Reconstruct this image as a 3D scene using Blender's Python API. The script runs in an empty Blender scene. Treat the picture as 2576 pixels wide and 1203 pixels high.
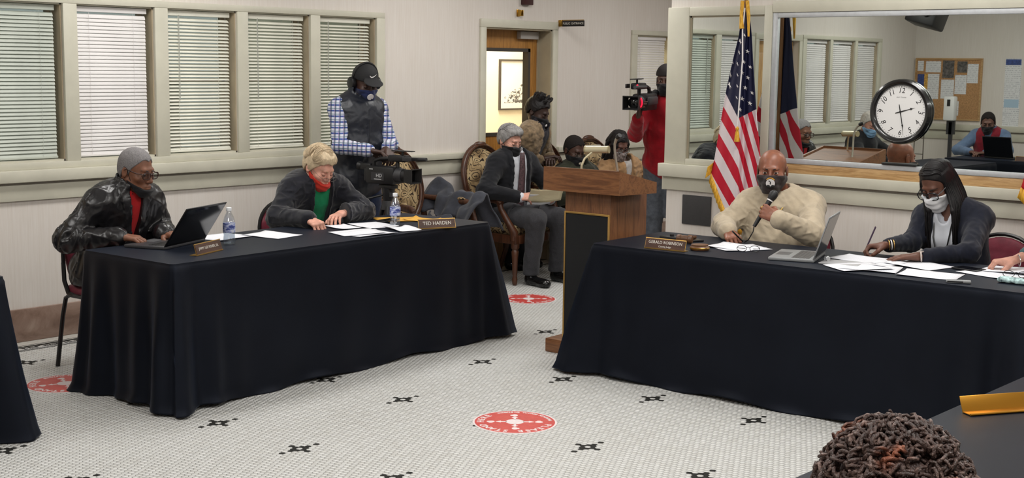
# A county meeting room: cloth-covered tables, seated members, camera crew, mirror wall.
import bpy, bmesh, math, random
import numpy as np
from mathutils import Vector, Matrix
random.seed(7); np.random.seed(7)
S = bpy.context.scene
COL = S.collection
PI = math.pi

# ------------------------------------------------------------------ camera
FPX, IW, IH = 3300.0, 2576, 1203          # focal length in pixels of the 2576x1203 frame
CX, CY, HC = 1288.0, 601.5, 1.72
YAW, ROLL = math.radians(41.7), math.radians(0.72)
PITCH = math.atan((601.5 - 166.6) / FPX)
_c, _s = math.cos(PITCH), math.sin(PITCH)
_R0 = np.array([[1, 0, 0], [0, -_s, -_c], [0, _c, -_s]])
_cr, _sr = math.cos(ROLL), math.sin(ROLL)
_RC = np.array([[_cr, -_sr, 0], [_sr, _cr, 0], [0, 0, 1]]) @ _R0
_ca, _sa = math.cos(YAW), math.sin(YAW)
_RR = np.array([[_ca, -_sa, 0], [_sa, _ca, 0], [0, 0, 1]])
RCAM = _RC @ _RR.T                        # rows: right, down, forward in room axes
cam_d = bpy.data.cameras.new('camera'); cam = bpy.data.objects.new('camera', cam_d); COL.objects.link(cam)
cam_d.sensor_width = 36.0; cam_d.lens = FPX / IW * 36.0; cam_d.clip_start = 0.05; cam_d.clip_end = 100
mw = Matrix.Identity(4)
for i in range(3):
    mw[i][0], mw[i][1], mw[i][2] = RCAM[0][i], -RCAM[1][i], -RCAM[2][i]
mw[2][3] = HC
cam.matrix_world = mw
S.camera = cam

def ray(x, y):
    return RCAM.T @ np.array([(x - CX) / FPX, (y - CY) / FPX, 1.0])
def atz(x, y, z=0.0):
    """room point of a photographed spot that lies on the level plane z"""
    d = ray(x, y); return Vector(d * ((z - HC) / d[2]) + np.array([0, 0, HC]))
def atd(x, y, dist):
    """room point of a photographed spot at a given distance in front of the camera"""
    d = ray(x, y); return Vector(d * dist + np.array([0, 0, HC]))
def atX(x, y, X):
    d = ray(x, y); return Vector(d * (X / d[0]) + np.array([0, 0, HC]))
def atY(x, y, Y):
    d = ray(x, y); return Vector(d * (Y / d[1]) + np.array([0, 0, HC]))

# ------------------------------------------------------------------ world, lights, exposure
W = bpy.data.worlds.new('world'); S.world = W; W.use_nodes = True
bg = W.node_tree.nodes['Background']; bg.inputs[0].default_value = (0.80, 0.85, 0.84, 1); bg.inputs[1].default_value = 0.5
S.view_settings.view_transform = 'Standard'; S.view_settings.look = 'None'
S.view_settings.gamma = 1.0; S.view_settings.use_curve_mapping = False
S.view_settings.exposure = 0.14
LIGHTS = [(-6.3, 4.6, 27), (-6.1, 7.2, 23), (-3.3, 1.2, 33), (-3.3, 3.9, 33), (-3.3, 6.3, 25), (-0.4, 1.2, 30), (-0.4, 3.9, 30), (-0.6, 6.3, 24), (-6.2, 1.2, 29), (-5.6, 9.6, 30)]
CEIL = 2.95
for k, (lx, ly, e) in enumerate(LIGHTS):
    ld = bpy.data.lights.new('ceiling_tube', 'AREA'); ld.shape = 'RECTANGLE'; ld.size = 0.62; ld.size_y = 1.22
    ld.energy = e; ld.color = (1.0, 0.985, 0.962)
    lo = bpy.data.objects.new('ceiling_tube', ld); COL.objects.link(lo); lo.location = (lx, ly, CEIL - 0.075)
ld = bpy.data.lights.new('lobby_tube', 'AREA'); ld.size = 0.9; ld.energy = 80; ld.color = (1.0, 0.91, 0.74)
lo = bpy.data.objects.new('lobby_tube', ld); COL.objects.link(lo); lo.location = (-8.5, 9.6, 2.8)

# ------------------------------------------------------------------ materials
def lin(c):
    out = []
    for v in c[:3]:
        v = v / 255.0
        out.append(v / 12.92 if v <= 0.04045 else ((v + 0.055) / 1.055) ** 2.4)
    return (*out, 1.0)
class NT:
    """small node-tree writer"""
    def __init__(s, name, rough=0.6, metal=0.0, spec=0.5):
        s.m = bpy.data.materials.new(name); s.m.use_nodes = True; s.t = s.m.node_tree
        s.b = s.t.nodes['Principled BSDF']
        s.b.inputs['Roughness'].default_value = rough; s.b.inputs['Metallic'].default_value = metal
        s.b.inputs['Specular IOR Level'].default_value = spec
    def n(s, kind, **kw):
        nd = s.t.nodes.new(kind)
        for k, v in kw.items():
            if k.startswith('i_'):
                nd.inputs[int(k[2:]) if k[2:].isdigit() else k[2:].replace('_', ' ')].default_value = v
            else: setattr(nd, k, v)
        return nd
    def l(s, a, b): s.t.links.new(a, b)
    def coord(s, scale=(1, 1, 1), rot=(0, 0, 0), which='Object'):
        tc = s.n('ShaderNodeTexCoord'); mp = s.n('ShaderNodeMapping'); mp.inputs['Scale'].default_value = scale; mp.inputs['Rotation'].default_value = rot
        s.l(tc.outputs[which], mp.inputs['Vector']); return mp.outputs['Vector']
    def noise(s, vec, scale, detail=3, rough=0.55, dist=0.0):
        nd = s.n('ShaderNodeTexNoise'); nd.inputs['Scale'].default_value = scale; nd.inputs['Detail'].default_value = detail
        nd.inputs['Roughness'].default_value = rough; nd.inputs['Distortion'].default_value = dist
        s.l(vec, nd.inputs['Vector']); return nd.outputs['Fac']
    def ramp(s, fac, stops, interp='LINEAR'):
        r = s.n('ShaderNodeValToRGB'); e = r.color_ramp.elements; r.color_ramp.interpolation = interp
        while len(e) < len(stops): e.new(0.5)
        for k, (p, c) in enumerate(stops): e[k].position = p; e[k].color = lin(c)
        s.l(fac, r.inputs['Fac']); return r.outputs['Color']
    def mix(s, fac, a, b):
        mx = s.n('ShaderNodeMix', data_type='RGBA')
        for sock, v in ((mx.inputs[6], a), (mx.inputs[7], b)):
            if hasattr(v, 'is_linked'): s.l(v, sock)
            else: sock.default_value = lin(v)
        if hasattr(fac, 'is_linked'): s.l(fac, mx.inputs[0])
        else: mx.inputs[0].default_value = fac
        return mx.outputs[2]
    def math(s, op, a, b=0.0, c=0.0):
        nd = s.n('ShaderNodeMath', operation=op)
        for k, v in enumerate((a, b, c)):
            if hasattr(v, 'is_linked'): s.l(v, nd.inputs[k])
            else: nd.inputs[k].default_value = v
        return nd.outputs[0]
    def col(s, v):
        if hasattr(v, 'is_linked'): s.l(v, s.b.inputs['Base Color'])
        else: s.b.inputs['Base Color'].default_value = lin(v)
    def bump(s, fac, strength=0.3, dist=0.01):
        bp = s.n('ShaderNodeBump'); bp.inputs['Strength'].default_value = strength; bp.inputs['Distance'].default_value = dist
        s.l(fac, bp.inputs['Height']); s.l(bp.outputs['Normal'], s.b.inputs['Normal'])
MATS = {}
def mat(name, c, rough=0.6, metal=0.0, spec=0.5, var=0.0, vs=8.0, vscale=(1, 1, 1), bs=0.0, bstr=0.2, bdist=0.004, sheen=0.0, coat=0.0):
    """plain procedural material: colour with noise variation and fine relief"""
    if name in MATS: return MATS[name]
    t = NT(name, rough, metal, spec)
    v = t.coord(vscale)
    if var > 0:
        f = t.noise(v, vs, 4, 0.6)
        d = tuple(max(0, x * (1 - var)) for x in c); u = tuple(min(255, x * (1 + var * 0.8)) for x in c)
        t.col(t.ramp(f, [(0.3, d), (0.7, u)]))
    else: t.col(c)
    if bs > 0: t.bump(t.noise(v, bs, 3), bstr, bdist)
    if sheen: t.b.inputs['Sheen Weight'].default_value = sheen
    if coat: t.b.inputs['Coat Weight'].default_value = coat
    MATS[name] = t.m; return t.m
def wood(name, dark, light, axis='x', scale=9.0, rough=0.42, stretch=14.0):
    if name in MATS: return MATS[name]
    t = NT(name, rough); sc = {'x': (1, stretch, stretch), 'y': (stretch, 1, stretch), 'z': (stretch, stretch, 1)}[axis]
    v = t.coord(sc); n1 = t.noise(v, scale * 0.25, 5, 0.6, 1.4); n2 = t.noise(v, scale * 1.6, 3, 0.7)
    f = t.math('ADD', t.math('MULTIPLY', n1, 0.75), t.math('MULTIPLY', n2, 0.25))
    mid = tuple((a + b) / 2 for a, b in zip(dark, light))
    t.col(t.ramp(f, [(0.32, dark), (0.45, mid), (0.52, light), (0.6, mid), (0.72, dark)]))
    t.bump(n2, 0.08, 0.002); MATS[name] = t.m; return t.m
def glassmat(name, tint=(235, 240, 238), rough=0.02, alpha=None):
    if name in MATS: return MATS[name]
    t = NT(name, rough); t.col(tint); t.b.inputs['Transmission Weight'].default_value = 1.0; t.b.inputs['IOR'].default_value = 1.3
    MATS[name] = t.m; return t.m
def thin_glass(name, tint=(240, 245, 243), gloss=0.08):
    """clear pane: mostly straight-through light plus a little reflection"""
    if name in MATS: return MATS[name]
    m = bpy.data.materials.new(name); m.use_nodes = True; t = m.node_tree; t.nodes.clear()
    o = t.nodes.new('ShaderNodeOutputMaterial'); a = t.nodes.new('ShaderNodeBsdfTransparent'); g = t.nodes.new('ShaderNodeBsdfGlossy'); x = t.nodes.new('ShaderNodeMixShader')
    a.inputs[0].default_value = lin(tint); g.inputs['Roughness'].default_value = 0.03; x.inputs[0].default_value = gloss
    t.links.new(a.outputs[0], x.inputs[1]); t.links.new(g.outputs[0], x.inputs[2]); t.links.new(x.outputs[0], o.inputs[0])
    MATS[name] = m; return m
def emit(name, c, strength):
    if name in MATS: return MATS[name]
    t = NT(name); t.col(c); t.b.inputs['Emission Color'].default_value = lin(c); t.b.inputs['Emission Strength'].default_value = strength
    MATS[name] = t.m; return t.m

# ------------------------------------------------------------------ objects and meshes
def tag(o, label=None, cat=None, group=None, kind=None):
    if label: o['label'] = label
    if cat: o['category'] = cat
    if group: o['group'] = group
    if kind: o['kind'] = kind
    return o
def thing(name, label, cat, loc=(0, 0, 0), rz=0.0, group=None):
    o = bpy.data.objects.new(name, None); COL.objects.link(o); o.empty_display_size = 0.1
    o.location = loc; o.rotation_euler = (0, 0, rz)
    return tag(o, label, cat, group)
def copy_tree(o, parent=None):
    c = o.copy(); COL.objects.link(c); c.parent = parent
    for ch in list(o.children): copy_tree(ch, c)
    return c
class MB:
    """collects shapes; build() links them as one mesh object"""
    def __init__(s): s.v = []; s.f = []; s.mi = []; s.cur = 0
    def add(s, vs, fs, mi=None):
        b = len(s.v); s.v.extend([tuple(p) for p in vs]); s.f.extend([tuple(i + b for i in f) for f in fs]); s.mi.extend([s.cur if mi is None else mi] * len(fs)); return s
    def box(s, lo, hi, M=None, bev=0.0):
        (x0, y0, z0), (x1, y1, z1) = lo, hi
        if bev <= 0:
            vs = [(x0, y0, z0), (x1, y0, z0), (x1, y1, z0), (x0, y1, z0), (x0, y0, z1), (x1, y0, z1), (x1, y1, z1), (x0, y1, z1)]
            fs = [(0, 3, 2, 1), (4, 5, 6, 7), (0, 1, 5, 4), (1, 2, 6, 5), (2, 3, 7, 6), (3, 0, 4, 7)]
        else:
            bm = bmesh.new(); bmesh.ops.create_cube(bm, size=1.0)
            for v in bm.verts: v.co = ((x0 + x1) / 2 + v.co.x * (x1 - x0), (y0 + y1) / 2 + v.co.y * (y1 - y0), (z0 + z1) / 2 + v.co.z * (z1 - z0))
            bmesh.ops.bevel(bm, geom=bm.edges[:], offset=bev, segments=2, affect='EDGES', profile=0.5)
            bm.verts.index_update(); vs = [v.co.copy() for v in bm.verts]; fs = [[v.index for v in f.verts] for f in bm.faces]; bm.free()
        if M is not None: vs = [M @ Vector(p) for p in vs]
        return s.add(vs, fs)
    def cbox(s, c, d, M=None, bev=0.0):
        return s.box([c[i] - d[i] / 2 for i in range(3)], [c[i] + d[i] / 2 for i in range(3)], M, bev)
    def tube(s, pts, r, n=10, cap=True, closed=False):
        pts = [Vector(p) for p in pts]; m = len(pts); rr = r if isinstance(r, (list, tuple)) else [r] * m
        vs = []; fs = []; up = None
        for i, p in enumerate(pts):
            if closed: t = (pts[(i + 1) % m] - pts[i - 1])
            else: t = (pts[min(i + 1, m - 1)] - pts[max(i - 1, 0)])
            t = t.normalized() if t.length > 1e-9 else Vector((0, 0, 1))
            if up is None:
                up = Vector((0, 0, 1)) if abs(t.z) < 0.9 else Vector((1, 0, 0))
            a = t.cross(up)
            if a.length < 1e-6: a = t.cross(Vector((1, 0, 0)))
            a.normalize(); b = a.cross(t).normalized(); up = b
            for k in range(n):
                w = 2 * PI * k / n; vs.append(p + (a * math.cos(w) + b * math.sin(w)) * rr[i])
        for i in range(m if closed else m - 1):
            for k in range(n):
                i2 = (i + 1) % m; fs.append((i * n + k, i * n + (k + 1) % n, i2 * n + (k + 1) % n, i2 * n + k))
        if cap and not closed:
            fs.append(tuple(range(n))[::-1]); fs.append(tuple((m - 1) * n + k for k in range(n)))
        return s.add(vs, fs)
    def lathe(s, prof, n=20, c=(0, 0, 0), M=None):
        vs = []; fs = []
        for (r, z) in prof:
            for k in range(n):
                w = 2 * PI * k / n; vs.append(Vector((c[0] + r * math.cos(w), c[1] + r * math.sin(w), c[2] + z)))
        for i in range(len(prof) - 1):
            for k in range(n): fs.append((i * n + k, i * n + (k + 1) % n, (i + 1) * n + (k + 1) % n, (i + 1) * n + k))
        fs.append(tuple(range(n))[::-1]); fs.append(tuple((len(prof) - 1) * n + k for k in range(n)))
        if M is not None: vs = [M @ p for p in vs]
        return s.add(vs, fs)
    def prism(s, poly, z0, z1, M=None):
        n = len(poly); vs = [Vector((x, y, z0)) for x, y in poly] + [Vector((x, y, z1)) for x, y in poly]
        fs = [tuple(range(n))[::-1], tuple(range(n, 2 * n))] + [(i, (i + 1) % n, n + (i + 1) % n, n + i) for i in range(n)]
        if M is not None: vs = [M @ p for p in vs]
        return s.add(vs, fs)
    def grid(s, fn, nu, nv, wrapu=False):
        vs = [fn(i / (nu if wrapu else nu - 1), j / (nv - 1)) for j in range(nv) for i in range(nu)]
        fs = []
        for j in range(nv - 1):
            for i in range(nu if wrapu else nu - 1):
                i2 = (i + 1) % nu; fs.append((j * nu + i, j * nu + i2, (j + 1) * nu + i2, (j + 1) * nu + i))
        return s.add(vs, fs)
    def ell(s, c, r, n=16, m=10, M=None):
        vs = []; fs = []
        for j in range(1, m):
            a = PI * j / m
            for k in range(n):
                w = 2 * PI * k / n; vs.append(Vector((c[0] + r[0] * math.sin(a) * math.cos(w), c[1] + r[1] * math.sin(a) * math.sin(w), c[2] + r[2] * math.cos(a))))
        t = len(vs); vs += [Vector((c[0], c[1], c[2] + r[2])), Vector((c[0], c[1], c[2] - r[2]))]
        for j in range(m - 2):
            for k in range(n): fs.append((j * n + k, (j + 1) * n + k, (j + 1) * n + (k + 1) % n, j * n + (k + 1) % n))
        for k in range(n): fs.append((t, k, (k + 1) % n)); fs.append((t + 1, (m - 2) * n + (k + 1) % n, (m - 2) * n + k))
        if M is not None: vs = [M @ p for p in vs]
        return s.add(vs, fs)
    def mesh(s, name, mats, smooth=True, angle=40):
        me = bpy.data.meshes.new(name); me.from_pydata([tuple(p) for p in s.v], [], s.f)
        for m in (mats if isinstance(mats, (list, tuple)) else [mats]): me.materials.append(m)
        me.polygons.foreach_set('material_index', s.mi)
        if smooth:
            me.polygons.foreach_set('use_smooth', [True] * len(me.polygons))
            try: me.set_sharp_from_angle(angle=math.radians(angle))
            except Exception: pass
        me.update(); return me
    def build(s, name, mats, parent=None, smooth=True, angle=40, loc=None):
        o = bpy.data.objects.new(name, s.mesh(name, mats, smooth, angle)); COL.objects.link(o)
        if parent is not None: o.parent = parent
        if loc is not None: o.location = loc
        return o
def link_mesh(name, me, parent=None, loc=(0, 0, 0), rz=0.0):
    o = bpy.data.objects.new(name, me); COL.objects.link(o); o.parent = parent; o.location = loc; o.rotation_euler = (0, 0, rz); return o
def struct(name, mb, m, parent=None, **kw):
    o = mb.build(name, m, parent, **kw)
    if parent is None: o['kind'] = 'structure'
    return o
def TRS(loc=(0, 0, 0), rx=0, ry=0, rz=0):
    return Matrix.Translation(loc) @ Matrix.Rotation(rz, 4, 'Z') @ Matrix.Rotation(ry, 4, 'Y') @ Matrix.Rotation(rx, 4, 'X')
def text_mesh(txt, size=0.05, extrude=0.0006, align='CENTER', shear=0.0, space=1.0, bold=0.0):
    cu = bpy.data.curves.new('t', 'FONT'); cu.body = txt; cu.size = size; cu.extrude = extrude; cu.align_x = align; cu.align_y = 'CENTER'; cu.shear = shear; cu.space_character = space; cu.offset = bold; cu.resolution_u = 3
    o = bpy.data.objects.new('t', cu)
    me = bpy.data.meshes.new_from_object(o)          # text outlines as a mesh
    bpy.data.objects.remove(o); bpy.data.curves.remove(cu); return me
def lettering(txt, size, material, parent, M, name='lettering', **kw):
    me = text_mesh(txt, size, **kw); me.transform(M); me.materials.clear(); me.materials.append(material); me.name = name
    return link_mesh(name, me, parent)
# ------------------------------------------------------------------ room materials
def wallpaper():
    t = NT('wallpaper', 0.75, spec=0.25)
    v = t.coord((1, 1, 0.035)); f1 = t.noise(v, 90, 3, 0.7)
    v2 = t.coord((1, 1, 0.25)); f2 = t.noise(v2, 2.2, 4, 0.6)
    f = t.math('ADD', t.math('MULTIPLY', f1, 0.65), t.math('MULTIPLY', f2, 0.35))
    t.col(t.ramp(f, [(0.36, (212, 204, 196)), (0.5, (216, 209, 202)), (0.64, (220, 214, 208))]))
    t.bump(f1, 0.05, 0.002); return t.m
WALLP = wallpaper()
TRIM = mat('cream_trim_paint', (199, 196, 180), 0.45, var=0.03, vs=5)
TRIMW = mat('white_trim_paint', (214, 212, 203), 0.45, var=0.02, vs=5)
BROWNWOOD = mat('brown_reveal', (139, 121, 99), 0.6, var=0.12, vs=6, vscale=(1, 1, 0.2))
BLACKM = mat('black_plastic', (22, 22, 24), 0.45, var=0.1, vs=20)
ALU = mat('brushed_aluminium', (196, 199, 203), 0.42, 0.35, var=0.03, vs=30)
OAK = wood('oak_strip', (150, 112, 70), (196, 160, 112), 'x', 8)
GROUT = mat('grout', (88, 86, 82), 0.9, var=0.1, vs=30)
def tile_white():
    t = NT('white_tile', 0.35)
    oi = t.n('ShaderNodeObjectInfo'); g = t.n('ShaderNodeNewGeometry')
    f = t.noise(t.coord((1, 1, 1)), 1.3, 4, 0.6); isl = g.outputs['Random Per Island']
    c = t.ramp(t.math('ADD', t.math('MULTIPLY', f, 0.6), t.math('MULTIPLY', isl, 0.4)), [(0.25, (197, 196, 192)), (0.5, (203, 203, 200)), (0.75, (208, 208, 206))])
    t.col(c); return t.m
TILEW = tile_white()
TILEB = mat('black_tile', (38, 38, 36), 0.65, spec=0.15, var=0.2, vs=60)
MARBLE = NT('brown_marble_base', 0.3)
_v = MARBLE.coord((1, 1, 1.6)); MARBLE.col(MARBLE.ramp(MARBLE.noise(_v, 3.2, 6, 0.65, 1.2), [(0.3, (112, 88, 76)), (0.5, (141, 117, 104)), (0.7, (164, 143, 130))])); MARBLE = MARBLE.m

# ------------------------------------------------------------------ floor: hexagon mosaic with dark rosettes
SX, SY = 0.6114 / 22, 0.930 / 38
FX0, FX1, FY0, FY1 = -7.38, -0.9, 1.9, 9.0
floor = struct('floor', MB().box((-7.72, -1.2, -0.2), (3.2, 11.7, -0.0012)), MATS['grout'], smooth=False)
far_tile = NT('far_mosaic', 0.38); far_tile.col(far_tile.ramp(far_tile.noise(far_tile.coord(), 60, 2), [(0.35, (184, 181, 173)), (0.65, (204, 203, 197))])); far_tile = far_tile.m
for lo, hi in (((-7.52, -1.0, -0.0011), (3.0, FY0, 0)), ((-7.52, FY1, -0.0011), (3.0, 11.5, 0)), ((-7.52, FY0, -0.0011), (FX0, FY1, 0)), ((FX1, FY0, -0.0011), (3.0, FY1, 0))):
    MB().box(lo, hi).build('mosaic_field', far_tile, floor, smooth=False)
RX, RY = -4.8255, 4.5815                    # one rosette centre (between rows of the photographed lattice)
tiles_w, tiles_b = [], []
PIN = {(1, 0), (-1, 0), (2, 0), (-2, 0)}
def rosette_kind(dx2, dr):
    """dx2: offset in half pitches, dr: rows from a rosette centre"""
    if (dx2, dr) == (0, 0): return 'w'
    if (dx2, dr) in ((2, 0), (-2, 0), (4, 0), (-4, 0), (1, 1), (-1, 1), (1, -1), (-1, -1), (0, 2), (0, -2), (0, 4), (0, -4)): return 'b'
    return None
r0, r1 = int((FY0 - RY) / SY) + 1, int((FY1 - RY) / SY) - 1
c0, c1 = int((FX0 - RX) / SX) + 1, int((FX1 - RX) / SX) - 2
for r in range(r0, r1 + 1):
    for c in range(c0, c1 + 1):
        x2 = 2 * c + (r & 1); x, y = RX + x2 * SX / 2, RY + r * SY
        # camera distance, and whether the tile could be seen
        fwd = -x * 0 + (RCAM[2][0] * x + RCAM[2][1] * y); side = RCAM[0][0] * x + RCAM[0][1] * y
        if fwd < 3.8 or abs(side) > 0.42 * fwd + 0.5: continue
        kind = None
        k = round(r / 38.0)
        if abs(r - 38 * k) <= 4:
            m = round((x2 - 22 * (-k)) / 44.0)     # rows further on are shifted by half a repeat
            kind = rosette_kind(x2 + 22 * k - 44 * m, r - 38 * k)
        if kind == 'b': tiles_b.append((x, y, fwd, side))
        else: tiles_w.append((x, y, fwd, side))
HX = [(math.cos(PI / 6 + k * PI / 3), math.sin(PI / 6 + k * PI / 3)) for k in range(6)]
TR = SX / math.sqrt(3) * 0.945
def hex_verts(x, y, r):
    top = [(x + cx * r * 0.965, y + cy * r * 0.985, 0.0) for cx, cy in HX]; bot = [(x + cx * r, y + cy * r * 1.016, -0.0016) for cx, cy in HX]
    return top + bot
HF = [(0, 1, 2, 3, 4, 5)] + [(k, k + 6, (k + 1) % 6 + 6, (k + 1) % 6) for k in range(6)]
HF = [f if i == 0 else f for i, f in enumerate(HF)]
one_w = MB().add(hex_verts(0, 0, TR), HF).mesh('hexagon_tile', TILEW, smooth=False)
one_b = MB().add(hex_verts(0, 0, TR), HF).mesh('hexagon_tile', TILEB, smooth=False)
def in_frame(t): return abs(t[3]) < 0.39 * t[2]
tiles_w.sort(key=lambda t: (0 if in_frame(t) and t[2] > 4.55 else 1, t[2]))
near, rest = tiles_w[:290], tiles_w[290:]
for (x, y, _, _) in near: link_mesh('hexagon_tile', one_w, floor, (x, y, 0))
tiles_b.sort(key=lambda t: (0 if in_frame(t) and t[2] > 4.55 else 1, t[2]))
for (x, y, _, _) in tiles_b[:295]: link_mesh('dark_hexagon_tile', one_b, floor, (x, y, 0))
mb = MB()
for (x, y, _, _) in tiles_b[295:]: mb.add(hex_verts(x, y, TR), HF)
o = mb.build('dark_mosaic_tiles', TILEB, floor, smooth=False); o['kind'] = 'stuff'
arr = np.array([(t[0], t[1]) for t in rest]); nt = len(arr)
base = np.array(hex_verts(0, 0, TR)); V = (base[None] + np.concatenate([arr, np.zeros((nt, 1))], 1)[:, None]).reshape(-1, 3)
me = bpy.data.meshes.new('mosaic_tiles'); me.vertices.add(len(V)); me.vertices.foreach_set('co', V.ravel().astype(np.float32))
fl = np.concatenate([np.array(f) for f in HF]); sizes = np.array([len(f) for f in HF])
loops = (fl[None] + 12 * np.arange(nt)[:, None]).ravel(); starts = np.concatenate([[0], np.cumsum(sizes)[:-1]]); starts = (starts[None] + len(fl) * np.arange(nt)[:, None]).ravel()
me.loops.add(len(loops)); me.loops.foreach_set('vertex_index', loops.astype(np.int32))
me.polygons.add(7 * nt); me.polygons.foreach_set('loop_start', starts.astype(np.int32)); me.polygons.foreach_set('loop_total', np.tile(sizes, nt).astype(np.int32))
me.materials.append(TILEW); me.update(calc_edges=True); me.validate()
o = link_mesh('mosaic_tiles', me, floor); o['kind'] = 'stuff'
# Greek-key border along the left wall
bd = MB()
for x in (-7.40, -7.285): bd.box((x, 2.5, -0.001), (x + 0.008, 8.0, 0.0006))
bd.box((-7.265, 2.5, -0.001), (-7.253, 8.0, 0.0006))
y = 2.5
while y < 8.0:
    for (x0, y0, x1, y1) in ((0, 0, .011, .10), (0, .0, .075, .011), (.064, .0, .075, .055), (.03, .045, .075, .056), (.03, .045, .041, .08), (.0, .10, .075, .111), (.064, .10, .075, .125)):
        bd.box((-7.375 + x0, y + y0, -0.001), (-7.375 + x1, y + y1, 0.0006))
    y += 0.135
o = bd.build('key_border', TILEB, floor, smooth=False); o['kind'] = 'stuff'

# ------------------------------------------------------------------ left wall with windows and door
WX = -7.52
WIN = [(3.041, 3.596), (3.691, 4.246), (4.341, 4.896), (4.995, 5.550), (5.641, 6.196), (6.286, 6.841)]
WIN_B = [(0.07, 0.62), (0.68, 1.23), (1.29, 1.84)]
WIN_F = [(10.175, 10.73)]
DOOR1 = (8.07, 8.93); DOOR2 = (2.0, 2.86)
ZB, ZT = 1.10, 2.07
def wall_with_holes(x0, x1, ya, yb, z0, z1, holes):
    mb = MB(); ys = ya
    for (h0, h1, hz0, hz1) in sorted(holes):
        mb.box((x0, ys, z0), (x1, h0, z1))
        if hz0 > z0: mb.box((x0, h0, z0), (x1, h1, hz0))
        if hz1 < z1: mb.box((x0, h0, hz1), (x1, h1, z1))
        ys = h1
    mb.box((x0, ys, z0), (x1, yb, z1)); return mb
holes = [(a, b, ZB, ZT) for a, b in WIN + WIN_B] + [(a, b, ZB, 2.03) for a, b in WIN_F] + [(DOOR1[0], DOOR1[1], 0, 2.04), (DOOR2[0], DOOR2[1], 0, 2.04)]
struct('wall_left', wall_with_holes(WX - 0.2, WX, -1.0, 11.5, 0, CEIL, holes), WALLP, smooth=False)
tn = [0]
def trim(mb, m=None, **kw):
    tn[0] += 1; return struct('trim_%d' % tn[0], mb, m or TRIM, **kw)
def rails(ya, yb, z=0.0):
    trim(MB().box((WX, ya, 0.985 + z), (WX + 0.065, yb, 1.058 + z), bev=0.006))          # stool
    trim(MB().box((WX, ya, 0.87 + z), (WX + 0.022, yb, 0.968 + z), bev=0.003))           # apron
def chair_rail(ya, yb):
    trim(MB().box((WX, ya, 0.962), (WX + 0.05, yb, 1.012), bev=0.006))
    trim(MB().box((WX, ya, 0.845), (WX + 0.02, yb, 0.955), bev=0.003))
def casing(wins, zt=ZT):
    a, b = wins[0][0], wins[-1][1]
    trim(MB().box((WX, a - 0.085, zt), (WX + 0.024, b + 0.085, zt + 0.042), bev=0.003))
    trim(MB().box((WX, a - 0.085, 1.058), (WX + 0.03, b + 0.085, ZB), bev=0.003))
    for k in range(len(wins) + 1):
        y0 = a - 0.085 if k == 0 else wins[k - 1][1]; y1 = b + 0.085 if k == len(wins) else wins[k][0]
        trim(MB().box((WX, y0, ZB), (WX + 0.024, y1, zt), bev=0.004))
casing(WIN); casing(WIN_B); casing(WIN_F, 2.03)
rails(2.955, 6.93); rails(-0.02, 1.93)
chair_rail(6.93, DOOR1[0] - 0.07); chair_rail(DOOR1[1] + 0.07, 11.5); chair_rail(-1.0, -0.02)
struct('baseboard_left', MB().box((WX, DOOR2[1] + 0.08, 0), (WX + 0.022, DOOR1[0] - 0.075, 0.205), bev=0.004).box((WX, DOOR1[1] + 0.075, 0), (WX + 0.022, 11.5, 0.205), bev=0.004).box((WX, -1.0, 0), (WX + 0.022, DOOR2[0] - 0.08, 0.205), bev=0.004), MARBLE)

# windows: sash, pane and a blind of single slats
SLATL = 0.0285
def slat_mesh(length, tilt, name):
    mb = MB(); n = 5; c, s = math.cos(tilt), math.sin(tilt)
    prof = [((i / (n - 1) - 0.5) * SLATL, 0.0022 * (1 - (2 * i / (n - 1) - 1) ** 2)) for i in range(n)]
    vs = []
    for yy in (-length / 2, length / 2):
        for dz in (0.0, -0.0007):
            for (p, q) in prof: vs.append((p * c - (q + dz) * s, yy, p * s + (q + dz) * c))
    fs = []
    for i in range(n - 1):
        fs += [(i, i + 1, 2 * n + i + 1, 2 * n + i), (n + i + 1, n + i, 3 * n + i, 3 * n + i + 1)]
    return mb.add(vs, fs)
BLIND = {'white': mat('white_blind', (226, 223, 222), 0.5, var=0.02, vs=3), 'grey': mat('grey_green_blind', (188, 194, 184), 0.5, var=0.05, vs=3), 'cream': mat('cream_blind', (226, 225, 212), 0.5, var=0.05, vs=3)}
PANE = thin_glass('window_pane', (228, 234, 231), 0.1)
SASH = mat('sash_wood', (172, 157, 132), 0.55, var=0.15, vs=7, vscale=(1, 1, 0.3))
wn = [0]
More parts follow.
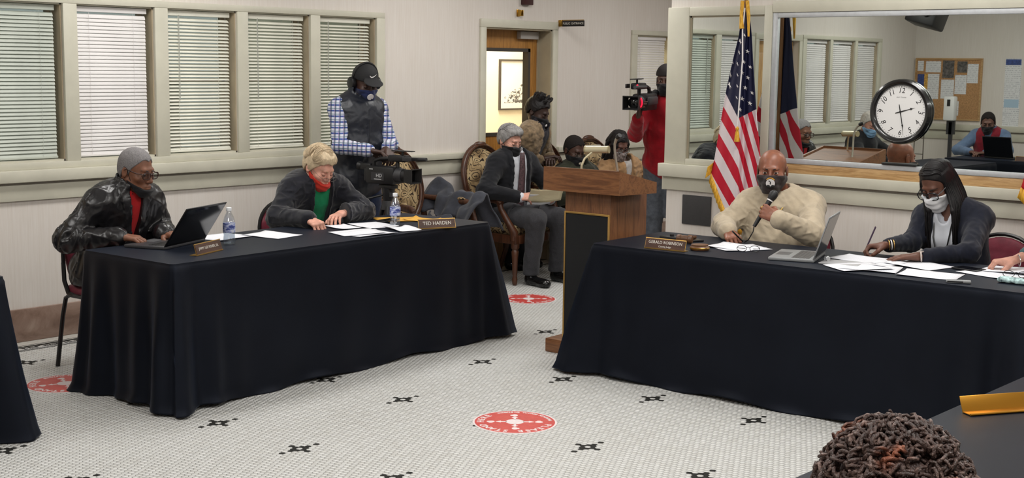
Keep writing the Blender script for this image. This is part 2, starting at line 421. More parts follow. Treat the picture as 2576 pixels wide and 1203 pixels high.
def window(a, b, zb, zt, kind, tilt, flipped=False):
    wn[0] += 1
    w = bpy.data.objects.new('window_%d' % wn[0], None); COL.objects.link(w); w.location = (WX - 0.1, (a + b) / 2, zb); w['kind'] = 'structure'
    hw = (b - a) / 2; h = zt - zb
    MB().box((0.0, hw - 0.008, 0), (0.098, hw + 0.001, h)).box((0.0, -hw - 0.001, 0), (0.098, -hw + 0.008, h)).build('jamb', SASH, w, smooth=False)
    MB().box((0.0, -hw, h - 0.008), (0.098, hw, h + 0.001)).box((0.0, -hw, -0.001), (0.098, hw, 0.012)).build('frame', TRIM, w, smooth=False)
    MB().box((-0.06, -hw, 0), (-0.03, -hw + 0.03, h)).box((-0.06, hw - 0.03, 0), (-0.03, hw, h)).box((-0.06, -hw, 0), (-0.03, hw, 0.04)).box((-0.06, -hw, h - 0.04), (-0.03, hw, h)).box((-0.06, -hw, h * 0.5 - 0.015), (-0.03, hw, h * 0.5 + 0.015)).build('sash', SASH, w, smooth=False)
    MB().box((-0.048, -hw + 0.03, 0.04), (-0.044, hw - 0.03, h - 0.04)).build('pane', PANE, w, smooth=False)
    bm_ = BLIND[kind]; bw = hw - 0.022; xo = 0.062; yo = -0.012
    MB().box((xo - 0.018, yo - bw, h - 0.045), (xo + 0.018, yo + bw, h - 0.012), bev=0.003).build('head_rail', bm_, w)
    MB().box((xo - 0.013, yo - bw, 0.018), (xo + 0.013, yo + bw, 0.032), bev=0.003).build('bottom_rail', bm_, w)
    sm = slat_mesh(2 * bw - 0.006, tilt, 'slat').mesh('slat', bm_); n = int((h - 0.07) / 0.0232)
    for i in range(n): link_mesh('slat', sm, w, (xo, yo, 0.042 + i * 0.0232))
    for yy in (-bw * 0.62, bw * 0.62): MB().tube([(xo + 0.013, yo + yy, 0.03), (xo + 0.013, yo + yy, h - 0.04)], 0.0009, 5).build('ladder_cord', bm_, w)
    if kind != 'white': MB().tube([(xo + 0.02, yo - bw + 0.1, h * 0.38), (xo + 0.02, yo - bw + 0.1, h - 0.04)], 0.003, 6).build('tilt_wand', mat('wand', (170, 172, 165), 0.3), w)
    return w
TL = math.radians
window(*WIN[0], ZB, ZT, 'white', TL(-66)); window(*WIN[1], ZB, ZT, 'grey', TL(-58)); window(*WIN[2], ZB, ZT, 'white', TL(-68))
window(*WIN[3], ZB, ZT, 'cream', TL(-38)); window(*WIN[4], ZB, ZT, 'cream', TL(-36)); window(*WIN[5], ZB, ZT, 'cream', TL(-30))
for wv in WIN_B: window(*wv, ZB, ZT, 'white', TL(-66))
window(*WIN_F[0], ZB, 2.03, 'white', TL(-66))
# planting outside the windows
hedge = NT('outdoor_green', 0.9); hedge.col(hedge.ramp(hedge.noise(hedge.coord(), 2.0, 5, 0.7), [(0.35, (24, 26, 24)), (0.6, (54, 57, 53)), (0.75, (100, 104, 99))])); hedge = hedge.m
mb = MB(); mb.grid(lambda u, v: Vector((-9.9 + 0.12 * math.sin(u * 41) * math.sin(v * 9), -1.5 + 8.2 * u, 0.0 + 1.65 * v + 0.1 * math.sin(u * 23))), 60, 12); mb.grid(lambda u, v: Vector((-10.3 + 0.4 * v, -1.5 + 8.2 * u, 1.65 * (1 - 0 * v) + 0.1 * math.sin(u * 23))), 60, 2)
tag(mb.build('hedge', hedge), 'dim green hedge outside the windows, seen through blind slats', 'hedge')

# door 1 (public entrance) with glazed upper panel
DWOOD = wood('door_wood', (138, 92, 38), (178, 126, 60), 'z', 7)
JAMB = mat('jamb_paint', (170, 160, 138), 0.5, var=0.04, vs=5)
d1 = bpy.data.objects.new('door_1', None); COL.objects.link(d1); d1.location = (WX - 0.17, DOOR1[0], 0); d1['kind'] = 'structure'
dw = DOOR1[1] - DOOR1[0]
lw = (0.125, dw - 0.125, 1.12, 1.875)
mb = MB().box((-0.02, 0.012, 0.005), (0.025, lw[0], 2.03)).box((-0.02, lw[1], 0.005), (0.025, dw - 0.012, 2.03)).box((-0.02, lw[0], 0.005), (0.025, lw[1], lw[2])).box((-0.02, lw[0], lw[3]), (0.025, lw[1], 2.03))
mb.build('slab', DWOOD, d1, smooth=False)
DK = mat('dark_bead', (62, 56, 50), 0.5)
mb = MB()
for (y0, y1, z0, z1) in ((lw[0], lw[0] + 0.03, lw[2], lw[3]), (lw[1] - 0.03, lw[1], lw[2], lw[3]), (lw[0], lw[1], lw[2], lw[2] + 0.03), (lw[0], lw[1], lw[3] - 0.03, lw[3])): mb.box((-0.028, y0, z0), (0.036, y1, z1))
mb.build('glazing_bead', DK, d1, smooth=False)
MB().box((-0.002, lw[0] + 0.02, lw[2] + 0.02), (0.003, lw[1] - 0.02, lw[3] - 0.02)).build('pane', thin_glass('door_pane', (250, 250, 248), 0.04), d1, smooth=False)
mb = MB().box((0.025, dw - 0.3, 1.955), (0.075, dw - 0.06, 2.022), bev=0.006); mb.build('door_closer', mat('closer_grey', (178, 174, 170), 0.4, 0.2), d1)
MB().tube([(0.025, dw - 0.10, 1.0), (0.075, dw - 0.10, 1.0), (0.08, dw - 0.2, 1.0)], 0.009, 8).build('handle', mat('brass', (176, 138, 62), 0.3, 0.9), d1)
mb = MB().box((WX - 0.2, DOOR1[0] - 0.004, 0), (WX + 0.002, DOOR1[0] + 0.012, 2.04)).box((WX - 0.2, DOOR1[1] - 0.012, 0), (WX + 0.002, DOOR1[1] + 0.004, 2.04)).box((WX - 0.2, DOOR1[0], 2.028), (WX + 0.002, DOOR1[1], 2.044)).box((WX - 0.145, DOOR1[1] - 0.03, 0), (WX - 0.13, DOOR1[1] - 0.01, 2.03))
trim(mb, JAMB, smooth=False)
mb = MB().box((WX, DOOR1[0] - 0.068, 0), (WX + 0.022, DOOR1[0], 2.04), bev=0.004).box((WX, DOOR1[1], 0), (WX + 0.022, DOOR1[1] + 0.068, 2.04), bev=0.004).box((WX, DOOR1[0] - 0.068, 2.04), (WX + 0.022, DOOR1[1] + 0.068, 2.108), bev=0.004)
trim(mb)
# door 2 on the near part of the left wall (shows in the mirror)
d2 = bpy.data.objects.new('door_2', None); COL.objects.link(d2); d2.location = (WX - 0.08, DOOR2[0], 0); d2['kind'] = 'structure'
DW2 = wood('pine_door', (176, 134, 82), (208, 170, 118), 'z', 7)
MB().box((-0.03, 0.01, 0.005), (0.02, 0.85, 2.03)).build('slab', DW2, d2, smooth=False)
for z0, z1 in ((0.15, 0.85), (1.0, 1.9)):
    for y0, y1 in ((0.1, 0.4), (0.46, 0.76)): MB().box((0.012, y0, z0), (0.028, y1, z1), bev=0.007).build('panel', DW2, d2)
MB().box((0.0, -0.0, 1.62), (0.03, 0.02, 1.72)).build('hinge', DK, d2, smooth=False)
mb = MB().box((WX, DOOR2[0] - 0.065, 0), (WX + 0.022, DOOR2[0], 2.04), bev=0.004).box((WX, DOOR2[1], 0), (WX + 0.022, DOOR2[1] + 0.065, 2.04), bev=0.004).box((WX, DOOR2[0] - 0.065, 2.04), (WX + 0.022, DOOR2[1] + 0.065, 2.108), bev=0.004)
trim(mb)
# lobby behind the entrance door
LOB = mat('lobby_paint', (240, 230, 206), 0.7, var=0.02, vs=2)
struct('wall_lobby', MB().box((-9.3, 7.0, 0), (-9.15, 12.2, CEIL)).box((-9.15, 6.9, 0), (WX - 0.2, 7.0, CEIL)).box((-9.15, 12.1, 0), (WX - 0.2, 12.2, CEIL)), LOB, smooth=False)
struct('floor_lobby', MB().box((-9.3, 6.9, -0.2), (WX - 0.2, 12.2, 0)), far_tile, smooth=False)
struct('ceiling_lobby', MB().box((-9.3, 6.9, CEIL), (WX - 0.2, 12.2, CEIL + 0.1)), LOB, smooth=False)

# ------------------------------------------------------------------ mirror wall and the other walls
MY = 7.617
wr = MB().box((-5.33, MY, 0), (3.0, MY + 0.15, CEIL)); struct('wall_right', wr, WALLP, smooth=False)
struct('wall_back', MB().box((-7.72, -1.15, 0), (3.15, -1.0, CEIL)), WALLP, smooth=False)
struct('wall_side', MB().box((3.0, -1.0, 0), (3.15, 11.5, CEIL)), WALLP, smooth=False)
struct('wall_far', MB().box((-7.72, 11.5, 0), (3.15, 11.65, CEIL)), WALLP, smooth=False)
CEILM = mat('ceiling_board', (226, 223, 216), 0.85, var=0.02, vs=10)
ceiling = struct('ceiling', MB().box((-7.72, -1.15, CEIL), (3.15, 11.65, CEIL + 0.1)), CEILM, smooth=False)
for k, (lx, ly, e) in enumerate(LIGHTS):
    mb = MB()
    for (a, b, c, d) in ((-0.34, -0.64, -0.31, 0.64), (0.31, -0.64, 0.34, 0.64), (-0.31, -0.64, 0.31, -0.61), (-0.31, 0.61, 0.31, 0.64)): mb.box((a, b, -0.07), (c, d, 0))
    fx = mb.build('light_fixture', TRIMW, ceiling, smooth=False, loc=(lx, ly, CEIL)); MB().box((-0.31, -0.61, -0.06), (0.31, 0.61, -0.052)).build('diffuser', emit('diffuser', (255, 250, 240), 2.0), fx, smooth=False)
# mirror panes and their casings
MIR = NT('mirror_glass', 0.008, 1.0); MIR.col((214, 220, 216)); MIR = MIR.m
P1 = (-5.163, -4.572, 1.10, 2.075); P2 = (-4.512, 1.6, 1.112, 2.086)
w = bpy.data.objects.new('window_20', None); COL.objects.link(w); w['kind'] = 'structure'; w.location = (P1[0], MY, P1[2])
tag(MB().box((0, -0.004, 0), (P1[1] - P1[0], -0.0005, P1[3] - P1[2])).build('mirror_pane', MIR, w, smooth=False), 'narrow mirrored pane beside the flag')
w = bpy.data.objects.new('window_21', None); COL.objects.link(w); w['kind'] = 'structure'; w.location = (P2[0], MY, P2[2])
L2, H2 = P2[1] - P2[0], P2[3] - P2[2]
tag(MB().box((0, -0.004, 0), (L2, -0.0005, H2)).build('mirror_pane', MIR, w, smooth=False), 'wide mirrored pane behind the clock')
mb = MB()
for (x0, x1, z0, z1) in ((0, 0.035, 0, H2), (L2 - 0.035, L2, 0, H2), (0.035, L2 - 0.035, H2 - 0.032, H2), (0.035, L2 - 0.035, 0, 0.032)): mb.box((x0, -0.022, z0), (x1, -0.001, z1), bev=0.003)
tag(mb.build('frame', ALU, w), 'brushed aluminium mirror frame')
def mtrim(x0, x1, z0, z1, t, m=None, bev=0.004): return trim(MB().box((x0, MY - t, z0), (x1, MY, z1), bev=bev), m)
mtrim(-5.338, P1[0], 1.058, 2.135, 0.03)                     # corner casing
mtrim(P1[0], P1[1], P1[3], 2.135, 0.03); mtrim(P1[0], P1[1], 1.058, P1[2], 0.03)
mtrim(P1[1], P2[0] - 0.002, 1.058, 2.135, 0.03)
mtrim(P2[0], 1.6, P2[3] + 0.001, 2.16, 0.03)
mtrim(P1[0] + 0.0, P1[0] + 0.012, P1[2], P1[3], 0.012, JAMB, 0); mtrim(P1[0], P1[1], P1[3] - 0.01, P1[3], 0.012, JAMB, 0)
mtrim(P2[0] - 0.002, 1.6, 1.05, 1.111, 0.018, OAK, 0.002)
trim(MB().box((-5.372, MY - 0.06, 0.968), (-4.514, MY + 0.02, 1.058), bev=0.006))
mtrim(-4.514, 1.6, 0.985, 1.05, 0.05)
mtrim(-5.345, 1.6, 0.875, 0.968, 0.024)
trim(MB().box((-5.345, MY + 0.0, 1.058), (-5.33, MY + 0.15, 2.135)))
trim(MB().box((-5.372, MY + 0.0, 0.87), (-5.33, MY + 0.15, 0.968)))
struct('baseboard_right', MB().box((-5.34, MY - 0.022, 0), (3.0, MY, 0.205), bev=0.004), MARBLE)
tag(MB().box((-5.187, MY - 0.012, 0.641), (-4.952, MY, 0.846), bev=0.003).build('vent_cover', mat('vent_grey', (58, 57, 58), 0.6, var=0.06, vs=60)), 'plain dark grey square wall panel under the ledge beside the flag', 'wall panel')
# ------------------------------------------------------------------ distance-field modelling (bodies, clothes, hair)
def V3(p): return np.array([p[0], p[1], p[2]], float)
class Field:
    """signed-distance grid; smooth unions of rounded shapes, meshed into one closed surface"""
    def __init__(s, lo, hi, h):
        s.lo = V3(lo); s.h = h; s.n = np.maximum(4, np.ceil((V3(hi) - s.lo) / h).astype(int) + 1)
        s.ax = [s.lo[i] + h * np.arange(s.n[i]) for i in range(3)]
        s.D = np.full(tuple(s.n), 0.5, np.float32)
    def sub(s, lo, hi):
        sl = []; co = []
        for i in range(3):
            a = max(0, int((lo[i] - s.lo[i]) / s.h)); b = min(s.n[i], int((hi[i] - s.lo[i]) / s.h) + 2)
            if b <= a: return None, None
            sl.append(slice(a, b)); sh = [1, 1, 1]; sh[i] = b - a; co.append(s.ax[i][a:b].reshape(sh).astype(np.float32))
        return tuple(sl), co
    def all(s): return s.sub(s.lo - 1, s.lo + s.h * s.n + 1)
    def _mix(s, sl, d, k, op):
        a = s.D[sl]
        if op == 'u':
            if k <= 0: s.D[sl] = np.minimum(a, d)
            else:
                t = np.clip(0.5 + 0.5 * (d - a) / k, 0, 1); s.D[sl] = d + (a - d) * t - k * t * (1 - t)
        elif op == 's':
            if k <= 0: s.D[sl] = np.maximum(a, -d)
            else:
                t = np.clip(0.5 - 0.5 * (d + a) / k, 0, 1); s.D[sl] = a + (-d - a) * t + k * t * (1 - t)
        elif op == 'i': s.D[sl] = np.maximum(a, d)
    def cone(s, a, b, ra, rb=None, k=0.0, op='u'):
        rb = ra if rb is None else rb; a = V3(a); b = V3(b); m = max(ra, rb) + k + 2.5 * s.h
        sl, (x, y, z) = s.sub(np.minimum(a, b) - m, np.maximum(a, b) + m) if s.sub(np.minimum(a, b) - m, np.maximum(a, b) + m)[0] else (None, (0, 0, 0))
        if sl is None: return s
        ab = b - a; L = max(ab @ ab, 1e-9)
        t = np.clip(((x - a[0]) * ab[0] + (y - a[1]) * ab[1] + (z - a[2]) * ab[2]) / L, 0, 1)
        d = np.sqrt((x - a[0] - t * ab[0]) ** 2 + (y - a[1] - t * ab[1]) ** 2 + (z - a[2] - t * ab[2]) ** 2) - (ra + (rb - ra) * t)
        s._mix(sl, d, k, op); return s
    def ell(s, c, r, axes=None, k=0.0, op='u'):
        c = V3(c); A = np.eye(3) if axes is None else np.array([V3(a) for a in axes])
        ext = np.sqrt(((A * np.array(r)[:, None]) ** 2).sum(0)) + k + 2.5 * s.h
        sl, co = s.sub(c - ext, c + ext)
        if sl is None: return s
        x, y, z = co; q = [(x - c[0]) * A[i][0] + (y - c[1]) * A[i][1] + (z - c[2]) * A[i][2] for i in range(3)]
        k0 = np.sqrt(sum((q[i] / r[i]) ** 2 for i in range(3))); k1 = np.sqrt(sum((q[i] / r[i] ** 2) ** 2 for i in range(3))) + 1e-6
        s._mix(sl, np.where(k0 < 1e-3, -min(r), k0 * (k0 - 1) / k1), k, op); return s
    def box(s, c, hd, axes=None, rnd=0.005, k=0.0, op='u'):
        c = V3(c); A = np.eye(3) if axes is None else np.array([V3(a) for a in axes])
        ext = (np.abs(A) * np.array(hd)[:, None]).sum(0) + k + rnd + 2.5 * s.h
        sl, co = s.sub(c - ext, c + ext)
        if sl is None: return s
        x, y, z = co; q = [np.abs((x - c[0]) * A[i][0] + (y - c[1]) * A[i][1] + (z - c[2]) * A[i][2]) - hd[i] + rnd for i in range(3)]
        d = np.sqrt(sum(np.maximum(v, 0) ** 2 for v in q)) + np.minimum(np.maximum(np.maximum(q[0], q[1]), q[2]), 0) - rnd
        s._mix(sl, d, k, op); return s
    def wrinkle(s, amp, freq, seed=0, aniso=(1, 1, 1), where=None):
        rs = np.random.RandomState(seed); sl, (x, y, z) = s.all(); acc = 0
        for i in range(4):
            d = rs.randn(3) * np.array(aniso); d /= np.linalg.norm(d); e = rs.randn(3); e /= np.linalg.norm(e); f = freq * rs.uniform(0.7, 1.5)
            ph = f * (x * d[0] + y * d[1] + z * d[2]) + rs.uniform(0, 6) + 1.3 * np.sin(0.6 * f * (x * e[0] + y * e[1] + z * e[2]) + rs.uniform(0, 6))
            r_ = (1 - np.abs(np.sin(ph * 0.5))) ** 1.6; acc = r_ if i == 0 else np.maximum(acc, r_)
        acc = -amp * (acc - 0.45)
        s.D = s.D + (acc if where is None else acc * where(x, y, z)).astype(np.float32); return s
    def apply(s, fn):
        sl, (x, y, z) = s.all(); s.D = np.asarray(fn(s.D, x, y, z), np.float32); return s
    def surf(s):
        D = s.D.copy()
        for i in range(3):
            sl = [slice(None)] * 3; sl[i] = 0; D[tuple(sl)] = np.maximum(D[tuple(sl)], 1e-3); sl[i] = -1; D[tuple(sl)] = np.maximum(D[tuple(sl)], 1e-3)
        ins = D < 0; n = s.n
        c = ins[:-1, :-1, :-1].astype(np.int8)
        cnt = np.zeros_like(c)
        for dx in (0, 1):
            for dy in (0, 1):
                for dz in (0, 1): cnt += ins[dx:n[0] - 1 + dx, dy:n[1] - 1 + dy, dz:n[2] - 1 + dz]
        act = (cnt > 0) & (cnt < 8); idx = np.full(act.shape, -1, np.int64); I = np.argwhere(act); idx[act] = np.arange(len(I))
        off = np.array([(a, b, c_) for a in (0, 1) for b in (0, 1) for c_ in (0, 1)])
        val = np.stack([D[I[:, 0] + o[0], I[:, 1] + o[1], I[:, 2] + o[2]] for o in off], 1)
        pos = np.zeros((len(I), 3)); num = np.zeros(len(I))
        for i in range(8):
            for j in range(i + 1, 8):
                if np.abs(off[i] - off[j]).sum() != 1: continue
                m = (val[:, i] < 0) != (val[:, j] < 0)
                if not m.any(): continue
                t = val[m, i] / (val[m, i] - val[m, j]); pos[m] += off[i] + t[:, None] * (off[j] - off[i]); num[m] += 1
        pos = (I + pos / np.maximum(num, 1)[:, None]) * s.h + s.lo
        quads = []
        for ax in range(3):
            o1, o2 = (ax + 1) % 3, (ax + 2) % 3
            sa = [slice(0, n[i] - 1) for i in range(3)]; sb = list(sa); sb[ax] = slice(1, n[ax])
            sa = [slice(1, n[i] - 1) if i != ax else slice(0, n[ax] - 1) for i in range(3)]; sb = list(sa); sb[ax] = slice(1, n[ax])
            A = ins[tuple(sa)]; B = ins[tuple(sb)]; E = np.argwhere(A != B)
            if not len(E): continue
            flip = A[E[:, 0], E[:, 1], E[:, 2]]
            base = E.copy(); base[:, o1] += 1; base[:, o2] += 1
            def cell(d1, d2):
                q = base.copy(); q[:, o1] -= d1; q[:, o2] -= d2; return idx[q[:, 0], q[:, 1], q[:, 2]]
            q = np.stack([cell(1, 1), cell(0, 1), cell(0, 0), cell(1, 0)], 1)
            q[~flip] = q[~flip][:, ::-1]; quads.append(q)
        return pos, np.concatenate(quads) if quads else np.zeros((0, 4), int)
def relax(v, q, it=1, w=0.5):
    for _ in range(it):
        a = np.zeros_like(v); c = np.zeros(len(v))
        for i in range(4):
            for j in (1, 3):
                np.add.at(a, q[:, i], v[q[:, (i + j) % 4]]); np.add.at(c, q[:, i], 1)
        v = v * (1 - w) + w * a / np.maximum(c, 1)[:, None]
    return v
class Skin:
    """joins several surfaced fields (with material slots) into one mesh"""
    def __init__(s): s.v = []; s.q = []; s.m = []; s.n = 0
    def add(s, f, slot=0, M=None, it=1):
        v, q = f.surf()
        if not len(q): return s
        if it: v = relax(v, q, it)
        if M is not None: v = v @ np.array(M.to_3x3()).T + np.array(M.translation)
        s.v.append(v); s.q.append(q + s.n); s.m.append(np.full(len(q), slot)); s.n += len(v); return s
    def build(s, name, mats, parent, origin=(0, 0, 0)):
        v = np.concatenate(s.v) - V3(origin); q = np.concatenate(s.q); m = np.concatenate(s.m)
        me = bpy.data.meshes.new(name); me.vertices.add(len(v)); me.vertices.foreach_set('co', v.ravel().astype(np.float32))
        me.loops.add(q.size); me.loops.foreach_set('vertex_index', q.ravel().astype(np.int32)); me.polygons.add(len(q))
        me.polygons.foreach_set('loop_start', (4 * np.arange(len(q))).astype(np.int32)); me.polygons.foreach_set('loop_total', np.full(len(q), 4, np.int32))
        for x in (mats if isinstance(mats, (list, tuple)) else [mats]): me.materials.append(x)
        me.polygons.foreach_set('material_index', m.astype(np.int32)); me.polygons.foreach_set('use_smooth', np.ones(len(q), bool)); me.update(calc_edges=True); me.validate()
        o = bpy.data.objects.new(name, me); COL.objects.link(o); o.parent = parent; return o

# ------------------------------------------------------------------ people
def unit(v): v = Vector(v); return v.normalized()
def frame(fwd, up):
    """matrix whose -Y is forward and +Z is up (head frame)"""
    f = unit(fwd); l = unit(Vector(up).cross(f)); u = f.cross(l)
    m = Matrix.Identity(4)
    for i in range(3): m[i][0], m[i][1], m[i][2] = l[i], -f[i], u[i]
    return m
def head_matrix(pos, yaw, pitch, roll=0.0):
    y, p = math.radians(yaw), math.radians(pitch)
    f = Vector((math.cos(y) * math.cos(p), math.sin(y) * math.cos(p), -math.sin(p))); m = frame(f, (0, 0, 1))
    m = m @ Matrix.Rotation(math.radians(roll), 4, 'Y'); m.translation = Vector(pos); return m
def head_field(neck_to, h=0.0036, fem=False, chin=0.0, jowl=0.0, wide=1.0, smooth=False, neck=True, bib=None):
    """face looks along -Y, eyes at z = 0"""
    f = Field((-0.105, -0.14 if not bib else -0.2, min(-0.2, neck_to[2] - 0.02, (bib[2] - 0.08) if bib else 0)), (0.105, max(0.13, neck_to[1] + 0.08), 0.14), h); w = wide
    f.ell((0, 0.014, 0.032), (0.0745 * w, 0.096, 0.087))
    f.ell((0, -0.028, -0.035), (0.060 * w, 0.062, 0.084), k=0.03)
    for s in (-1, 1):
        f.cone((s * 0.050 * w, 0.0, -0.055), (s * 0.020, -0.062, -0.103), 0.02 + jowl, 0.02 + jowl * 0.6, k=0.025)
        f.ell((s * 0.041 * w, -0.062, -0.028), (0.022 + jowl, 0.02, 0.018), k=0.025)
    f.cone((-0.012, -0.076, -0.104 - chin), (0.012, -0.076, -0.104 - chin), 0.016 + jowl * 0.5, k=0.02)
    f.ell((0, -0.084, -0.073), (0.028, 0.018, 0.022), k=0.014)
    f.cone((-0.030, -0.081, 0.021), (0.030, -0.081, 0.021), 0.012 if not fem else 0.009, k=0.018)
    if not smooth:
        for s in (-1, 1): f.ell((s * 0.032, -0.096, -0.002), (0.017, 0.014, 0.011), k=0.012, op='s')
        f.cone((0, -0.090, 0.008), (0, -0.108, -0.035), 0.0075, 0.0125, k=0.009)
        for s in (-1, 1): f.ell((s * 0.0125, -0.098, -0.040), (0.0085, 0.010, 0.008), k=0.006)
        f.cone((-0.017, -0.0965, -0.067), (0.017, -0.0965, -0.067), 0.0055, k=0.005); f.cone((-0.014, -0.096, -0.078), (0.014, -0.096, -0.078), 0.006, k=0.005)
        f.cone((-0.022, -0.102, -0.0725), (0.022, -0.102, -0.0725), 0.0022, k=0.003, op='s')
        for s in (-1, 1):
            f.ell((s * 0.079 * w, 0.012, -0.008), (0.008, 0.019, 0.031), k=0.008); f.ell((s * 0.087 * w, 0.006, -0.006), (0.006, 0.010, 0.018), k=0.004, op='s')
    if neck: f.cone((0, 0.022, -0.05), neck_to, 0.054 if not fem else 0.046, 0.060 if not fem else 0.05, k=0.03)
    if bib: f.cone(neck_to, bib, 0.05, 0.07, k=0.03)
    return f
HAIRLINE = ([-0.13, -0.07, -0.05, -0.025, -0.005, 0.03, 0.055, 0.13], [0.068, 0.066, 0.05, 0.02, -0.02, 0.0, -0.055, -0.07])
def hair_field(thick=0.012, line=HAIRLINE, lump=0.003, freq=90, seed=1, h=0.0036, extra=None, wide=1.0):
    f = Field((-0.13, -0.16, -0.13), (0.13, 0.16, 0.18), h)
    f.ell((0, 0.014, 0.032), (0.0745 * wide + thick, 0.096 + thick, 0.087 + thick))
    f.ell((0, 0.03, -0.01), (0.066 * wide + thick, 0.075 + thick, 0.07), k=0.02)
    if extra: extra(f)
    f.wrinkle(lump, freq, seed)
    xs, zs = line
    def cut(D, x, y, z):
        zl = np.interp(y, xs, zs) + 0.012 * np.abs(np.sin(x * 60)) * (y < -0.05)
        return np.maximum(D, zl - z)
    f.apply(cut); return f
def mask_field(lo_z=-0.125, hi_z=-0.018, puff=0.006, h=0.0036, wide=1.0, jowl=0.0, below=False):
    """cloth stretched from the nose bridge (or lip) to under the chin and back to the jaw"""
    f = head_field((0, 0.05, -0.17), h, wide=wide, jowl=jowl, smooth=True, neck=False)
    f.cone((0, -0.090, -0.004), (0, -0.106, -0.035), 0.008, 0.014, k=0.02); f.ell((0, -0.09, -0.07), (0.03, 0.022, 0.035), k=0.03)
    def cut(D, x, y, z):
        top = hi_z + (0.14 - 0) * 0 - 0.16 * np.maximum(0, y + 0.105) + 0.0 * x
        if below: top = hi_z + 0.42 * np.maximum(0, y + 0.09) - 0.15 * np.maximum(0, -y - 0.09)
        bot = lo_z + 0.95 * np.maximum(0, y + 0.075)
        if below: bot = lo_z + 1.15 * np.maximum(0, y + 0.085)
        D2 = D - puff + 0.0016 * np.sin(z * 190 + 2 * np.sin(x * 40)) * (np.abs(x) < 0.06)
        return np.maximum(np.maximum(D2, z - top), np.maximum(bot - z, y - 0.002))
    f.apply(cut); return f
def solve_elbow(S_, W_, l1, l2, hint):
    d = W_ - S_; L = min(d.length, (l1 + l2) * 0.995); dn = d.normalized()
    if d.length > l1 + l2: pass
    a = (l1 * l1 - l2 * l2 + L * L) / (2 * L); hh = math.sqrt(max(l1 * l1 - a * a, 0)); p = Vector(hint) - dn * Vector(hint).dot(dn); p.normalize()
    return S_ + dn * a + p * hh
CURLS = {'flat': (6, 10, 6), 'type': (22, 38, 20), 'relaxed': (28, 34, 20), 'pen': (48, 52, 28), 'grip': (66, 72, 40), 'fist': (78, 88, 55), 'pinch': (55, 28, 12)}
def hand_field(side, pose='relaxed', thumb=None, size=1.0, h=0.0026, fore=(-0.08, 0, 0)):
    """wrist at the origin, fingers along +X, palm towards -Z; side +1 right hand (thumb +Y), -1 left"""
    k_ = size; f = Field((-0.11 * k_, -0.11 * k_, -0.13 * k_), (0.21 * k_, 0.11 * k_, 0.11 * k_), h)
    ys = (0.031, 0.0105, -0.0105, -0.030); ln = (0.074, 0.083, 0.077, 0.060); mc = (0.090, 0.094, 0.090, 0.082)
    f.ell((0.012 * k_, 0, 0), (0.035 * k_, 0.027 * k_, 0.019 * k_)); f.cone(fore, (0.0, 0, 0), 0.026 * k_, 0.0215 * k_, k=0.015)
    for i in range(4):
        f.cone((0.012 * k_, side * ys[i] * 0.55 * k_, 0), (mc[i] * k_, side * ys[i] * k_, 0.002), 0.0155 * k_, 0.0115 * k_, k=0.014 * k_)
    f.ell((0.035 * k_, side * 0.024 * k_, -0.010 * k_), (0.032 * k_, 0.017 * k_, 0.014 * k_), k=0.012 * k_)
    cu = CURLS[pose] if isinstance(pose, str) else None
    for i in range(4):
        a3 = cu if cu else pose[i]; p = np.array([mc[i], side * ys[i], 0.001]) * k_; ang = 0.0
        sp = side * (0.10, 0.03, -0.04, -0.12)[i] * (0.6 if (a3[0] > 40) else 1.0)
        for j, (fr, rr0, rr1) in enumerate(((0.46, 0.0098, 0.0088), (0.30, 0.0088, 0.0080), (0.24, 0.0080, 0.0068))):
            ang += math.radians(a3[j]); L = ln[i] * fr * k_
            q = p + np.array([math.cos(ang) * math.cos(sp), math.cos(ang) * math.sin(sp), -math.sin(ang)]) * L
            sc = (1.0, 1.03, 0.98, 0.88)[i] * k_
            f.cone(p, q, rr0 * sc, rr1 * sc, k=0.004); p = q
    th = thumb or ((0.018, 0.028, -0.010), (0.052, 0.058, -0.020), (0.080, 0.066, -0.030), (0.100, 0.064, -0.038))
    rs = (0.0165, 0.0125, 0.0105, 0.0085)
    for j in range(3):
        a = [th[j][0] * k_, side * th[j][1] * k_, th[j][2] * k_]; b = [th[j + 1][0] * k_, side * th[j + 1][1] * k_, th[j + 1][2] * k_]
        f.cone(a, b, rs[j] * k_, rs[j + 1] * k_, k=0.008 if j == 0 else 0.004)
    return f
THUMB_IN = ((0.018, 0.028, -0.012), (0.050, 0.044, -0.036), (0.076, 0.036, -0.052), (0.094, 0.024, -0.058))
THUMB_WRAP = ((0.018, 0.028, -0.012), (0.046, 0.046, -0.034), (0.072, 0.030, -0.058), (0.084, 0.010, -0.066))
def hand_matrix(wrist, fingers, palm):
    x = unit(fingers); z = -(Vector(palm) - x * Vector(palm).dot(x)).normalized(); y = z.cross(x)
    m = Matrix.Identity(4)
    for i in range(3): m[i][0], m[i][1], m[i][2] = x[i], y[i], z[i]
    m.translation = Vector(wrist); return m
def skin_mat(name, c, rough=0.5):
    if name in MATS: return MATS[name]
    t = NT(name, rough, spec=0.4); v = t.coord(); f = t.noise(v, 22, 4, 0.6)
    t.col(t.ramp(f, [(0.3, tuple(x * 0.86 for x in c)), (0.7, tuple(min(255, x * 1.07) for x in c))])); t.bump(t.noise(v, 160, 2), 0.06, 0.002)
    t.b.inputs['Subsurface Weight'].default_value = 0.0; MATS[name] = t.m; return t.m
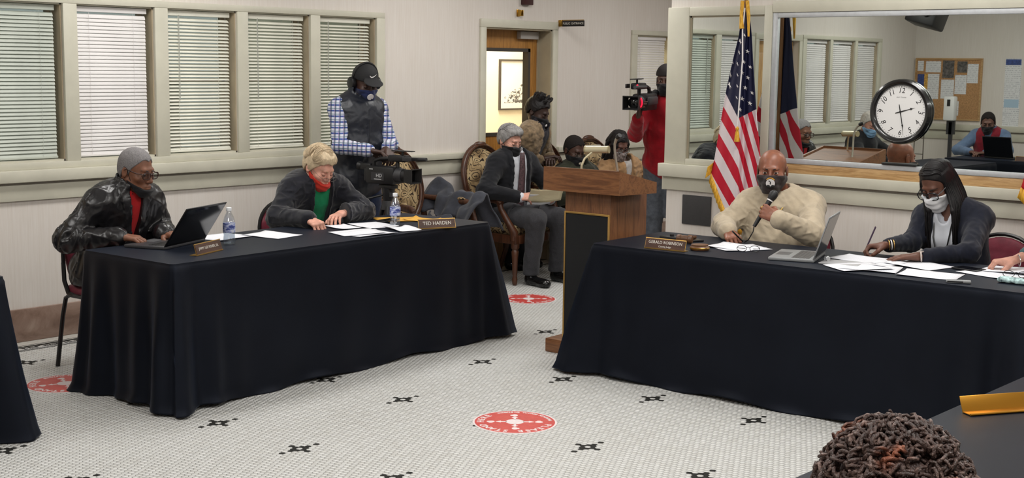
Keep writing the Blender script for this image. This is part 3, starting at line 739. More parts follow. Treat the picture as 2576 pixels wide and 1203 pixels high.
def cloth_mat(name, c, rough=0.85, var=0.12, weave=700, sheen=0.15, vs=14):
    if name in MATS: return MATS[name]
    t = NT(name, rough, spec=0.2); v = t.coord(); f = t.noise(v, vs, 4, 0.6)
    t.col(t.ramp(f, [(0.3, tuple(x * (1 - var) for x in c)), (0.7, tuple(min(255, x * (1 + var)) for x in c))])); t.bump(t.math('ADD', t.math('MULTIPLY', t.noise(v, weave, 2), 0.05), t.noise(v, 9, 1.5, 0.45)), 0.5, 0.02)
    t.b.inputs['Sheen Weight'].default_value = sheen; MATS[name] = t.m; return t.m
EYEW = mat('eye_white', (205, 198, 188), 0.25); IRIS = mat('iris', (38, 24, 16), 0.2)
class Person:
    def __init__(s, label, hip, yaw, lean=12, side=0, spine=0.50, sh=0.16, head=None, hyaw=None, hpitch=15, hroll=0, girth=1.0, slump=0.0, group=None, cat='person', twist=0):
        s.hip = Vector(hip); y = math.radians(yaw); s.f0 = Vector((math.cos(y), math.sin(y), 0)); s.l0 = Vector((-math.sin(y), math.cos(y), 0))
        a = math.radians(lean); b = math.radians(side)
        s.U = (Vector((0, 0, 1)) * math.cos(a) + s.f0 * math.sin(a)).normalized(); s.U = (s.U * math.cos(b) + s.l0 * math.sin(b)).normalized()
        tw = math.radians(twist); l = s.l0 * math.cos(tw) - s.f0 * math.sin(tw)
        s.L = (l - s.U * l.dot(s.U)).normalized(); s.F = s.L.cross(s.U); s.spine = spine; s.g = girth
        s.N = s.hip + s.U * spine + s.F * slump
        s.S = {1: s.N - s.U * 0.065 - s.L * sh + s.F * slump * 0.5, -1: s.N - s.U * 0.065 + s.L * sh + s.F * slump * 0.5}     # +1 right, -1 left
        s.hp = Vector(head) if head is not None else s.N + s.U * 0.15 + s.F * 0.04
        s.HM = head_matrix(s.hp, yaw if hyaw is None else hyaw, hpitch, hroll); s.HI = s.HM.inverted()
        s.neck = s.HI @ (s.N + s.U * 0.0)
        s.seat = 0.481 if s.hip.z < 0.7 else None
        s.root = thing('person', label, cat, (s.hip.x, s.hip.y, 0), group=group); s.o = Vector((s.hip.x, s.hip.y, 0))
        s.E = {}; s.Wr = {}; s.hands = {}; s.body = Skin(); s.parts_order = []; s.headlast = False
    def put(s, sk, name, mats): return sk.build(name, mats, s.root, s.o)
    def mesh(s, mb, name, m, M=None, **kw):
        if M is not None: mb.v = [tuple(M @ Vector(p)) for p in mb.v]
        mb.v = [tuple(Vector(p) - s.o) for p in mb.v]; return mb.build(name, m, s.root, **kw)
    def arm(s, side, wrist, fingers=None, palm=None, hint=None, pose='relaxed', thumb=None, l1=0.29, l2=0.27, size=1.0, hand=True, elbow=None):
        W_ = Vector(wrist); hint = Vector(hint) if hint is not None else Vector((0, 0, -1)) - s.L * side * 0.5
        d = W_ - s.S[side]; mx = (l1 + l2) * 0.99
        if d.length > mx: l1 *= d.length / mx; l2 *= d.length / mx
        s.E[side] = Vector(elbow) if elbow is not None else solve_elbow(s.S[side], W_, l1, l2, hint); s.Wr[side] = W_
        fd = Vector(fingers) if fingers is not None else (W_ - s.E[side])
        if hand:
            M = hand_matrix(W_, fd, palm if palm is not None else (0, 0, -1)); s.hands[side] = M
            s.parts_order.append(side); fv = M.inverted() @ (W_ + (s.E[side] - W_).normalized() * 0.075); s.body.add(hand_field(side, pose, thumb, size, fore=tuple(fv)), 0, M)
    def head(s, skin, it=1, **kw):
        s.skin = skin; s.parts_order.append('h'); s.body.add(head_field(tuple(s.neck), **kw), 0, s.HM, it)
    def finish(s, slots=None):
        b = s.body; V = np.concatenate(b.v); Q = np.concatenate(b.q); M_ = np.concatenate(b.m); cen = V[Q].mean(1); off = np.cumsum([0] + [len(v) for v in b.v]); drop = []; newv = []; newq = []
        isl = np.searchsorted(off, Q[:, 0], side='right') - 1; order = [k for k in (1, -1) if k in s.hands]; hd = len(b.v) - 1 if s.headlast else 0
        names = s.parts_order
        for side in order:
            hi = names.index(side); hd = names.index('h'); e = V3(s.E[side]); S_ = V3(s.S[side])
            qi = np.where(isl == hi)[0]; qh = qi[np.argmin(np.linalg.norm(cen[qi] - e, axis=1))]
            nk = V3(s.N) - V3(s.L) * side * 0.04 - V3(s.U) * 0.05; qi = np.where(isl == hd)[0]; qn = qi[np.argsort(np.linalg.norm(cen[qi] - nk, axis=1))]; qn = next(q for q in qn if q not in drop); drop += [qh, qn]
            ring0 = Q[qh]; r3 = Q[qn]; prev = ring0
            for c, rad in ((e, 0.035), (S_, 0.045)):
                w = V[ring0] - V[ring0].mean(0); w = w / (np.linalg.norm(w, axis=1)[:, None] + 1e-9) * rad; ids = len(V) + len(newv) + np.arange(4); newv += list(c + w); newq += [[prev[k], prev[(k + 1) % 4], ids[(k + 1) % 4], ids[k]] for k in range(4)]; prev = ids
            newq += [[prev[k], prev[(k + 1) % 4], r3[::-1][(k + 1) % 4], r3[::-1][k]] for k in range(4)]
        keep = np.ones(len(Q), bool); keep[drop] = False
        b.v = [V] + ([np.array(newv)] if newv else []); b.q = [Q[keep]] + ([np.array(newq)] if newq else []); b.m = [M_[keep], np.zeros(len(newq), int)]
        return s.put(b, 'body', s.skin)
    def eyes(s, mode='open', look=(0, 0), brow=(30, 22, 18), lid=None):
        if mode == 'open':
            for k in (-1, 1):
                s.mesh(MB().ell((k * 0.0318, -0.0785, -0.002), (0.0118, 0.0115, 0.0078), 14, 8), 'eye', EYEW, s.HM)
                s.mesh(MB().ell((k * 0.0318, -0.0775, 0.0058), (0.0150, 0.0128, 0.0062), 14, 8), 'eyelid', s.skin, s.HM); s.mesh(MB().ell((k * 0.0318, -0.0775, -0.0100), (0.0145, 0.0122, 0.0055), 14, 8), 'eyelid', s.skin, s.HM)
                s.mesh(MB().ell((k * 0.0318 + look[0] * 0.004, -0.0868, -0.002 + look[1] * 0.004), (0.0068, 0.0045, 0.0068), 12, 6), 'iris', IRIS, s.HM)
        else:
            for k in (-1, 1):
                s.mesh(MB().tube([(k * 0.0318 + (t - 2) * 0.006, -0.0905 + 0.0018 * abs(t - 2), -0.008 - 0.0022 * (2 - abs(t - 2))) for t in range(5)], 0.0015, 5), 'lash_line', mat('lashes', (24, 18, 16), 0.7), s.HM)
                s.mesh(MB().ell((k * 0.0318, -0.0778, -0.002), (0.0145, 0.0128, 0.0112), 14, 8), 'eyelid', s.skin, s.HM)
        for k in (-1, 1): s.mesh(MB().tube([(k * (0.014 + t * 0.0085), -0.0970 + 0.0021 * t * t * 0.8, 0.0185 + 0.004 * math.sin(t * 0.8)) for t in range(5)], [0.0022, 0.003, 0.003, 0.0024, 0.0013], 6), 'eyebrow', mat('brow_%d_%d' % (brow[0], brow[1]), brow, 0.9), s.HM)
    def hair(s, f, m, name='hair', it=1):
        return s.put(Skin().add(f, 0, s.HM, it), name, m)
    def mask(s, m, loops=True, loopm=None, ear=(0.079, 0.0, 0.01), **kw):
        o = s.put(Skin().add(mask_field(**kw), 0, s.HM), 'face_mask', m); w = kw.get('wide', 1.0)
        if loops:
            mb = MB(); below = kw.get('below', False)
            for k in (-1, 1):
                z1 = -0.045 if not below else -0.06
                mb.tube([(k * 0.062 * w, -0.03, z1), (k * 0.074 * w, -0.015, -0.02), (k * 0.079 * w, 0.0, 0.018), (k * 0.083 * w, 0.02, 0.022)], 0.0016, 5)
                mb.tube([(k * 0.055 * w, -0.02, -0.085), (k * 0.07 * w, 0.0, -0.05), (k * 0.078 * w, 0.02, -0.03)], 0.0016, 5)
            s.mesh(mb, 'ear_loops', loopm or m, s.HM)
        return o
    def glasses(s, m, w=0.026, hgt=0.018, y=-0.108, z=-0.004, r=0.0017, slip=0.0, lens=True, rimless=False):
        mb = MB(); ln = []
        for k in (-1, 1):
            pts = []
            for t in range(18):
                a = 2 * PI * t / 18; ca, sa = math.cos(a), math.sin(a); sx = abs(ca) ** 0.7 * (1 if ca > 0 else -1); sz = abs(sa) ** 0.7 * (1 if sa > 0 else -1)
                pts.append((k * 0.0335 + w * sx, y - slip * 0.5 + 0.006 * (k * w * sx / 0.026 * 0.5 + 0.5) ** 2, z - slip + hgt * sz))
            if not rimless: mb.tube(pts, r, 6, closed=True)
            ln.append(pts)
        mb.tube([(-0.009, y - slip * 0.5, z - slip + 0.006), (0, y - slip * 0.5 - 0.002, z - slip + 0.009), (0.009, y - slip * 0.5, z - slip + 0.006)], r, 6)
        for k in (-1, 1): mb.tube([(k * (0.0335 + w), y - slip * 0.5 + 0.005, z - slip + 0.008), (k * 0.072, -0.07, z - slip * 0.7 + 0.008), (k * 0.0815, 0.0, 0.012), (k * 0.083, 0.02, 0.0)], r * 0.9, 6)
        g = s.mesh(mb, 'glasses', m, s.HM)
        if lens:
            mb = MB()
            for pts in ln: mb.add([Vector(p) for p in pts], [tuple(range(18))])
            s.mesh(mb, 'lenses', thin_glass('spectacle_lens', (238, 242, 244), 0.12), s.HM)
        return g
    def coords(s, x, y, z):
        """torso coordinates: across (left +), forward, up the spine from the hips"""
        q = (x - s.hip.x, y - s.hip.y, z - s.hip.z)
        return tuple(q[0] * A.x + q[1] * A.y + q[2] * A.z for A in (s.L, s.F, s.U))
    def torso(s, f, pad=0.0, k=0.06, belly=0.0, hem=-0.06, yoke=True, bust=0.0):
        g = s.g; A = (s.L, s.F, s.U); P = s.hip; sp = s.spine
        f.ell(P + s.U * (0.02 + hem * 0.5), (0.165 * g + pad, 0.120 * g + pad + belly * 0.6, 0.14 - hem * 0.4), A)
        f.ell(P + s.U * (sp * 0.36) + s.F * (0.01 + belly * 0.5), (0.150 * g + pad + belly * 0.3, 0.112 * g + pad + belly * 0.6, 0.18), A, k=k)
        f.ell(P + s.U * (sp * 0.72) + s.F * 0.005, (0.158 * g + pad, 0.112 * g + pad, 0.165), A, k=k)
        if bust:
            for q in (-1, 1): f.ell(P + s.U * (sp * 0.66) + s.F * (0.10 * g) + s.L * q * 0.075, (0.065, 0.05 * bust, 0.06), A, k=0.05)
        f.ell(P + s.U * (sp * 0.93), (0.125 * g + pad, 0.085 * g + pad, 0.06), A, k=k)
        if yoke:
            for q in (1, -1): f.cone(s.N - s.U * 0.015 + s.L * (-q) * 0.045, s.S[q], 0.054 + pad, 0.052 + pad, k=0.04)
        else:
            for q in (1, -1): f.cone(s.N - s.U * 0.02 + s.L * (-q) * 0.05, s.S[q] + s.L * q * 0.03, 0.052 + pad, 0.046 + pad, k=0.04)
    def box(s, pts, m):
        P = np.array([V3(p) for p in pts]); return P.min(0) - m, P.max(0) + m
    def top(s, name, m, h=0.0085, pad=0.012, arms=(1, -1), r=(0.066, 0.056, 0.044), belly=0.0, hem=-0.06, wr=0.006, wf=60, seed=3, vopen=None, lapel=0.0, collar=0.0, cuff=0.0, bust=0.0, neckhole=True, k_arm=0.05, arm_end=-0.05, zip_=None, back_collar=0.0, elbow_wr=0.0, scoop=0.0):
        pts = [s.hip - s.U * (0.16 - hem), s.hip + s.F * 0.2 + s.L * 0.25, s.hip + s.F * 0.2 - s.L * 0.25, s.hip - s.F * 0.2, s.N + s.U * 0.09 + s.F * 0.08, s.S[1], s.S[-1], s.N - s.F * 0.12]
        for a in arms: pts += [s.E[a], s.Wr[a]]
        lo, hi = s.box(pts, 0.09); f = Field(lo, hi, h); s.torso(f, pad, belly=belly, hem=hem, bust=bust, yoke=bool(arms))
        for a in arms:
            f.cone(s.S[a], s.E[a], r[0], r[1], k=k_arm); we = s.E[a] + (s.Wr[a] - s.E[a]) * (1.0 + arm_end)
            f.cone(s.E[a], we, r[1], r[2], k=0.02)
            if cuff: f.cone(we - (we - s.E[a]).normalized() * 0.035, we, r[2] + cuff, r[2] + cuff, k=0.004)
        if collar:
            for t in range(16):
                a = 2 * PI * t / 16; c_ = s.N + s.U * (0.025 + back_collar * (0.5 - 0.5 * math.cos(a))) + s.L * math.sin(a) * 0.068 + s.F * (math.cos(a) * 0.066 + 0.012); f.cone(c_ - s.U * 0.03, c_ + s.U * collar, 0.012, 0.009, k=0.012)
        if wr:
            if elbow_wr:
                Es = [s.E[a] for a in arms]
                f.wrinkle(wr, wf, seed, where=lambda x, y, z: 0.6 + elbow_wr * sum(np.exp(-((x - e.x) ** 2 + (y - e.y) ** 2 + (z - e.z) ** 2) / 0.022) for e in Es))
            else: f.wrinkle(wr, wf, seed)
        if lapel or vopen:
            w0, c0, w1, c1 = vopen           # half width at the neck, at height c0; half width at the bottom, height c1
            def cut(D, x, y, z):
                a, b, c = s.coords(x, y, z); t = np.clip((c - c1) / (c0 - c1), 0, 1); w = w1 + (w0 - w1) * t
                if lapel: D = D - 0.009 * ((np.abs(a) < w + lapel * (0.35 + 0.65 * t)) & (c > c1) & (b > 0.02))
                ins = np.maximum(np.maximum(np.abs(a) - w, c1 - c), 0.01 - b); return np.maximum(D, -ins)
            f.apply(cut)
        if scoop: f.cone(s.N - s.U * scoop + s.F * 0.10, s.N + s.U * 0.1 + s.F * 0.09, 0.03, 0.085, op='s')
        if s.seat: f.apply(lambda D, x, y, z: np.maximum(D, s.seat + 0.004 - z))
        if neckhole:
            f.cone(s.N - s.U * 0.03 + s.F * 0.012, s.N + s.U * 0.16 + s.F * 0.05, 0.057, 0.06, op='s')
        return s.put(Skin().add(f, 0), name, m)
    def legs(s, m, knees, feet, h=0.014, r=(0.085, 0.068, 0.056), wr=0.006, seed=5, name='trousers', cut=None, shoe=None, toe=None):
        pts = [s.hip] + [Vector(k) for k in knees] + [Vector(k) for k in feet]; lo, hi = s.box(pts, 0.16); f = Field(lo, hi, h)
        f.ell(s.hip - Vector((0, 0, 0.01)), (0.17 * s.g, 0.125 * s.g, 0.11), (s.l0, s.f0, (0, 0, 1)))
        for q, kn, ft in zip((-1, 1), knees, feet):
            hj = s.hip + s.l0 * q * -0.085 - Vector((0, 0, 0.01)); f.cone(hj, kn, r[0] * s.g, r[1], k=0.05); f.cone(kn, ft, r[1], r[2], k=0.03)
        if wr: f.wrinkle(wr, 55, seed)
        f.apply(lambda D, x, y, z: np.maximum(D, (min(Vector(p).z for p in feet) - 0.02) - z))
        if s.seat: f.apply(lambda D, x, y, z: np.maximum(D, np.where((x - s.hip.x) ** 2 + (y - s.hip.y) ** 2 < 0.31 ** 2, (s.seat - z) * ((x - s.hip.x) * s.f0.x + (y - s.hip.y) * s.f0.y < 0.235), -1.0) + 0.0 * D))
        o = s.put(Skin().add(f, 0), name, m)
        if shoe:
            for ft in feet:
                ft = Vector(ft); t = Vector(toe).normalized(); sd = Vector((0, 0, 1)).cross(t); a = (t, sd, (0, 0, 1))
                g = Field((ft.x - 0.3, ft.y - 0.3, -0.005), (ft.x + 0.3, ft.y + 0.3, 0.17), 0.006); b0 = Vector((ft.x, ft.y, 0))
                g.cone(b0 + t * 0.0 + Vector((0, 0, 0.04)), b0 + t * 0.17 + Vector((0, 0, 0.032)), 0.042, 0.034); g.ell(b0 + t * 0.16 + Vector((0, 0, 0.03)), (0.06, 0.046, 0.034), a, k=0.02); g.cone(b0 + Vector((0, 0, 0.05)), b0 + Vector((0, 0, 0.12)), 0.044, 0.04, k=0.03)
                g.apply(lambda D, x, y, z: np.maximum(D, 0.002 - z)); s.put(Skin().add(g, 0), 'shoe', shoe)
        return o
# ------------------------------------------------------------------ tables under black cloths
CLOTH = NT('black_tablecloth', 0.5, spec=0.24); CLOTH.b.inputs['Specular Tint'].default_value = lin((186, 198, 226))
_v = CLOTH.coord(); CLOTH.col(CLOTH.ramp(CLOTH.noise(_v, 3.0, 4, 0.6), [(0.3, (11, 12, 17)), (0.7, (16, 18, 24))])); CLOTH.bump(CLOTH.noise(_v, 900, 2), 0.2, 0.001); CLOTH.b.inputs['Sheen Weight'].default_value = 0.07; CLOTH.b.inputs['Sheen Tint'].default_value = lin((150, 175, 225)); CLOTH.b.inputs['Sheen Roughness'].default_value = 0.4; CLOTH = CLOTH.m
TZ = 0.745
def cloth_table(label, center, rz, L, Wd, flares, seed=0, hem=0.012, side=0.045, cdirs=((.7, .7),) * 4):
    """flares: outward reach of the cloth at the four corners (+x-y, +x+y, -x+y, -x-y)"""
    t = thing('conference_table', label, 'table', (center[0], center[1], 0), rz)
    hx, hy, cr = L / 2, Wd / 2, 0.025; per = []     # (x, y, nx, ny)
    cs = [(hx, -hy, -PI / 2), (hx, hy, 0.0), (-hx, hy, PI / 2), (-hx, -hy, PI)]
    cpos = []; s = 0.0
    for i, (cx, cy, a0) in enumerate(cs):
        ox, oy = cx - math.copysign(cr, cx), cy - math.copysign(cr, cy)
        for k in range(7):
            a = a0 + PI / 2 * k / 6; per.append((ox + cr * math.cos(a), oy + cr * math.sin(a), math.cos(a), math.sin(a)))
        nx_, ny_, na = cs[(i + 1) % 4]; a = a0 + PI / 2
        x0, y0 = per[-1][0], per[-1][1]
        ex, ey = nx_ - math.copysign(cr, nx_) + cr * math.cos(na), ny_ - math.copysign(cr, ny_) + cr * math.sin(na)
        n = max(4, int(math.hypot(ex - x0, ey - y0) / 0.022))
        for k in range(1, n): per.append((x0 + (ex - x0) * k / n, y0 + (ey - y0) * k / n, math.cos(a), math.sin(a)))
    rs = random.Random(seed); ph = [rs.uniform(0, 6.28) for _ in range(8)]
    rows = [0.0, 0.006, 0.014, 0.03, 0.06, 0.1, 0.15, 0.2, 0.26, 0.32, 0.38, 0.44, 0.5, 0.56, 0.62, 0.68, 0.74, 0.8, 0.85, 0.9, 0.94, 0.97, 0.99, 1.0]
    mb = MB(); vs = []; npr = len(per); arc = 0.0
    for j, tt in enumerate(rows):
        for i, (x, y, nx, ny) in enumerate(per):
            w = 0; dirx, diry = nx, ny; fl = 0; pl = 0
            for c, (cx, cy, _) in enumerate(cs):
                dx, dy = x - cx, y - cy; ds = abs(dx) + abs(dy); sg = 1 if abs(dx) > abs(dy) else -1
                if ds < 0.7:
                    kx, ky = cdirs[c]; asym = kx > 0.9; ww = math.exp(-(ds / ((0.04 if sg > 0 else 0.17) if asym else 0.12)) ** 2); w2 = math.exp(-(ds / 0.26) ** 2); q = math.sqrt(0.5)
                    dirx += ww * 1.6 * math.copysign(kx, cx); diry += ww * 1.6 * math.copysign(ky, cy)
                    fl += ww * flares[c]; pl += w2 * math.cos(ds * 34 + sg * 0.9 + ph[c]) * (0.040 if not asym else (0.012 if sg > 0 else 0.03)) * (1 if flares[c] > 0.05 else 0.3)
            dl = math.hypot(dirx, diry); dirx /= dl; diry /= dl
            sc = x * 2.1 + y * 1.7
            wave = 0.010 * math.sin(sc * 3.1 + ph[4]) + 0.006 * math.sin(sc * 7.3 + ph[5] + tt * 2)
            off = 0.006 * min(1, tt / 0.03) + side * tt ** 1.3 + fl * tt ** 1.05 + pl * min(1, tt * 1.6) + wave * tt
            drop = TZ - hem
            if tt > 0.95: off += (tt - 0.95) * 0.25 * (1 + 0.6 * math.sin(sc * 9))
            z = TZ - drop * tt - (0.004 if tt > 0 and tt < 0.02 else 0) + 0.012 * tt * math.sin(sc * 4 + ph[6])
            vs.append((x + dirx * off, y + diry * off, max(z, 0.004)))
    fs = [(j * npr + i, (j + 1) * npr + i, (j + 1) * npr + (i + 1) % npr, j * npr + (i + 1) % npr) for j in range(len(rows) - 1) for i in range(npr)]
    fs.append(tuple(range(npr)))
    mb.add(vs, fs); o = mb.build('tablecloth', CLOTH, t, angle=70)
    so = o.modifiers.new('thickness', 'SOLIDIFY'); so.thickness = 0.003; so.offset = -1
    MB().box((-hx + 0.008, -hy + 0.008, TZ - 0.04), (hx - 0.008, hy - 0.008, TZ - 0.008)).build('tabletop', mat('laminate', (120, 104, 86), 0.5, var=0.1), t, smooth=False)
    for sx in (-1, 1):
        for sy in (-1, 1): MB().tube([(sx * (hx - 0.25), sy * (hy - 0.09), 0), (sx * (hx - 0.25), sy * (hy - 0.09), TZ - 0.04)], 0.014, 8).build('leg', BLACKM, t)
    return t
def edge_center(A, B, Wd):
    A, B = Vector(A), Vector(B); d = (B - A).normalized(); n = Vector((-d.y, d.x)); return (A + B) / 2 + n * Wd / 2, math.atan2(d.y, d.x)
TW = 0.74
c1, a1 = edge_center((-5.415, 3.60), (-5.56, 6.03), TW)
T1 = cloth_table('long black-draped table in front of the windows, with two members seated behind', c1, a1, 2.43, TW, (0.19, 0.12, 0.10, 0.09), 3, side=0.012, cdirs=((.95, .2), (.7, .7), (.7, .7), (.7, .7)))
c2, a2 = edge_center((-4.495, 5.716), (-2.10, 5.829), TW)
T2 = cloth_table('long black-draped table in front of the mirror wall, with a laptop in its middle', c2, a2, 2.40, TW, (0.10, 0.1, 0.1, 0.17), 5, side=0.02, cdirs=((.7, .7), (.7, .7), (.7, .7), (.98, .05)))
T3 = cloth_table('black-draped table in the near right corner, with the back of a name plate on it', (-1.145, 3.575), PI / 2, 2.44, 0.75, (0.1, 0.1, 0.1, 0.1), 8)
T4 = cloth_table('black-draped table cut off by the left edge of the photo', (-5.975, 1.945), PI / 2 + 0.03, 1.80, 0.76, (0.10, 0.1, 0.1, 0.1), 11)
T5 = cloth_table('dark-draped table with a black laptop, seen only in the mirror', (-5.0, 0.38), 0.0, 2.6, 0.74, (0.1, 0.1, 0.1, 0.1), 13)

# ------------------------------------------------------------------ stacking chairs with burgundy pads
BURG = cloth_mat('burgundy_vinyl', (104, 36, 50), 0.5, 0.1, 300, 0.1)
BTUBE = mat('black_tube', (28, 26, 27), 0.35, 0.3, var=0.1, vs=10)
def stack_chair(label, loc, yaw):
    c = thing('stacking_chair', label, 'chair', (loc[0], loc[1], 0), math.radians(yaw), 'burgundy stacking chairs')
    f = Field((-0.26, -0.25, 0.38), (0.27, 0.25, 0.5), 0.011); f.box((0.0, 0, 0.445), (0.225, 0.215, 0.032), rnd=0.03); f.ell((0.02, 0, 0.46), (0.21, 0.2, 0.03), k=0.02); Skin().add(f).build('seat', BURG, c)
    f = Field((-0.4, -0.26, 0.48), (-0.1, 0.26, 0.95), 0.011); t = math.radians(10); A = ((math.cos(t), 0, math.sin(t)), (0, 1, 0), (-math.sin(t), 0, math.cos(t)))
    f.ell((-0.238, 0, 0.655), (0.03, 0.195, 0.155), A); f.box((-0.23, 0, 0.61), (0.022, 0.185, 0.09), A, rnd=0.02, k=0.03); Skin().add(f).build('backrest', BURG, c)
    arch = [(-0.2 - 0.045 * math.sin(PI * k / 16) - 0.02, -0.215 * math.cos(PI * k / 16), 0.60 + 0.22 * math.sin(PI * k / 16) ** 0.8) for k in range(17)]
    MB().tube(arch, 0.011, 8).build('back_frame', BTUBE, c)
    for s in (-1, 1):
        y = s * 0.225
        MB().tube([(-0.285, y * 1.02, 0.0), (-0.225, y, 0.30), (-0.19, y, 0.405), (-0.15, y, 0.425), (0.05, y, 0.425), (0.19, y, 0.42)], 0.0125, 8).build('leg', BTUBE, c)
        MB().tube([(0.24, y * 1.02, 0.0), (0.2, y, 0.40), (0.175, y, 0.43)], 0.0125, 8).build('leg', BTUBE, c)
        MB().tube([(-0.22, y * 0.955, 0.60), (-0.2, y, 0.5), (-0.165, y, 0.435), (-0.11, y, 0.425)], 0.0125, 8).build('back_post', BTUBE, c)
    MB().tube([(-0.16, -0.225, 0.42), (-0.16, 0.225, 0.42)], 0.01, 8).tube([(0.17, -0.225, 0.415), (0.17, 0.225, 0.415)], 0.01, 8).build('seat_rail', BTUBE, c)
    return c

# ------------------------------------------------------------------ carved armchairs with paisley upholstery
CWOOD = wood('walnut', (46, 26, 17), (84, 50, 32), 'z', 8, 0.35)
PAIS = NT('paisley', 0.8, spec=0.2)
_v = PAIS.coord(); _w = PAIS.n('ShaderNodeTexVoronoi', feature='F1'); _w.inputs['Scale'].default_value = 12; _w.inputs['Randomness'].default_value = 0.9
_d = PAIS.n('ShaderNodeTexNoise'); _d.inputs['Scale'].default_value = 6; PAIS.l(_v, _d.inputs['Vector'])
_a = PAIS.n('ShaderNodeVectorMath', operation='MULTIPLY_ADD'); PAIS.l(_d.outputs['Color'], _a.inputs[0]); _a.inputs[1].default_value = (0.22, 0.22, 0.22); PAIS.l(_v, _a.inputs[2]); PAIS.l(_a.outputs[0], _w.inputs['Vector'])
_r = PAIS.math('SINE', PAIS.math('MULTIPLY', _w.outputs['Distance'], 22.0)); _n2 = PAIS.noise(_v, 9, 3)
_base = PAIS.ramp(_n2, [(0.35, (104, 84, 58)), (0.5, (160, 136, 100)), (0.65, (186, 164, 126))])
PAIS.col(PAIS.mix(PAIS.ramp(_r, [(0.62, (0, 0, 0)), (0.8, (255, 255, 255))]), _base, (44, 33, 26))); PAIS = PAIS.m
def armchair_mesh_parts():
    t = math.radians(13); c, s = math.cos(t), math.sin(t)
    def B(y, v, d=0.0): return Vector((-0.25 - s * v + c * d, y, 0.50 + c * v + s * d))       # back plane: y across, v up
    parts = []
    f = Field((-0.46, -0.3, 0.42), (-0.1, 0.3, 1.1), 0.011); A = ((c, 0, s), (0, 1, 0), (-s, 0, c)); f.ell(B(0, 0.295), (0.045, 0.225, 0.262), A); parts.append(('back_cushion', f, PAIS))
    f = Field((-0.32, -0.33, 0.36), (0.34, 0.33, 0.53), 0.012); f.box((0.0, 0, 0.435), (0.27, 0.27, 0.05), rnd=0.04); f.ell((0.01, 0, 0.455), (0.25, 0.25, 0.05), k=0.03); parts.append(('seat_cushion', f, PAIS))
    ms = [(n, Skin().add(q), m) for n, q, m in parts]
    mbs = []
    ring = [B(0.245 * math.cos(2 * PI * k / 40), 0.295 + 0.285 * math.sin(2 * PI * k / 40)) for k in range(40)]
    mbs.append(('back_frame', MB().tube(ring, 0.024, 10, closed=True).tube([r + Vector((0.026, 0, 0.006)) for r in ring], 0.008, 6, closed=True), CWOOD))
    mbs.append(('crest', MB().ell(B(0, 0.585, 0.01), (0.022, 0.075, 0.03)), CWOOD))
    mbs.append(('seat_rail', MB().box((-0.28, -0.3, 0.33), (0.3, -0.26, 0.40), bev=0.008).box((-0.28, 0.26, 0.33), (0.3, 0.3, 0.40), bev=0.008).box((0.26, -0.26, 0.33), (0.305, 0.26, 0.40), bev=0.008).box((-0.28, -0.26, 0.33), (-0.24, 0.26, 0.40), bev=0.008), CWOOD))
    leg = [(0.014, 0.0), (0.02, 0.015), (0.022, 0.05), (0.016, 0.075), (0.02, 0.09), (0.024, 0.2), (0.03, 0.27), (0.022, 0.285), (0.034, 0.30), (0.036, 0.335)]
    for sd in (-1, 1):
        mbs.append(('leg', MB().lathe(leg, 16, (0.265, sd * 0.265, 0)), CWOOD))
        mbs.append(('leg', MB().tube([(-0.36, sd * 0.24, 0.0), (-0.29, sd * 0.25, 0.2), (-0.26, sd * 0.26, 0.36), (-0.27, sd * 0.235, 0.6)], [0.018, 0.022, 0.026, 0.024], 8), CWOOD))
        mbs.append(('arm', MB().tube([B(sd * 0.245, 0.2), (-0.16, sd * 0.3, 0.685), (0.02, sd * 0.325, 0.675), (0.14, sd * 0.33, 0.665), (0.175, sd * 0.33, 0.645)], [0.02, 0.024, 0.026, 0.028, 0.024], 10), CWOOD))
        mbs.append(('arm_post', MB().tube([(0.15, sd * 0.33, 0.655), (0.165, sd * 0.325, 0.6), (0.22, sd * 0.30, 0.5), (0.265, sd * 0.28, 0.42), (0.265, sd * 0.275, 0.36)], [0.026, 0.024, 0.027, 0.034, 0.034], 10), CWOOD))
        mbs.append(('arm_pad', MB().ell((-0.02, sd * 0.318, 0.695), (0.12, 0.024, 0.018)), PAIS))
    return ms, mbs
_proto = None
def armchair(label, loc, yaw):
    global _proto
    if _proto is None:
        c = thing('carved_armchair', label, 'armchair', (loc[0], loc[1], 0), math.radians(yaw), 'carved armchairs along the wall')
        ms, mbs = armchair_mesh_parts()
        for n, sk, m in ms: sk.build(n, m, c)
        for n, mb, m in mbs: mb.build(n, m, c)
        _proto = c; return c
    c = copy_tree(_proto); c.location = (loc[0], loc[1], 0); c.rotation_euler = (0, 0, math.radians(yaw)); c['label'] = label; return c

# ------------------------------------------------------------------ lectern
LWX = wood('lectern_wood', (84, 50, 29), (130, 86, 53), 'x', 7); LWZ = wood('lectern_wood_upright', (82, 50, 30), (124, 82, 52), 'z', 7)
lect = thing('lectern', 'brown wood-grain lectern with a black front panel, lamp and gooseneck microphone', 'lectern', (-4.775, 6.20, 0), math.radians(2.5))
MB().box((-0.29, -0.20, 0.0), (0.29, 0.24, 0.085), bev=0.008).build('base', LWX, lect)
MB().box((-0.165, -0.185, 0.085), (0.165, 0.19, 0.99), bev=0.003).build('column', LWZ, lect)
GOLD = mat('gold_trim', (198, 158, 92), 0.35, 0.7)
pnl = MB().box((-0.155, -0.192, 0.10), (0.155, -0.186, 0.86)).build('front_panel', mat('black_felt', (16, 17, 19), 0.9), lect, smooth=False)
mb = MB()
for (x0, x1, z0, z1) in ((-0.163, -0.153, 0.095, 0.872), (0.153, 0.163, 0.095, 0.872), (-0.153, 0.153, 0.86, 0.872)): mb.box((x0, -0.197, z0), (x1, -0.185, z1), bev=0.002)
mb.build('gold_edging', GOLD, pnl)
hd = MB(); xw = 0.272; prof = [(-0.262, 0.995), (-0.262, 1.134), (0.13, 1.05), (0.13, 0.985)]
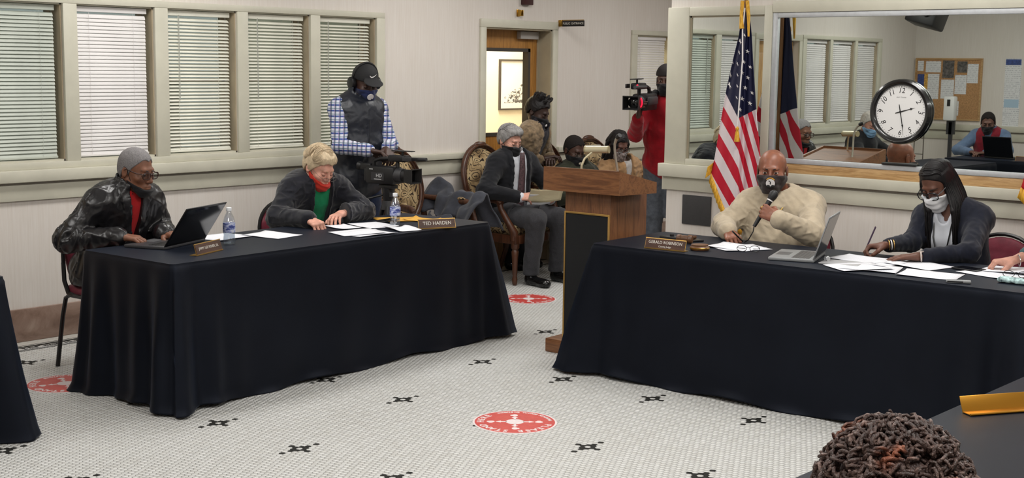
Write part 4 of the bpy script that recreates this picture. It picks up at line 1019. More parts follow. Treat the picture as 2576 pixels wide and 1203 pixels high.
for sx in (-1, 1):                               # side cheeks
    x0, x1 = sorted((sx * xw, sx * (xw - 0.018))); n = 4
    hd.add([(x0, y, z) for y, z in prof] + [(x1, y, z) for y, z in prof], [(0, 1, 2, 3), (7, 6, 5, 4), (0, 4, 5, 1), (1, 5, 6, 2), (2, 6, 7, 3), (3, 7, 4, 0)])
hd.box((-xw + 0.018, -0.262, 0.995), (xw - 0.018, -0.245, 1.134)).box((-xw + 0.018, 0.115, 0.985), (xw - 0.018, 0.13, 1.05))
hd.add([(-xw, -0.262, 0.995), (xw, -0.262, 0.995), (xw, 0.13, 0.985), (-xw, 0.13, 0.985)], [(0, 3, 2, 1)])
hd.build('head', LWX, lect, smooth=False)
rt = MB(); a, b = (-0.245, 1.118), (0.115, 1.041); rt.add([(-xw + 0.018, a[0], a[1]), (xw - 0.018, a[0], a[1]), (xw - 0.018, b[0], b[1]), (-xw + 0.018, b[0], b[1]), (-xw + 0.018, a[0], a[1] - 0.012), (xw - 0.018, a[0], a[1] - 0.012), (xw - 0.018, b[0], b[1] - 0.012), (-xw + 0.018, b[0], b[1] - 0.012)], [(0, 1, 2, 3), (4, 7, 6, 5), (0, 4, 5, 1), (1, 5, 6, 2), (2, 6, 7, 3), (3, 7, 4, 0)])
rt.build('reading_surface', LWX, lect, smooth=False)
IVO = mat('ivory_metal', (196, 186, 156), 0.35, 0.35)
lamp = MB().tube([(-0.03, -0.215, 1.118), (-0.028, -0.215, 1.15), (-0.018, -0.2, 1.19), (0.01, -0.16, 1.23)], 0.0065, 8).build('lamp_arm', IVO, lect)
sh = []
for k in range(12): sh.append((0.024 * math.cos(PI * (k / 11 * 1.3 - 0.15)), 0.024 * math.sin(PI * (k / 11 * 1.3 - 0.15))))
mb = MB().tube([(-0.035, -0.165, 1.24), (0.02, -0.15, 1.242), (0.098, -0.128, 1.245)], 0.0215, 14); mb.build('lamp_shade', IVO, lect)
icap = mat('ivory_cap', (168, 156, 122), 0.4, 0.3); MB().tube([(0.096, -0.1285, 1.245), (0.103, -0.1265, 1.2455)], 0.0225, 14).build('shade_cap', icap, lect); MB().tube([(-0.042, -0.167, 1.24), (-0.034, -0.165, 1.24)], 0.0225, 14).build('shade_cap', icap, lect)
MB().tube([(0.115, -0.04, 1.07), (0.112, -0.05, 1.12), (0.106, -0.062, 1.19), (0.103, -0.07, 1.24), (0.108, -0.078, 1.275), (0.122, -0.085, 1.302), (0.135, -0.09, 1.315)], [0.009, 0.0075, 0.007, 0.007, 0.0075, 0.0085, 0.0095], 10).build('gooseneck_microphone', mat('chrome_neck', (178, 172, 160), 0.35, 0.6), lect)
MB().tube([(0.133, -0.089, 1.313), (0.142, -0.093, 1.321), (0.158, -0.1, 1.33)], [0.012, 0.016, 0.013], 10).build('microphone_head', BLACKM, lect)

# ------------------------------------------------------------------ wall clock hung on the mirror
ck = thing('wall_clock', 'round white-faced wall clock with a black rim hung over the mirror', 'clock', (-3.597, MY - 0.0045, 1.473))
CM = Matrix.Rotation(PI / 2, 4, 'X')
ring = [(0.150, 0.0), (0.196, 0.0), (0.2, 0.012), (0.196, 0.028), (0.184, 0.036), (0.170, 0.034), (0.162, 0.026), (0.160, 0.016)]
mb = MB(); n = 64; vs = []; fs = []
for (r, z) in ring:
    for k in range(n): vs.append((r * math.cos(2 * PI * k / n), r * math.sin(2 * PI * k / n), z))
for i in range(len(ring)):
    for k in range(n): i2 = (i + 1) % len(ring); fs.append((i * n + k, i * n + (k + 1) % n, i2 * n + (k + 1) % n, i2 * n + k))
mb.add([CM @ Vector(p) for p in vs], fs); mb.build('rim', mat('clock_rim', (18, 18, 20), 0.25, coat=0.5), ck)
MB().lathe([(0.0, 0.004), (0.168, 0.004), (0.168, 0.016), (0.0, 0.016)], 48, M=CM).build('dial', mat('clock_dial', (226, 225, 224), 0.6), ck)
INK = mat('black_ink', (22, 22, 24), 0.6)
for k in range(1, 13):
    a = PI / 2 - k * PI / 6; me_r = -(k * PI / 6)
    if 4 <= k <= 8: me_r += PI
    M_ = CM @ Matrix.Translation((0.128 * math.cos(a), 0.128 * math.sin(a), 0.0165)) @ Matrix.Rotation(me_r if k not in (12, 6) else 0, 4, 'Z')
    lettering(str(k), 0.044, INK, ck, M_, 'numeral', shear=0.2, extrude=0.0003)
mb = MB()
for k in range(60):
    a = k * PI / 30; r0_, w_ = (0.150, 0.0012) if k % 5 else (0.147, 0.002)
    mb.box((r0_, -w_, 0.016), (0.155, w_, 0.0168), CM @ Matrix.Rotation(a, 4, 'Z'))
o = mb.build('minute_marks', INK, ck, smooth=False); o['kind'] = 'stuff'
def hand(ang, L, w, z, name, tail=0.035):
    M_ = CM @ Matrix.Translation((0, 0, z)) @ Matrix.Rotation(PI / 2 - math.radians(ang), 4, 'Z')
    MB().prism([(-tail, -0.002), (0, -w * 0.5), (L * 0.66, -0.0016), (L * 0.7, -w), (L * 0.82, -0.001), (L, 0), (L * 0.82, 0.001), (L * 0.7, w), (L * 0.66, 0.0016), (0, w * 0.5), (-tail, 0.002)], 0, 0.0015, M_).build(name, INK, ck, smooth=False)
hand(74, 0.098, 0.0075, 0.0175, 'hour_hand'); hand(168, 0.118, 0.006, 0.0195, 'minute_hand', 0.045); MB().box((-0.03, -0.0007, 0.0215), (0.145, 0.0007, 0.022), CM @ Matrix.Rotation(PI / 2 - math.radians(169.5), 4, 'Z')).build('second_hand', INK, ck, smooth=False)
MB().lathe([(0.0, 0.016), (0.006, 0.016), (0.006, 0.0235), (0, 0.0235)], 12, M=CM).build('hub', INK, ck)
lettering('Seth Thomas', 0.012, mat('grey_ink', (110, 110, 112), 0.6), ck, CM @ Matrix.Translation((0, 0.088, 0.0163)), 'maker_script', shear=0.35, extrude=0.0002)
# black bar lying on the mirror frame
tag(MB().box((-3.70, MY - 0.034, 1.1435), (-3.475, MY - 0.006, 1.158), bev=0.003).build('black_bar', BLACKM), 'thin black bar lying on the aluminium frame under the clock', 'bar')

# ------------------------------------------------------------------ flags
def smooth_interp(x, xs, ys): return float(np.interp(x, xs, ys))
FY_ = 7.36
FLY = [30, 60, 90, 150, 225, 300, 400, 450, 520, 620]; FLL = [1867, 1864, 1860, 1845, 1828, 1814, 1797, 1786, 1773, 1756]; FLR = [1883, 1887, 1890, 1893, 1898, 1903, 1912, 1916, 1921, 1927]
def yend(u): return smooth_interp(u, [0, 0.12, 0.32, 0.5, 1.0], [438, 466, 522, 560, 600])
def flag_pt(u, v, d=0.0):
    y = 30 + (yend(u) - 30) * v; x = smooth_interp(y, FLY, FLL) * (1 - u) + smooth_interp(y, FLY, FLR) * u
    w = min(1.0, 0.25 + v); fold = 0.028 * w * math.sin(u * 9.2 + 0.6 + 0.7 * v) + 0.014 * w * math.sin(u * 21 + 2.0 * v) - 0.03 * w * math.exp(-((u - 0.55) / 0.05) ** 2)
    return atY(x, y, FY_ + fold - d), x, y
flag = thing('national_flag', 'gathered American flag with gold fringe standing in front of the narrow mirror', 'flag', (-4.56, 7.40, 0))
nu, nv = 72, 110; mb = MB(); uvs = []
FO = Vector((-4.56, 7.40, 0))
for j in range(nv):
    for i in range(nu):
        p, x, y = flag_pt(i / (nu - 1), j / (nv - 1)); mb.v.append(tuple(p - FO))
        xl = smooth_interp(y, FLY, FLL); q = y - 1.35 * (min(x, 1857) - xl) - 2.7 * max(0, x - 1857)
        bnd = smooth_interp(x, [1790, 1824, 1857, 1900, 1930], [166, 232, 298, 276, 262]); uvs.append(((q - 268) / 33.5, (y - bnd) / 100.0))
for j in range(nv - 1):
    for i in range(nu - 1): mb.f.append((j * nu + i, (j + 1) * nu + i, (j + 1) * nu + i + 1, j * nu + i + 1)); mb.mi.append(0)
FM = NT('flag_cloth', 0.55, spec=0.3); _u = FM.n('ShaderNodeUVMap', uv_map='stripes'); _s2 = FM.n('ShaderNodeSeparateXYZ'); FM.l(_u.outputs[0], _s2.inputs[0])
_st = FM.math('GREATER_THAN', FM.math('FRACT', FM.math('MULTIPLY', _s2.outputs[0], 0.5)), 0.5); _ct = FM.math('LESS_THAN', _s2.outputs[1], 0.0)
FM.col(FM.mix(_ct, FM.mix(_st, (186, 26, 50), (218, 206, 210)), (24, 26, 56))); FM = FM.m
me = mb.mesh('flag_cloth', FM, angle=180); uvl = me.uv_layers.new(name='stripes')
for lp in me.loops: uvl.data[lp.index].uv = uvs[lp.vertex_index]
fo = link_mesh('cloth', me, flag); sm_ = fo.modifiers.new('thickness', 'SOLIDIFY'); sm_.thickness = 0.004
STAR = [(math.cos(PI / 2 + k * PI / 5) * (1 if k % 2 == 0 else 0.4), math.sin(PI / 2 + k * PI / 5) * (1 if k % 2 == 0 else 0.4)) for k in range(10)]
WHITE = mat('white_thread', (226, 222, 222), 0.7)
for (zx, zy, r) in ((415, 190, 12), (390, 222, 15), (430, 278, 16), (348, 338, 13), (410, 335, 15), (445, 362, 14), (337, 400, 16), (402, 392, 15), (432, 420, 16), (333, 458, 18), (418, 475, 16), (455, 502, 14), (402, 533, 18), (443, 558, 17), (390, 592, 15), (376, 345, 11), (376, 405, 10), (375, 465, 10), (372, 528, 10), (385, 283, 11)):
    x, y = 1680 + zx / 2.147, zy / 2.147; xl = smooth_interp(y, FLY, FLL); xr = smooth_interp(y, FLY, FLR); u = (x - xl) / (xr - xl); v = (y - 30) / (yend(u) - 30); rr = r / 2.147
    c, _, _ = flag_pt(u, v, 0.007); vs = []
    for (a, b) in STAR:
        uu = min(1, max(0, u + a * rr * 0.8 / (xr - xl))); vv = v - b * rr * 0.8 / (yend(u) - 30); p, _, _ = flag_pt(uu, vv, 0.005); vs.append(p - FO)
    MB().add([c - FO] + vs, [(0, k + 1, (k + 1) % 10 + 1) for k in range(10)]).build('star', WHITE, flag, smooth=False)
GF = NT('gold_fringe', 0.6, spec=0.4); _v = GF.coord((1, 1, 0.06)); GF.col(GF.ramp(GF.noise(_v, 260, 2), [(0.35, (176, 120, 24)), (0.6, (236, 184, 60))])); GF.bump(GF.noise(_v, 260, 2), 0.8, 0.004); GF = GF.m
mb = MB(); N = 60
for i in range(N):
    u = i / (N - 1) * 0.95; p, x, y = flag_pt(u, 1.0, 0.004); dn = 0.05 + 0.006 * math.sin(i * 2.1); mb.v += [tuple(p - FO + Vector((0, 0, 0.006))), tuple(p - FO + Vector((-0.012 * (1 - u), -0.006, -dn)))]
for i in range(N - 1): mb.f.append((2 * i, 2 * i + 1, 2 * i + 3, 2 * i + 2)); mb.mi.append(0)
for side_u in (0.0,):
    b0 = len(mb.v)
    for j in range(40):
        v = 0.93 + 0.07 * j / 39; p, x, y = flag_pt(side_u, v, 0.004); mb.v += [tuple(p - FO), tuple(p - FO + Vector((-0.03, -0.022, -0.03)))]
    for j in range(39): mb.f.append((b0 + 2 * j, b0 + 2 * j + 1, b0 + 2 * j + 3, b0 + 2 * j + 2)); mb.mi.append(0)
fr = mb.build('fringe', GF, flag, angle=180); sm_ = fr.modifiers.new('thickness', 'SOLIDIFY'); sm_.thickness = 0.006
pt = [atY(1868, 150, FY_ - 0.05), atY(1863, 210, FY_ - 0.06), atY(1858, 280, FY_ - 0.065), atY(1855, 322, FY_ - 0.065)]
MB().tube([atY(1874, 20, FY_ - 0.03) - FO, atY(1868, 75, FY_ - 0.045) - FO] + [p - FO for p in pt], 0.0045, 6).build('cord', WHITE, flag)
tp = atY(1855, 318, FY_ - 0.068) - FO; MB().lathe([(0.003, 0.0), (0.012, -0.012), (0.011, -0.02), (0.008, -0.026), (0.014, -0.05), (0.018, -0.098), (0.012, -0.1)], 12, tp).build('tassel', GF, flag)
top = atY(1875, -8, FY_ + 0.01) - FO
mb = MB().tube([atY(1868, 2, FY_ - 0.03) - FO, atY(1865, 35, FY_ - 0.04) - FO, atY(1866, 72, FY_ - 0.045) - FO], [0.013, 0.011, 0.016], 8).tube([atY(1880, 2, FY_ - 0.03) - FO, atY(1883, 40, FY_ - 0.035) - FO, atY(1883, 92, FY_ - 0.035) - FO], [0.012, 0.012, 0.006], 8); mb.build('gold_ribbon', GF, flag)
pole_xy = (top.x, top.y + 0.012)
MB().tube([(pole_xy[0], pole_xy[1], 0.0), (pole_xy[0], pole_xy[1], 2.18)], 0.0125, 10).build('pole', wood('pole_wood', (92, 58, 30), (136, 92, 52), 'z', 6), flag)
MB().lathe([(0.006, 2.18), (0.02, 2.2), (0.012, 2.24), (0.022, 2.27), (0.003, 2.33)], 12, (pole_xy[0], pole_xy[1], 0)).build('finial', GOLD, flag)
MB().lathe([(0.15, 0.0), (0.15, 0.02), (0.06, 0.045), (0.03, 0.1), (0.02, 0.12)], 24, (pole_xy[0], pole_xy[1], 0)).build('base', GOLD, flag)
# second flag, its edge just inside the frame
f2 = thing('state_flag', 'red flag with gold fringe at the right edge of the photo', 'flag', (-2.40, 7.38, 0)); F2 = Vector((-2.50, 7.38, 0))
def f2pt(u, v):
    z = 2.08 - v * (1.0 + 0.30 * min(1, u * 1.6)); w = 0.02 + 0.29 * v ** 0.85; return Vector((-0.04 - w + u * (w * 1.6 + 0.02), -0.05 + 0.035 * math.sin(u * 11 + v) * (0.3 + v), z))
mb = MB().grid(lambda u, v: f2pt(u, v), 40, 60); o = mb.build('cloth', mat('red_flag_cloth', (176, 22, 34), 0.55, var=0.06, vs=4), f2, angle=180); sm_ = o.modifiers.new('thickness', 'SOLIDIFY'); sm_.thickness = 0.004
mb = MB().grid(lambda u, v: f2pt(u, 1.0) + Vector((-0.015 * (1 - u) * v, -0.008 * v, 0.004 - 0.06 * v)), 40, 3); o = mb.build('fringe', GF, f2, angle=180); sm_ = o.modifiers.new('thickness', 'SOLIDIFY'); sm_.thickness = 0.005
MB().tube([(0, 0, 0), (0, 0, 2.2)], 0.0125, 10).build('pole', MATS['pole_wood'], f2); MB().lathe([(0.15, 0.0), (0.15, 0.02), (0.06, 0.045), (0.03, 0.1), (0.02, 0.12)], 24).build('base', GOLD, f2); MB().lathe([(0.006, 2.18), (0.02, 2.2), (0.012, 2.24), (0.022, 2.27), (0.003, 2.33)], 12).build('finial', GOLD, f2)

# ------------------------------------------------------------------ door-side signs
BRASS = MATS['brass']
sg = thing('hanging_sign', 'small black sign reading PUBLIC ENTRANCE on a brass bracket right of the door', 'sign', (WX, 9.03, 2.10))
MB().box((0.0, -0.012, -0.028), (0.035, 0.012, 0.028), bev=0.004).tube([(0.03, 0, 0.026), (0.28, 0, 0.026)], 0.004, 6).build('bracket', BRASS, sg)
MB().box((0.04, -0.004, -0.028), (0.285, 0.004, 0.022), bev=0.001).build('plate', mat('sign_black', (26, 25, 27), 0.4), sg)
lettering('PUBLIC  ENTRANCE', 0.026, mat('sign_white', (222, 220, 214), 0.5), sg, Matrix.Translation((0.163, -0.0048, -0.003)) @ Matrix.Rotation(PI / 2, 4, 'X'), extrude=0.0004)
br = thing('brass_bracket', 'small empty brass sign bracket above the entrance door', 'bracket', (WX, 8.48, 2.17))
MB().box((0.0, -0.02, -0.03), (0.006, 0.02, 0.03), bev=0.002).build('plate', BRASS, br); MB().box((0.004, -0.016, -0.026), (0.05, -0.011, 0.026), bev=0.002).box((0.004, 0.011, -0.026), (0.05, 0.016, 0.026), bev=0.002).build('clip', BRASS, br)
ex = thing('exit_sign', 'dark red exit sign above the entrance door, cut off by the top edge', 'sign', (WX, 8.57, 2.24))
MB().box((0.0, -0.055, 0.0), (0.05, 0.055, 0.2), bev=0.006).build('housing', mat('exit_housing', (60, 22, 24), 0.4), ex)
lettering('EXIT', 0.042, mat('exit_red', (190, 30, 30), 0.4), ex, Matrix.Translation((0.0505, 0, 0.1)) @ Matrix.Rotation(PI / 2, 4, 'Z') @ Matrix.Rotation(PI / 2, 4, 'X'))
# framed photograph in the lobby
pc = thing('framed_picture', 'framed black and white picture on the lobby wall seen through the door glass', 'picture', (-9.15, 10.33, 1.53))
mb = MB()
for (y0, y1, z0, z1) in ((-0.30, -0.285, -0.26, 0.26), (0.285, 0.30, -0.26, 0.26), (-0.285, 0.285, -0.26, -0.245), (-0.285, 0.285, 0.245, 0.26)): mb.box((0, y0, z0), (0.025, y1, z1))
mb.build('frame', mat('dark_picture_frame', (70, 62, 54), 0.4), pc, smooth=False)
PIC = NT('pencil_print', 0.5); _v = PIC.coord((1, 1, 1.6)); _n = PIC.noise(_v, 9, 6, 0.7, 1.5); _sp = PIC.n('ShaderNodeSeparateXYZ'); _tc = PIC.n('ShaderNodeTexCoord'); PIC.l(_tc.outputs['Object'], _sp.inputs[0])
_m = PIC.math('MULTIPLY', PIC.math('GREATER_THAN', PIC.math('ADD', PIC.math('MULTIPLY', _sp.outputs[1], 0.5), -0.02), _sp.outputs[2]), PIC.math('GREATER_THAN', _sp.outputs[2], -0.19)); _m = PIC.math('MULTIPLY', _m, PIC.math('GREATER_THAN', _sp.outputs[1], -0.22))
PIC.col(PIC.mix(PIC.math('MULTIPLY', _m, PIC.math('LESS_THAN', _n, 0.5)), (240, 238, 234), (90, 88, 88))); PIC = PIC.m
MB().box((0.002, -0.285, -0.245), (0.01, 0.285, 0.245)).build('print', PIC, pc, smooth=False)
# ------------------------------------------------------------------ clothing materials
LEATHER = NT('black_leather', 0.32, spec=0.5); _v = LEATHER.coord(); LEATHER.col(LEATHER.ramp(LEATHER.noise(_v, 9, 4), [(0.3, (17, 16, 18)), (0.7, (32, 31, 34))])); LEATHER.bump(LEATHER.math('ADD', LEATHER.noise(_v, 11, 2, 0.5), LEATHER.math('MULTIPLY', LEATHER.noise(_v, 60, 3), 0.1)), 0.35, 0.02); LEATHER = LEATHER.m
FLEECE = cloth_mat('dark_fleece', (23, 24, 31), 0.95, 0.2, 300, 0.25, 30)
SUIT = cloth_mat('dark_suit', (23, 24, 29), 0.85); SLACKS = cloth_mat('grey_slacks', (60, 60, 64), 0.85, 0.1, 800, 0.1, 120)
NYLON = mat('navy_nylon', (26, 30, 40), 0.42, var=0.15, vs=8, bs=26, bstr=0.35, bdist=0.008)
DENIM = cloth_mat('blue_jeans', (28, 36, 58), 0.9, 0.2, 500, 0.1, 20)
KNIT = cloth_mat('brown_knit', (118, 101, 80), 0.95, 0.28, 220, 0.2, 26)
OLIVE = cloth_mat('olive_fleece', (50, 52, 41), 0.95, 0.12); TAN = cloth_mat('tan_jacket', (164, 130, 94), 0.85, 0.1)
REDK = cloth_mat('red_sweater', (150, 22, 34), 0.9, 0.12); BEIGE = cloth_mat('beige_sweater', (178, 164, 142), 0.92, 0.07, 500, 0.2)
NAVY = cloth_mat('navy_cardigan', (21, 24, 36), 0.92, 0.12); DARKT = cloth_mat('dark_trousers', (28, 28, 32), 0.85)
WSHIRT = cloth_mat('white_shirt', (206, 209, 217), 0.8, 0.03); GREEN = cloth_mat('green_polo', (28, 128, 84), 0.85, 0.08); REDS = cloth_mat('red_shirt', (168, 26, 30), 0.85, 0.06)
BLUESH = cloth_mat('slate_blue_shirt', (92, 110, 138), 0.85, 0.1); REDV = cloth_mat('red_vest', (120, 26, 40), 0.85, 0.15)
MBLACK = cloth_mat('black_mask_cloth', (24, 24, 27), 0.8, 0.1); MRED = cloth_mat('red_mask_cloth', (186, 48, 34), 0.8, 0.06); MWHITE = cloth_mat('white_mask_cloth', (222, 222, 224), 0.8, 0.02); MNAVY = cloth_mat('navy_mask_cloth', (28, 36, 70), 0.8, 0.15); MBROWN = cloth_mat('brown_mask_cloth', (50, 42, 42), 0.8, 0.06); MBLUE = cloth_mat('surgical_mask_cloth', (130, 168, 204), 0.8, 0.04)
PLAID = NT('plaid_shirt', 0.85, spec=0.2); _tc = PLAID.n('ShaderNodeTexCoord'); _sp = PLAID.n('ShaderNodeSeparateXYZ'); PLAID.l(_tc.outputs['Object'], _sp.inputs[0])
_h = PLAID.math('ADD', _sp.outputs[0], _sp.outputs[1])
def _band(sock, freq, lo, hi, ph=0.0):
    f = PLAID.math('FRACT', PLAID.math('ADD', PLAID.math('MULTIPLY', sock, freq), ph)); return PLAID.math('MULTIPLY', PLAID.math('GREATER_THAN', f, lo), PLAID.math('LESS_THAN', f, hi))
_c1 = PLAID.mix(_band(_sp.outputs[2], 26, 0.2, 0.5), (206, 208, 220), (74, 92, 150)); _c1 = PLAID.mix(PLAID.math('MULTIPLY', _band(_h, 22, 0.15, 0.45, 0.3), 0.75), _c1, (38, 56, 84)); _c1 = PLAID.mix(PLAID.math('MULTIPLY', _band(_h, 22, 0.7, 0.85), 0.6), _c1, (140, 110, 160)); PLAID.col(PLAID.mix(PLAID.math('MULTIPLY', _band(_sp.outputs[2], 26, 0.65, 0.8), 0.7), _c1, (44, 90, 110))); PLAID = PLAID.m
def hair_mat(name, c, var=0.3, rough=0.55, stretch=(1, 1, 1), sc=60):
    t = NT(name, rough, spec=0.3); v = t.coord(stretch); f = t.noise(v, sc, 4, 0.7)
    t.col(t.ramp(f, [(0.3, tuple(x * (1 - var) for x in c)), (0.7, tuple(min(255, x * (1 + var * 0.6)) for x in c))])); t.bump(f, 0.5, 0.004); return t.m
H_GREY = hair_mat('short_grey_hair', (128, 125, 126), 0.25, 0.8, sc=220); H_BLOND = hair_mat('blond_hair', (196, 176, 146), 0.14, 0.5, (0.25, 1, 0.5), 90); H_SILVER = hair_mat('silver_hair', (146, 144, 143), 0.25, 0.45, (1, 1, 0.3)); H_BLACK = hair_mat('black_hair', (22, 19, 20), 0.35, 0.5); H_LONG = hair_mat('long_black_hair', (17, 14, 16), 0.4, 0.42, (1, 1, 0.05), 160)
H_WHITE = hair_mat('white_hair', (196, 190, 184), 0.15, 0.6); H_STUB = hair_mat('cropped_black_hair', (30, 25, 24), 0.3, 0.9, sc=260)
SK = dict(a=skin_mat('skin_a', (124, 82, 62)), b=skin_mat('skin_b', (214, 158, 138)), c=skin_mat('skin_c', (66, 45, 38)), d=skin_mat('skin_d', (60, 42, 36)), e=skin_mat('skin_e', (204, 152, 134)), f=skin_mat('skin_f', (76, 52, 43)), g=skin_mat('skin_g', (104, 72, 61)), h=skin_mat('skin_h', (82, 55, 45)), i=skin_mat('skin_i', (136, 86, 66), 0.4), j=skin_mat('skin_j', (104, 68, 54)), k=skin_mat('skin_k', (190, 140, 122)))
TORT = mat('dark_tortoise', (52, 26, 20), 0.3); STEEL = mat('steel_wire', (120, 112, 104), 0.3, 0.8); BLKF = mat('black_frame', (16, 16, 18), 0.3)
SHOEB = mat('polished_black_shoe', (14, 14, 15), 0.18)
Z3 = Vector((0, 0, 1))
def seat_legs(p, m, dk=0.27, z=0.46, spread=0.1, shoe=None):
    kn = [p.hip + p.f0 * dk + p.l0 * s * spread + Z3 * (z + 0.05 - p.hip.z) for s in (1, -1)]; ft = [k + p.f0 * 0.04 - Z3 * (k.z - 0.09) for k in kn]
    return p.legs(m, kn, ft, shoe=shoe or SHOEB, toe=p.f0)

def strands(p, m, paths, r0=0.0026, r1=0.0012, name='hair_strands', n=10):
    """fine locks laid along smooth paths given in head coordinates"""
    mb = MB()
    for P in paths:
        P = [Vector(q) for q in P]; pts = []; k = len(P) - 1
        for i in range(n):
            t = i / (n - 1) * k; j = min(int(t), k - 1); u = t - j; a, b, c, d = P[max(j - 1, 0)], P[j], P[j + 1], P[min(j + 2, k)]
            pts.append(0.5 * ((2 * b) + (c - a) * u + (2 * a - 5 * b + 4 * c - d) * u * u + (3 * b - a - 3 * c + d) * u * u * u))
        mb.tube(pts, [r0 + (r1 - r0) * (i / (n - 1)) for i in range(n)], 5)
    o = p.mesh(mb, name, m, p.HM, angle=180); o['kind'] = 'stuff'; return o
def on_skull(ax, ay, lift=0.0):
    """point on the skull: ax sideways angle from the top, ay fore-aft angle (front negative)"""
    d = Vector((math.sin(ax), math.cos(ax) * math.sin(ay), math.cos(ax) * math.cos(ay))); return Vector((d.x * (0.0745 + lift), 0.014 + d.y * (0.096 + lift), 0.032 + d.z * (0.087 + lift)))

# ---- 1: man in a black leather jacket at the laptop
p = Person('man with cropped grey hair and glasses in a black leather jacket, typing on a laptop', (-6.56, 3.93, 0.56), 6, lean=20, sh=0.165, head=(-6.315, 3.985, 1.128), hyaw=16, hpitch=12, girth=1.16, slump=0.02)
p.head(SK['a'], jowl=0.004); p.arm(1, (-6.19, 3.80, 0.79), (0.75, 0.62, -0.12), (0, 0.1, -1), None, 'type', elbow=(-6.445, 3.63, 0.765))
p.arm(-1, (-6.16, 4.06, 0.79), (0.9, 0.1, -0.1), (0, 0, -1), None, 'type', elbow=(-6.37, 4.17, 0.77)); p.finish(); p.eyes('open', (0, -0.6), (70, 62, 60))
p.hair(hair_field(0.006, lump=0.002, freq=160), H_GREY)
p.top('shirt', REDS, 0.011, 0.004, arms=(), wr=0.003, collar=0.01)
p.top('jacket', LEATHER, 0.0066, 0.02, r=(0.074, 0.066, 0.048), wr=0.015, wf=72, seed=11, vopen=(0.042, 0.50, 0.010, 0.20), lapel=0.055, collar=0.028, cuff=0.004, belly=0.03, back_collar=0.03, elbow_wr=0.9)
o = p.mask(MBLACK, below=True, hi_z=-0.082, lo_z=-0.14, puff=0.009); p.glasses(TORT, 0.027, 0.0185, r=0.0028)
seat_legs(p, DARKT); stack_chair('burgundy stacking chair with black legs under the man in the leather jacket', (-6.49, 3.975), 4)

# ---- 2: man in a green polo and dark fleece, reading
p = Person('blond man in a dark fleece jacket over a green polo, reading papers', (-6.63, 5.345, 0.56), -8, lean=26, sh=0.165, head=(-6.335, 5.295, 1.082), hyaw=4, hpitch=28, girth=1.2, slump=0.03, hroll=0)
p.head(SK['b'], jowl=0.005); p.arm(1, (-6.085, 5.005, 0.795), (0.85, -0.02, -0.22), (0, 0.2, -1), None, 'pinch', THUMB_IN, elbow=(-6.36, 4.99, 0.785)); p.arm(-1, (-6.13, 5.30, 0.805), (0.42, -0.9, -0.1), (0.1, 0, -1), None, 'relaxed', elbow=(-6.20, 5.54, 0.80)); p.finish(); p.eyes('down', brow=(170, 140, 110))
def sweep(f): f.ell((0.0, -0.04, 0.085), (0.064, 0.05, 0.036), k=0.03)
p.hair(hair_field(0.013, ([-0.13, -0.09, -0.06, -0.03, 0.0, 0.03, 0.055, 0.13], [0.062, 0.062, 0.05, 0.015, -0.03, 0.01, -0.06, -0.075]), 0.004, 80, 4, extra=sweep), H_BLOND)
rs = random.Random(2); pa = []
for k in range(520):
    ay = rs.uniform(-1.02, 1.5); ln_ = rs.uniform(0.75, 1.15) if rs.random() < 0.75 else -rs.uniform(0.6, 0.9); a0 = -0.35; l_ = 0.015 + rs.uniform(0.0, 0.007); fw = -0.22 if ay < 0.2 else 0.12
    pa.append([on_skull(a0 + ln_ * t, ay + fw * t * t, l_ + 0.006 * math.sin(PI * t)) for t in (0.0, 0.35, 0.7, 1.0)])
strands(p, H_BLOND, pa, 0.0019, 0.001, n=8)
p.top('polo_shirt', GREEN, 0.0095, 0.006, arms=(), wr=0.006, seed=9, collar=0.03)
p.top('jacket', FLEECE, 0.007, 0.026, r=(0.076, 0.070, 0.050), wr=0.012, wf=86, seed=21, vopen=(0.058, 0.50, 0.055, 0.03), lapel=0.02, collar=0.035, cuff=0.005, belly=0.03, elbow_wr=0.8)
p.mask(MRED, below=True, hi_z=-0.062, lo_z=-0.135, puff=0.008, loopm=BLKF); mb = MB()
for w_ in (-1, 1): mb.tube([(w_ * 0.066, -0.02, -0.035), (w_ * 0.06, -0.06, -0.062), (w_ * 0.03, -0.098, -0.072), (0, -0.112, -0.07)], 0.0022, 5)
p.mesh(mb, 'mask_binding', BLKF, p.HM); p.glasses(STEEL, 0.024, 0.013, r=0.001, slip=0.02)
seat_legs(p, DARKT); stack_chair('burgundy stacking chair behind the blond man in the green polo', (-6.63, 5.43), -4)

# ---- 3: camera operator in cap and padded vest
p = Person('standing man in a black cap, headphones and padded vest, leaning on a tripod camera', (-7.06, 6.24, 0.95), -14, lean=4, spine=0.525, sh=0.155, head=(-6.99, 6.265, 1.59), hyaw=-16, hpitch=18, girth=1.08)
p.head(SK['c']); p.arm(1, (-6.70, 6.045, 1.135), (0.75, 0.55, -0.2), (0.1, -0.3, -1), (-0.7, -0.5, -0.7), 'relaxed', l1=0.29, l2=0.26); p.arm(-1, (-6.70, 6.215, 1.150), (0.6, -0.35, -0.6), (-0.3, -0.2, -1), (-0.3, 0.7, -0.7), 'relaxed', l1=0.28, l2=0.26); p.finish(); p.eyes('down')
f = Field((-0.13, -0.2, -0.05), (0.13, 0.14, 0.16), 0.0036); f.ell((0, 0.012, 0.042), (0.089, 0.108, 0.097)); f.apply(lambda D, x, y, z: np.maximum(D, (0.033 + 0.10 * (y + 0.1) * 0) - z)); f.ell((0, -0.125, 0.045), (0.072, 0.062, 0.009), ((1, 0, 0), (0, 0.97, 0.22), (0, -0.22, 0.97)), k=0.008)
cap = p.put(Skin().add(f, 0, p.HM), 'cap', mat('black_cap', (20, 20, 23), 0.8, var=0.1)); sw = [(-0.030, 0.004), (-0.026, -0.006), (-0.014, -0.010), (0.004, -0.006), (0.034, 0.010), (0.002, -0.001), (-0.014, -0.004), (-0.022, -0.001)]
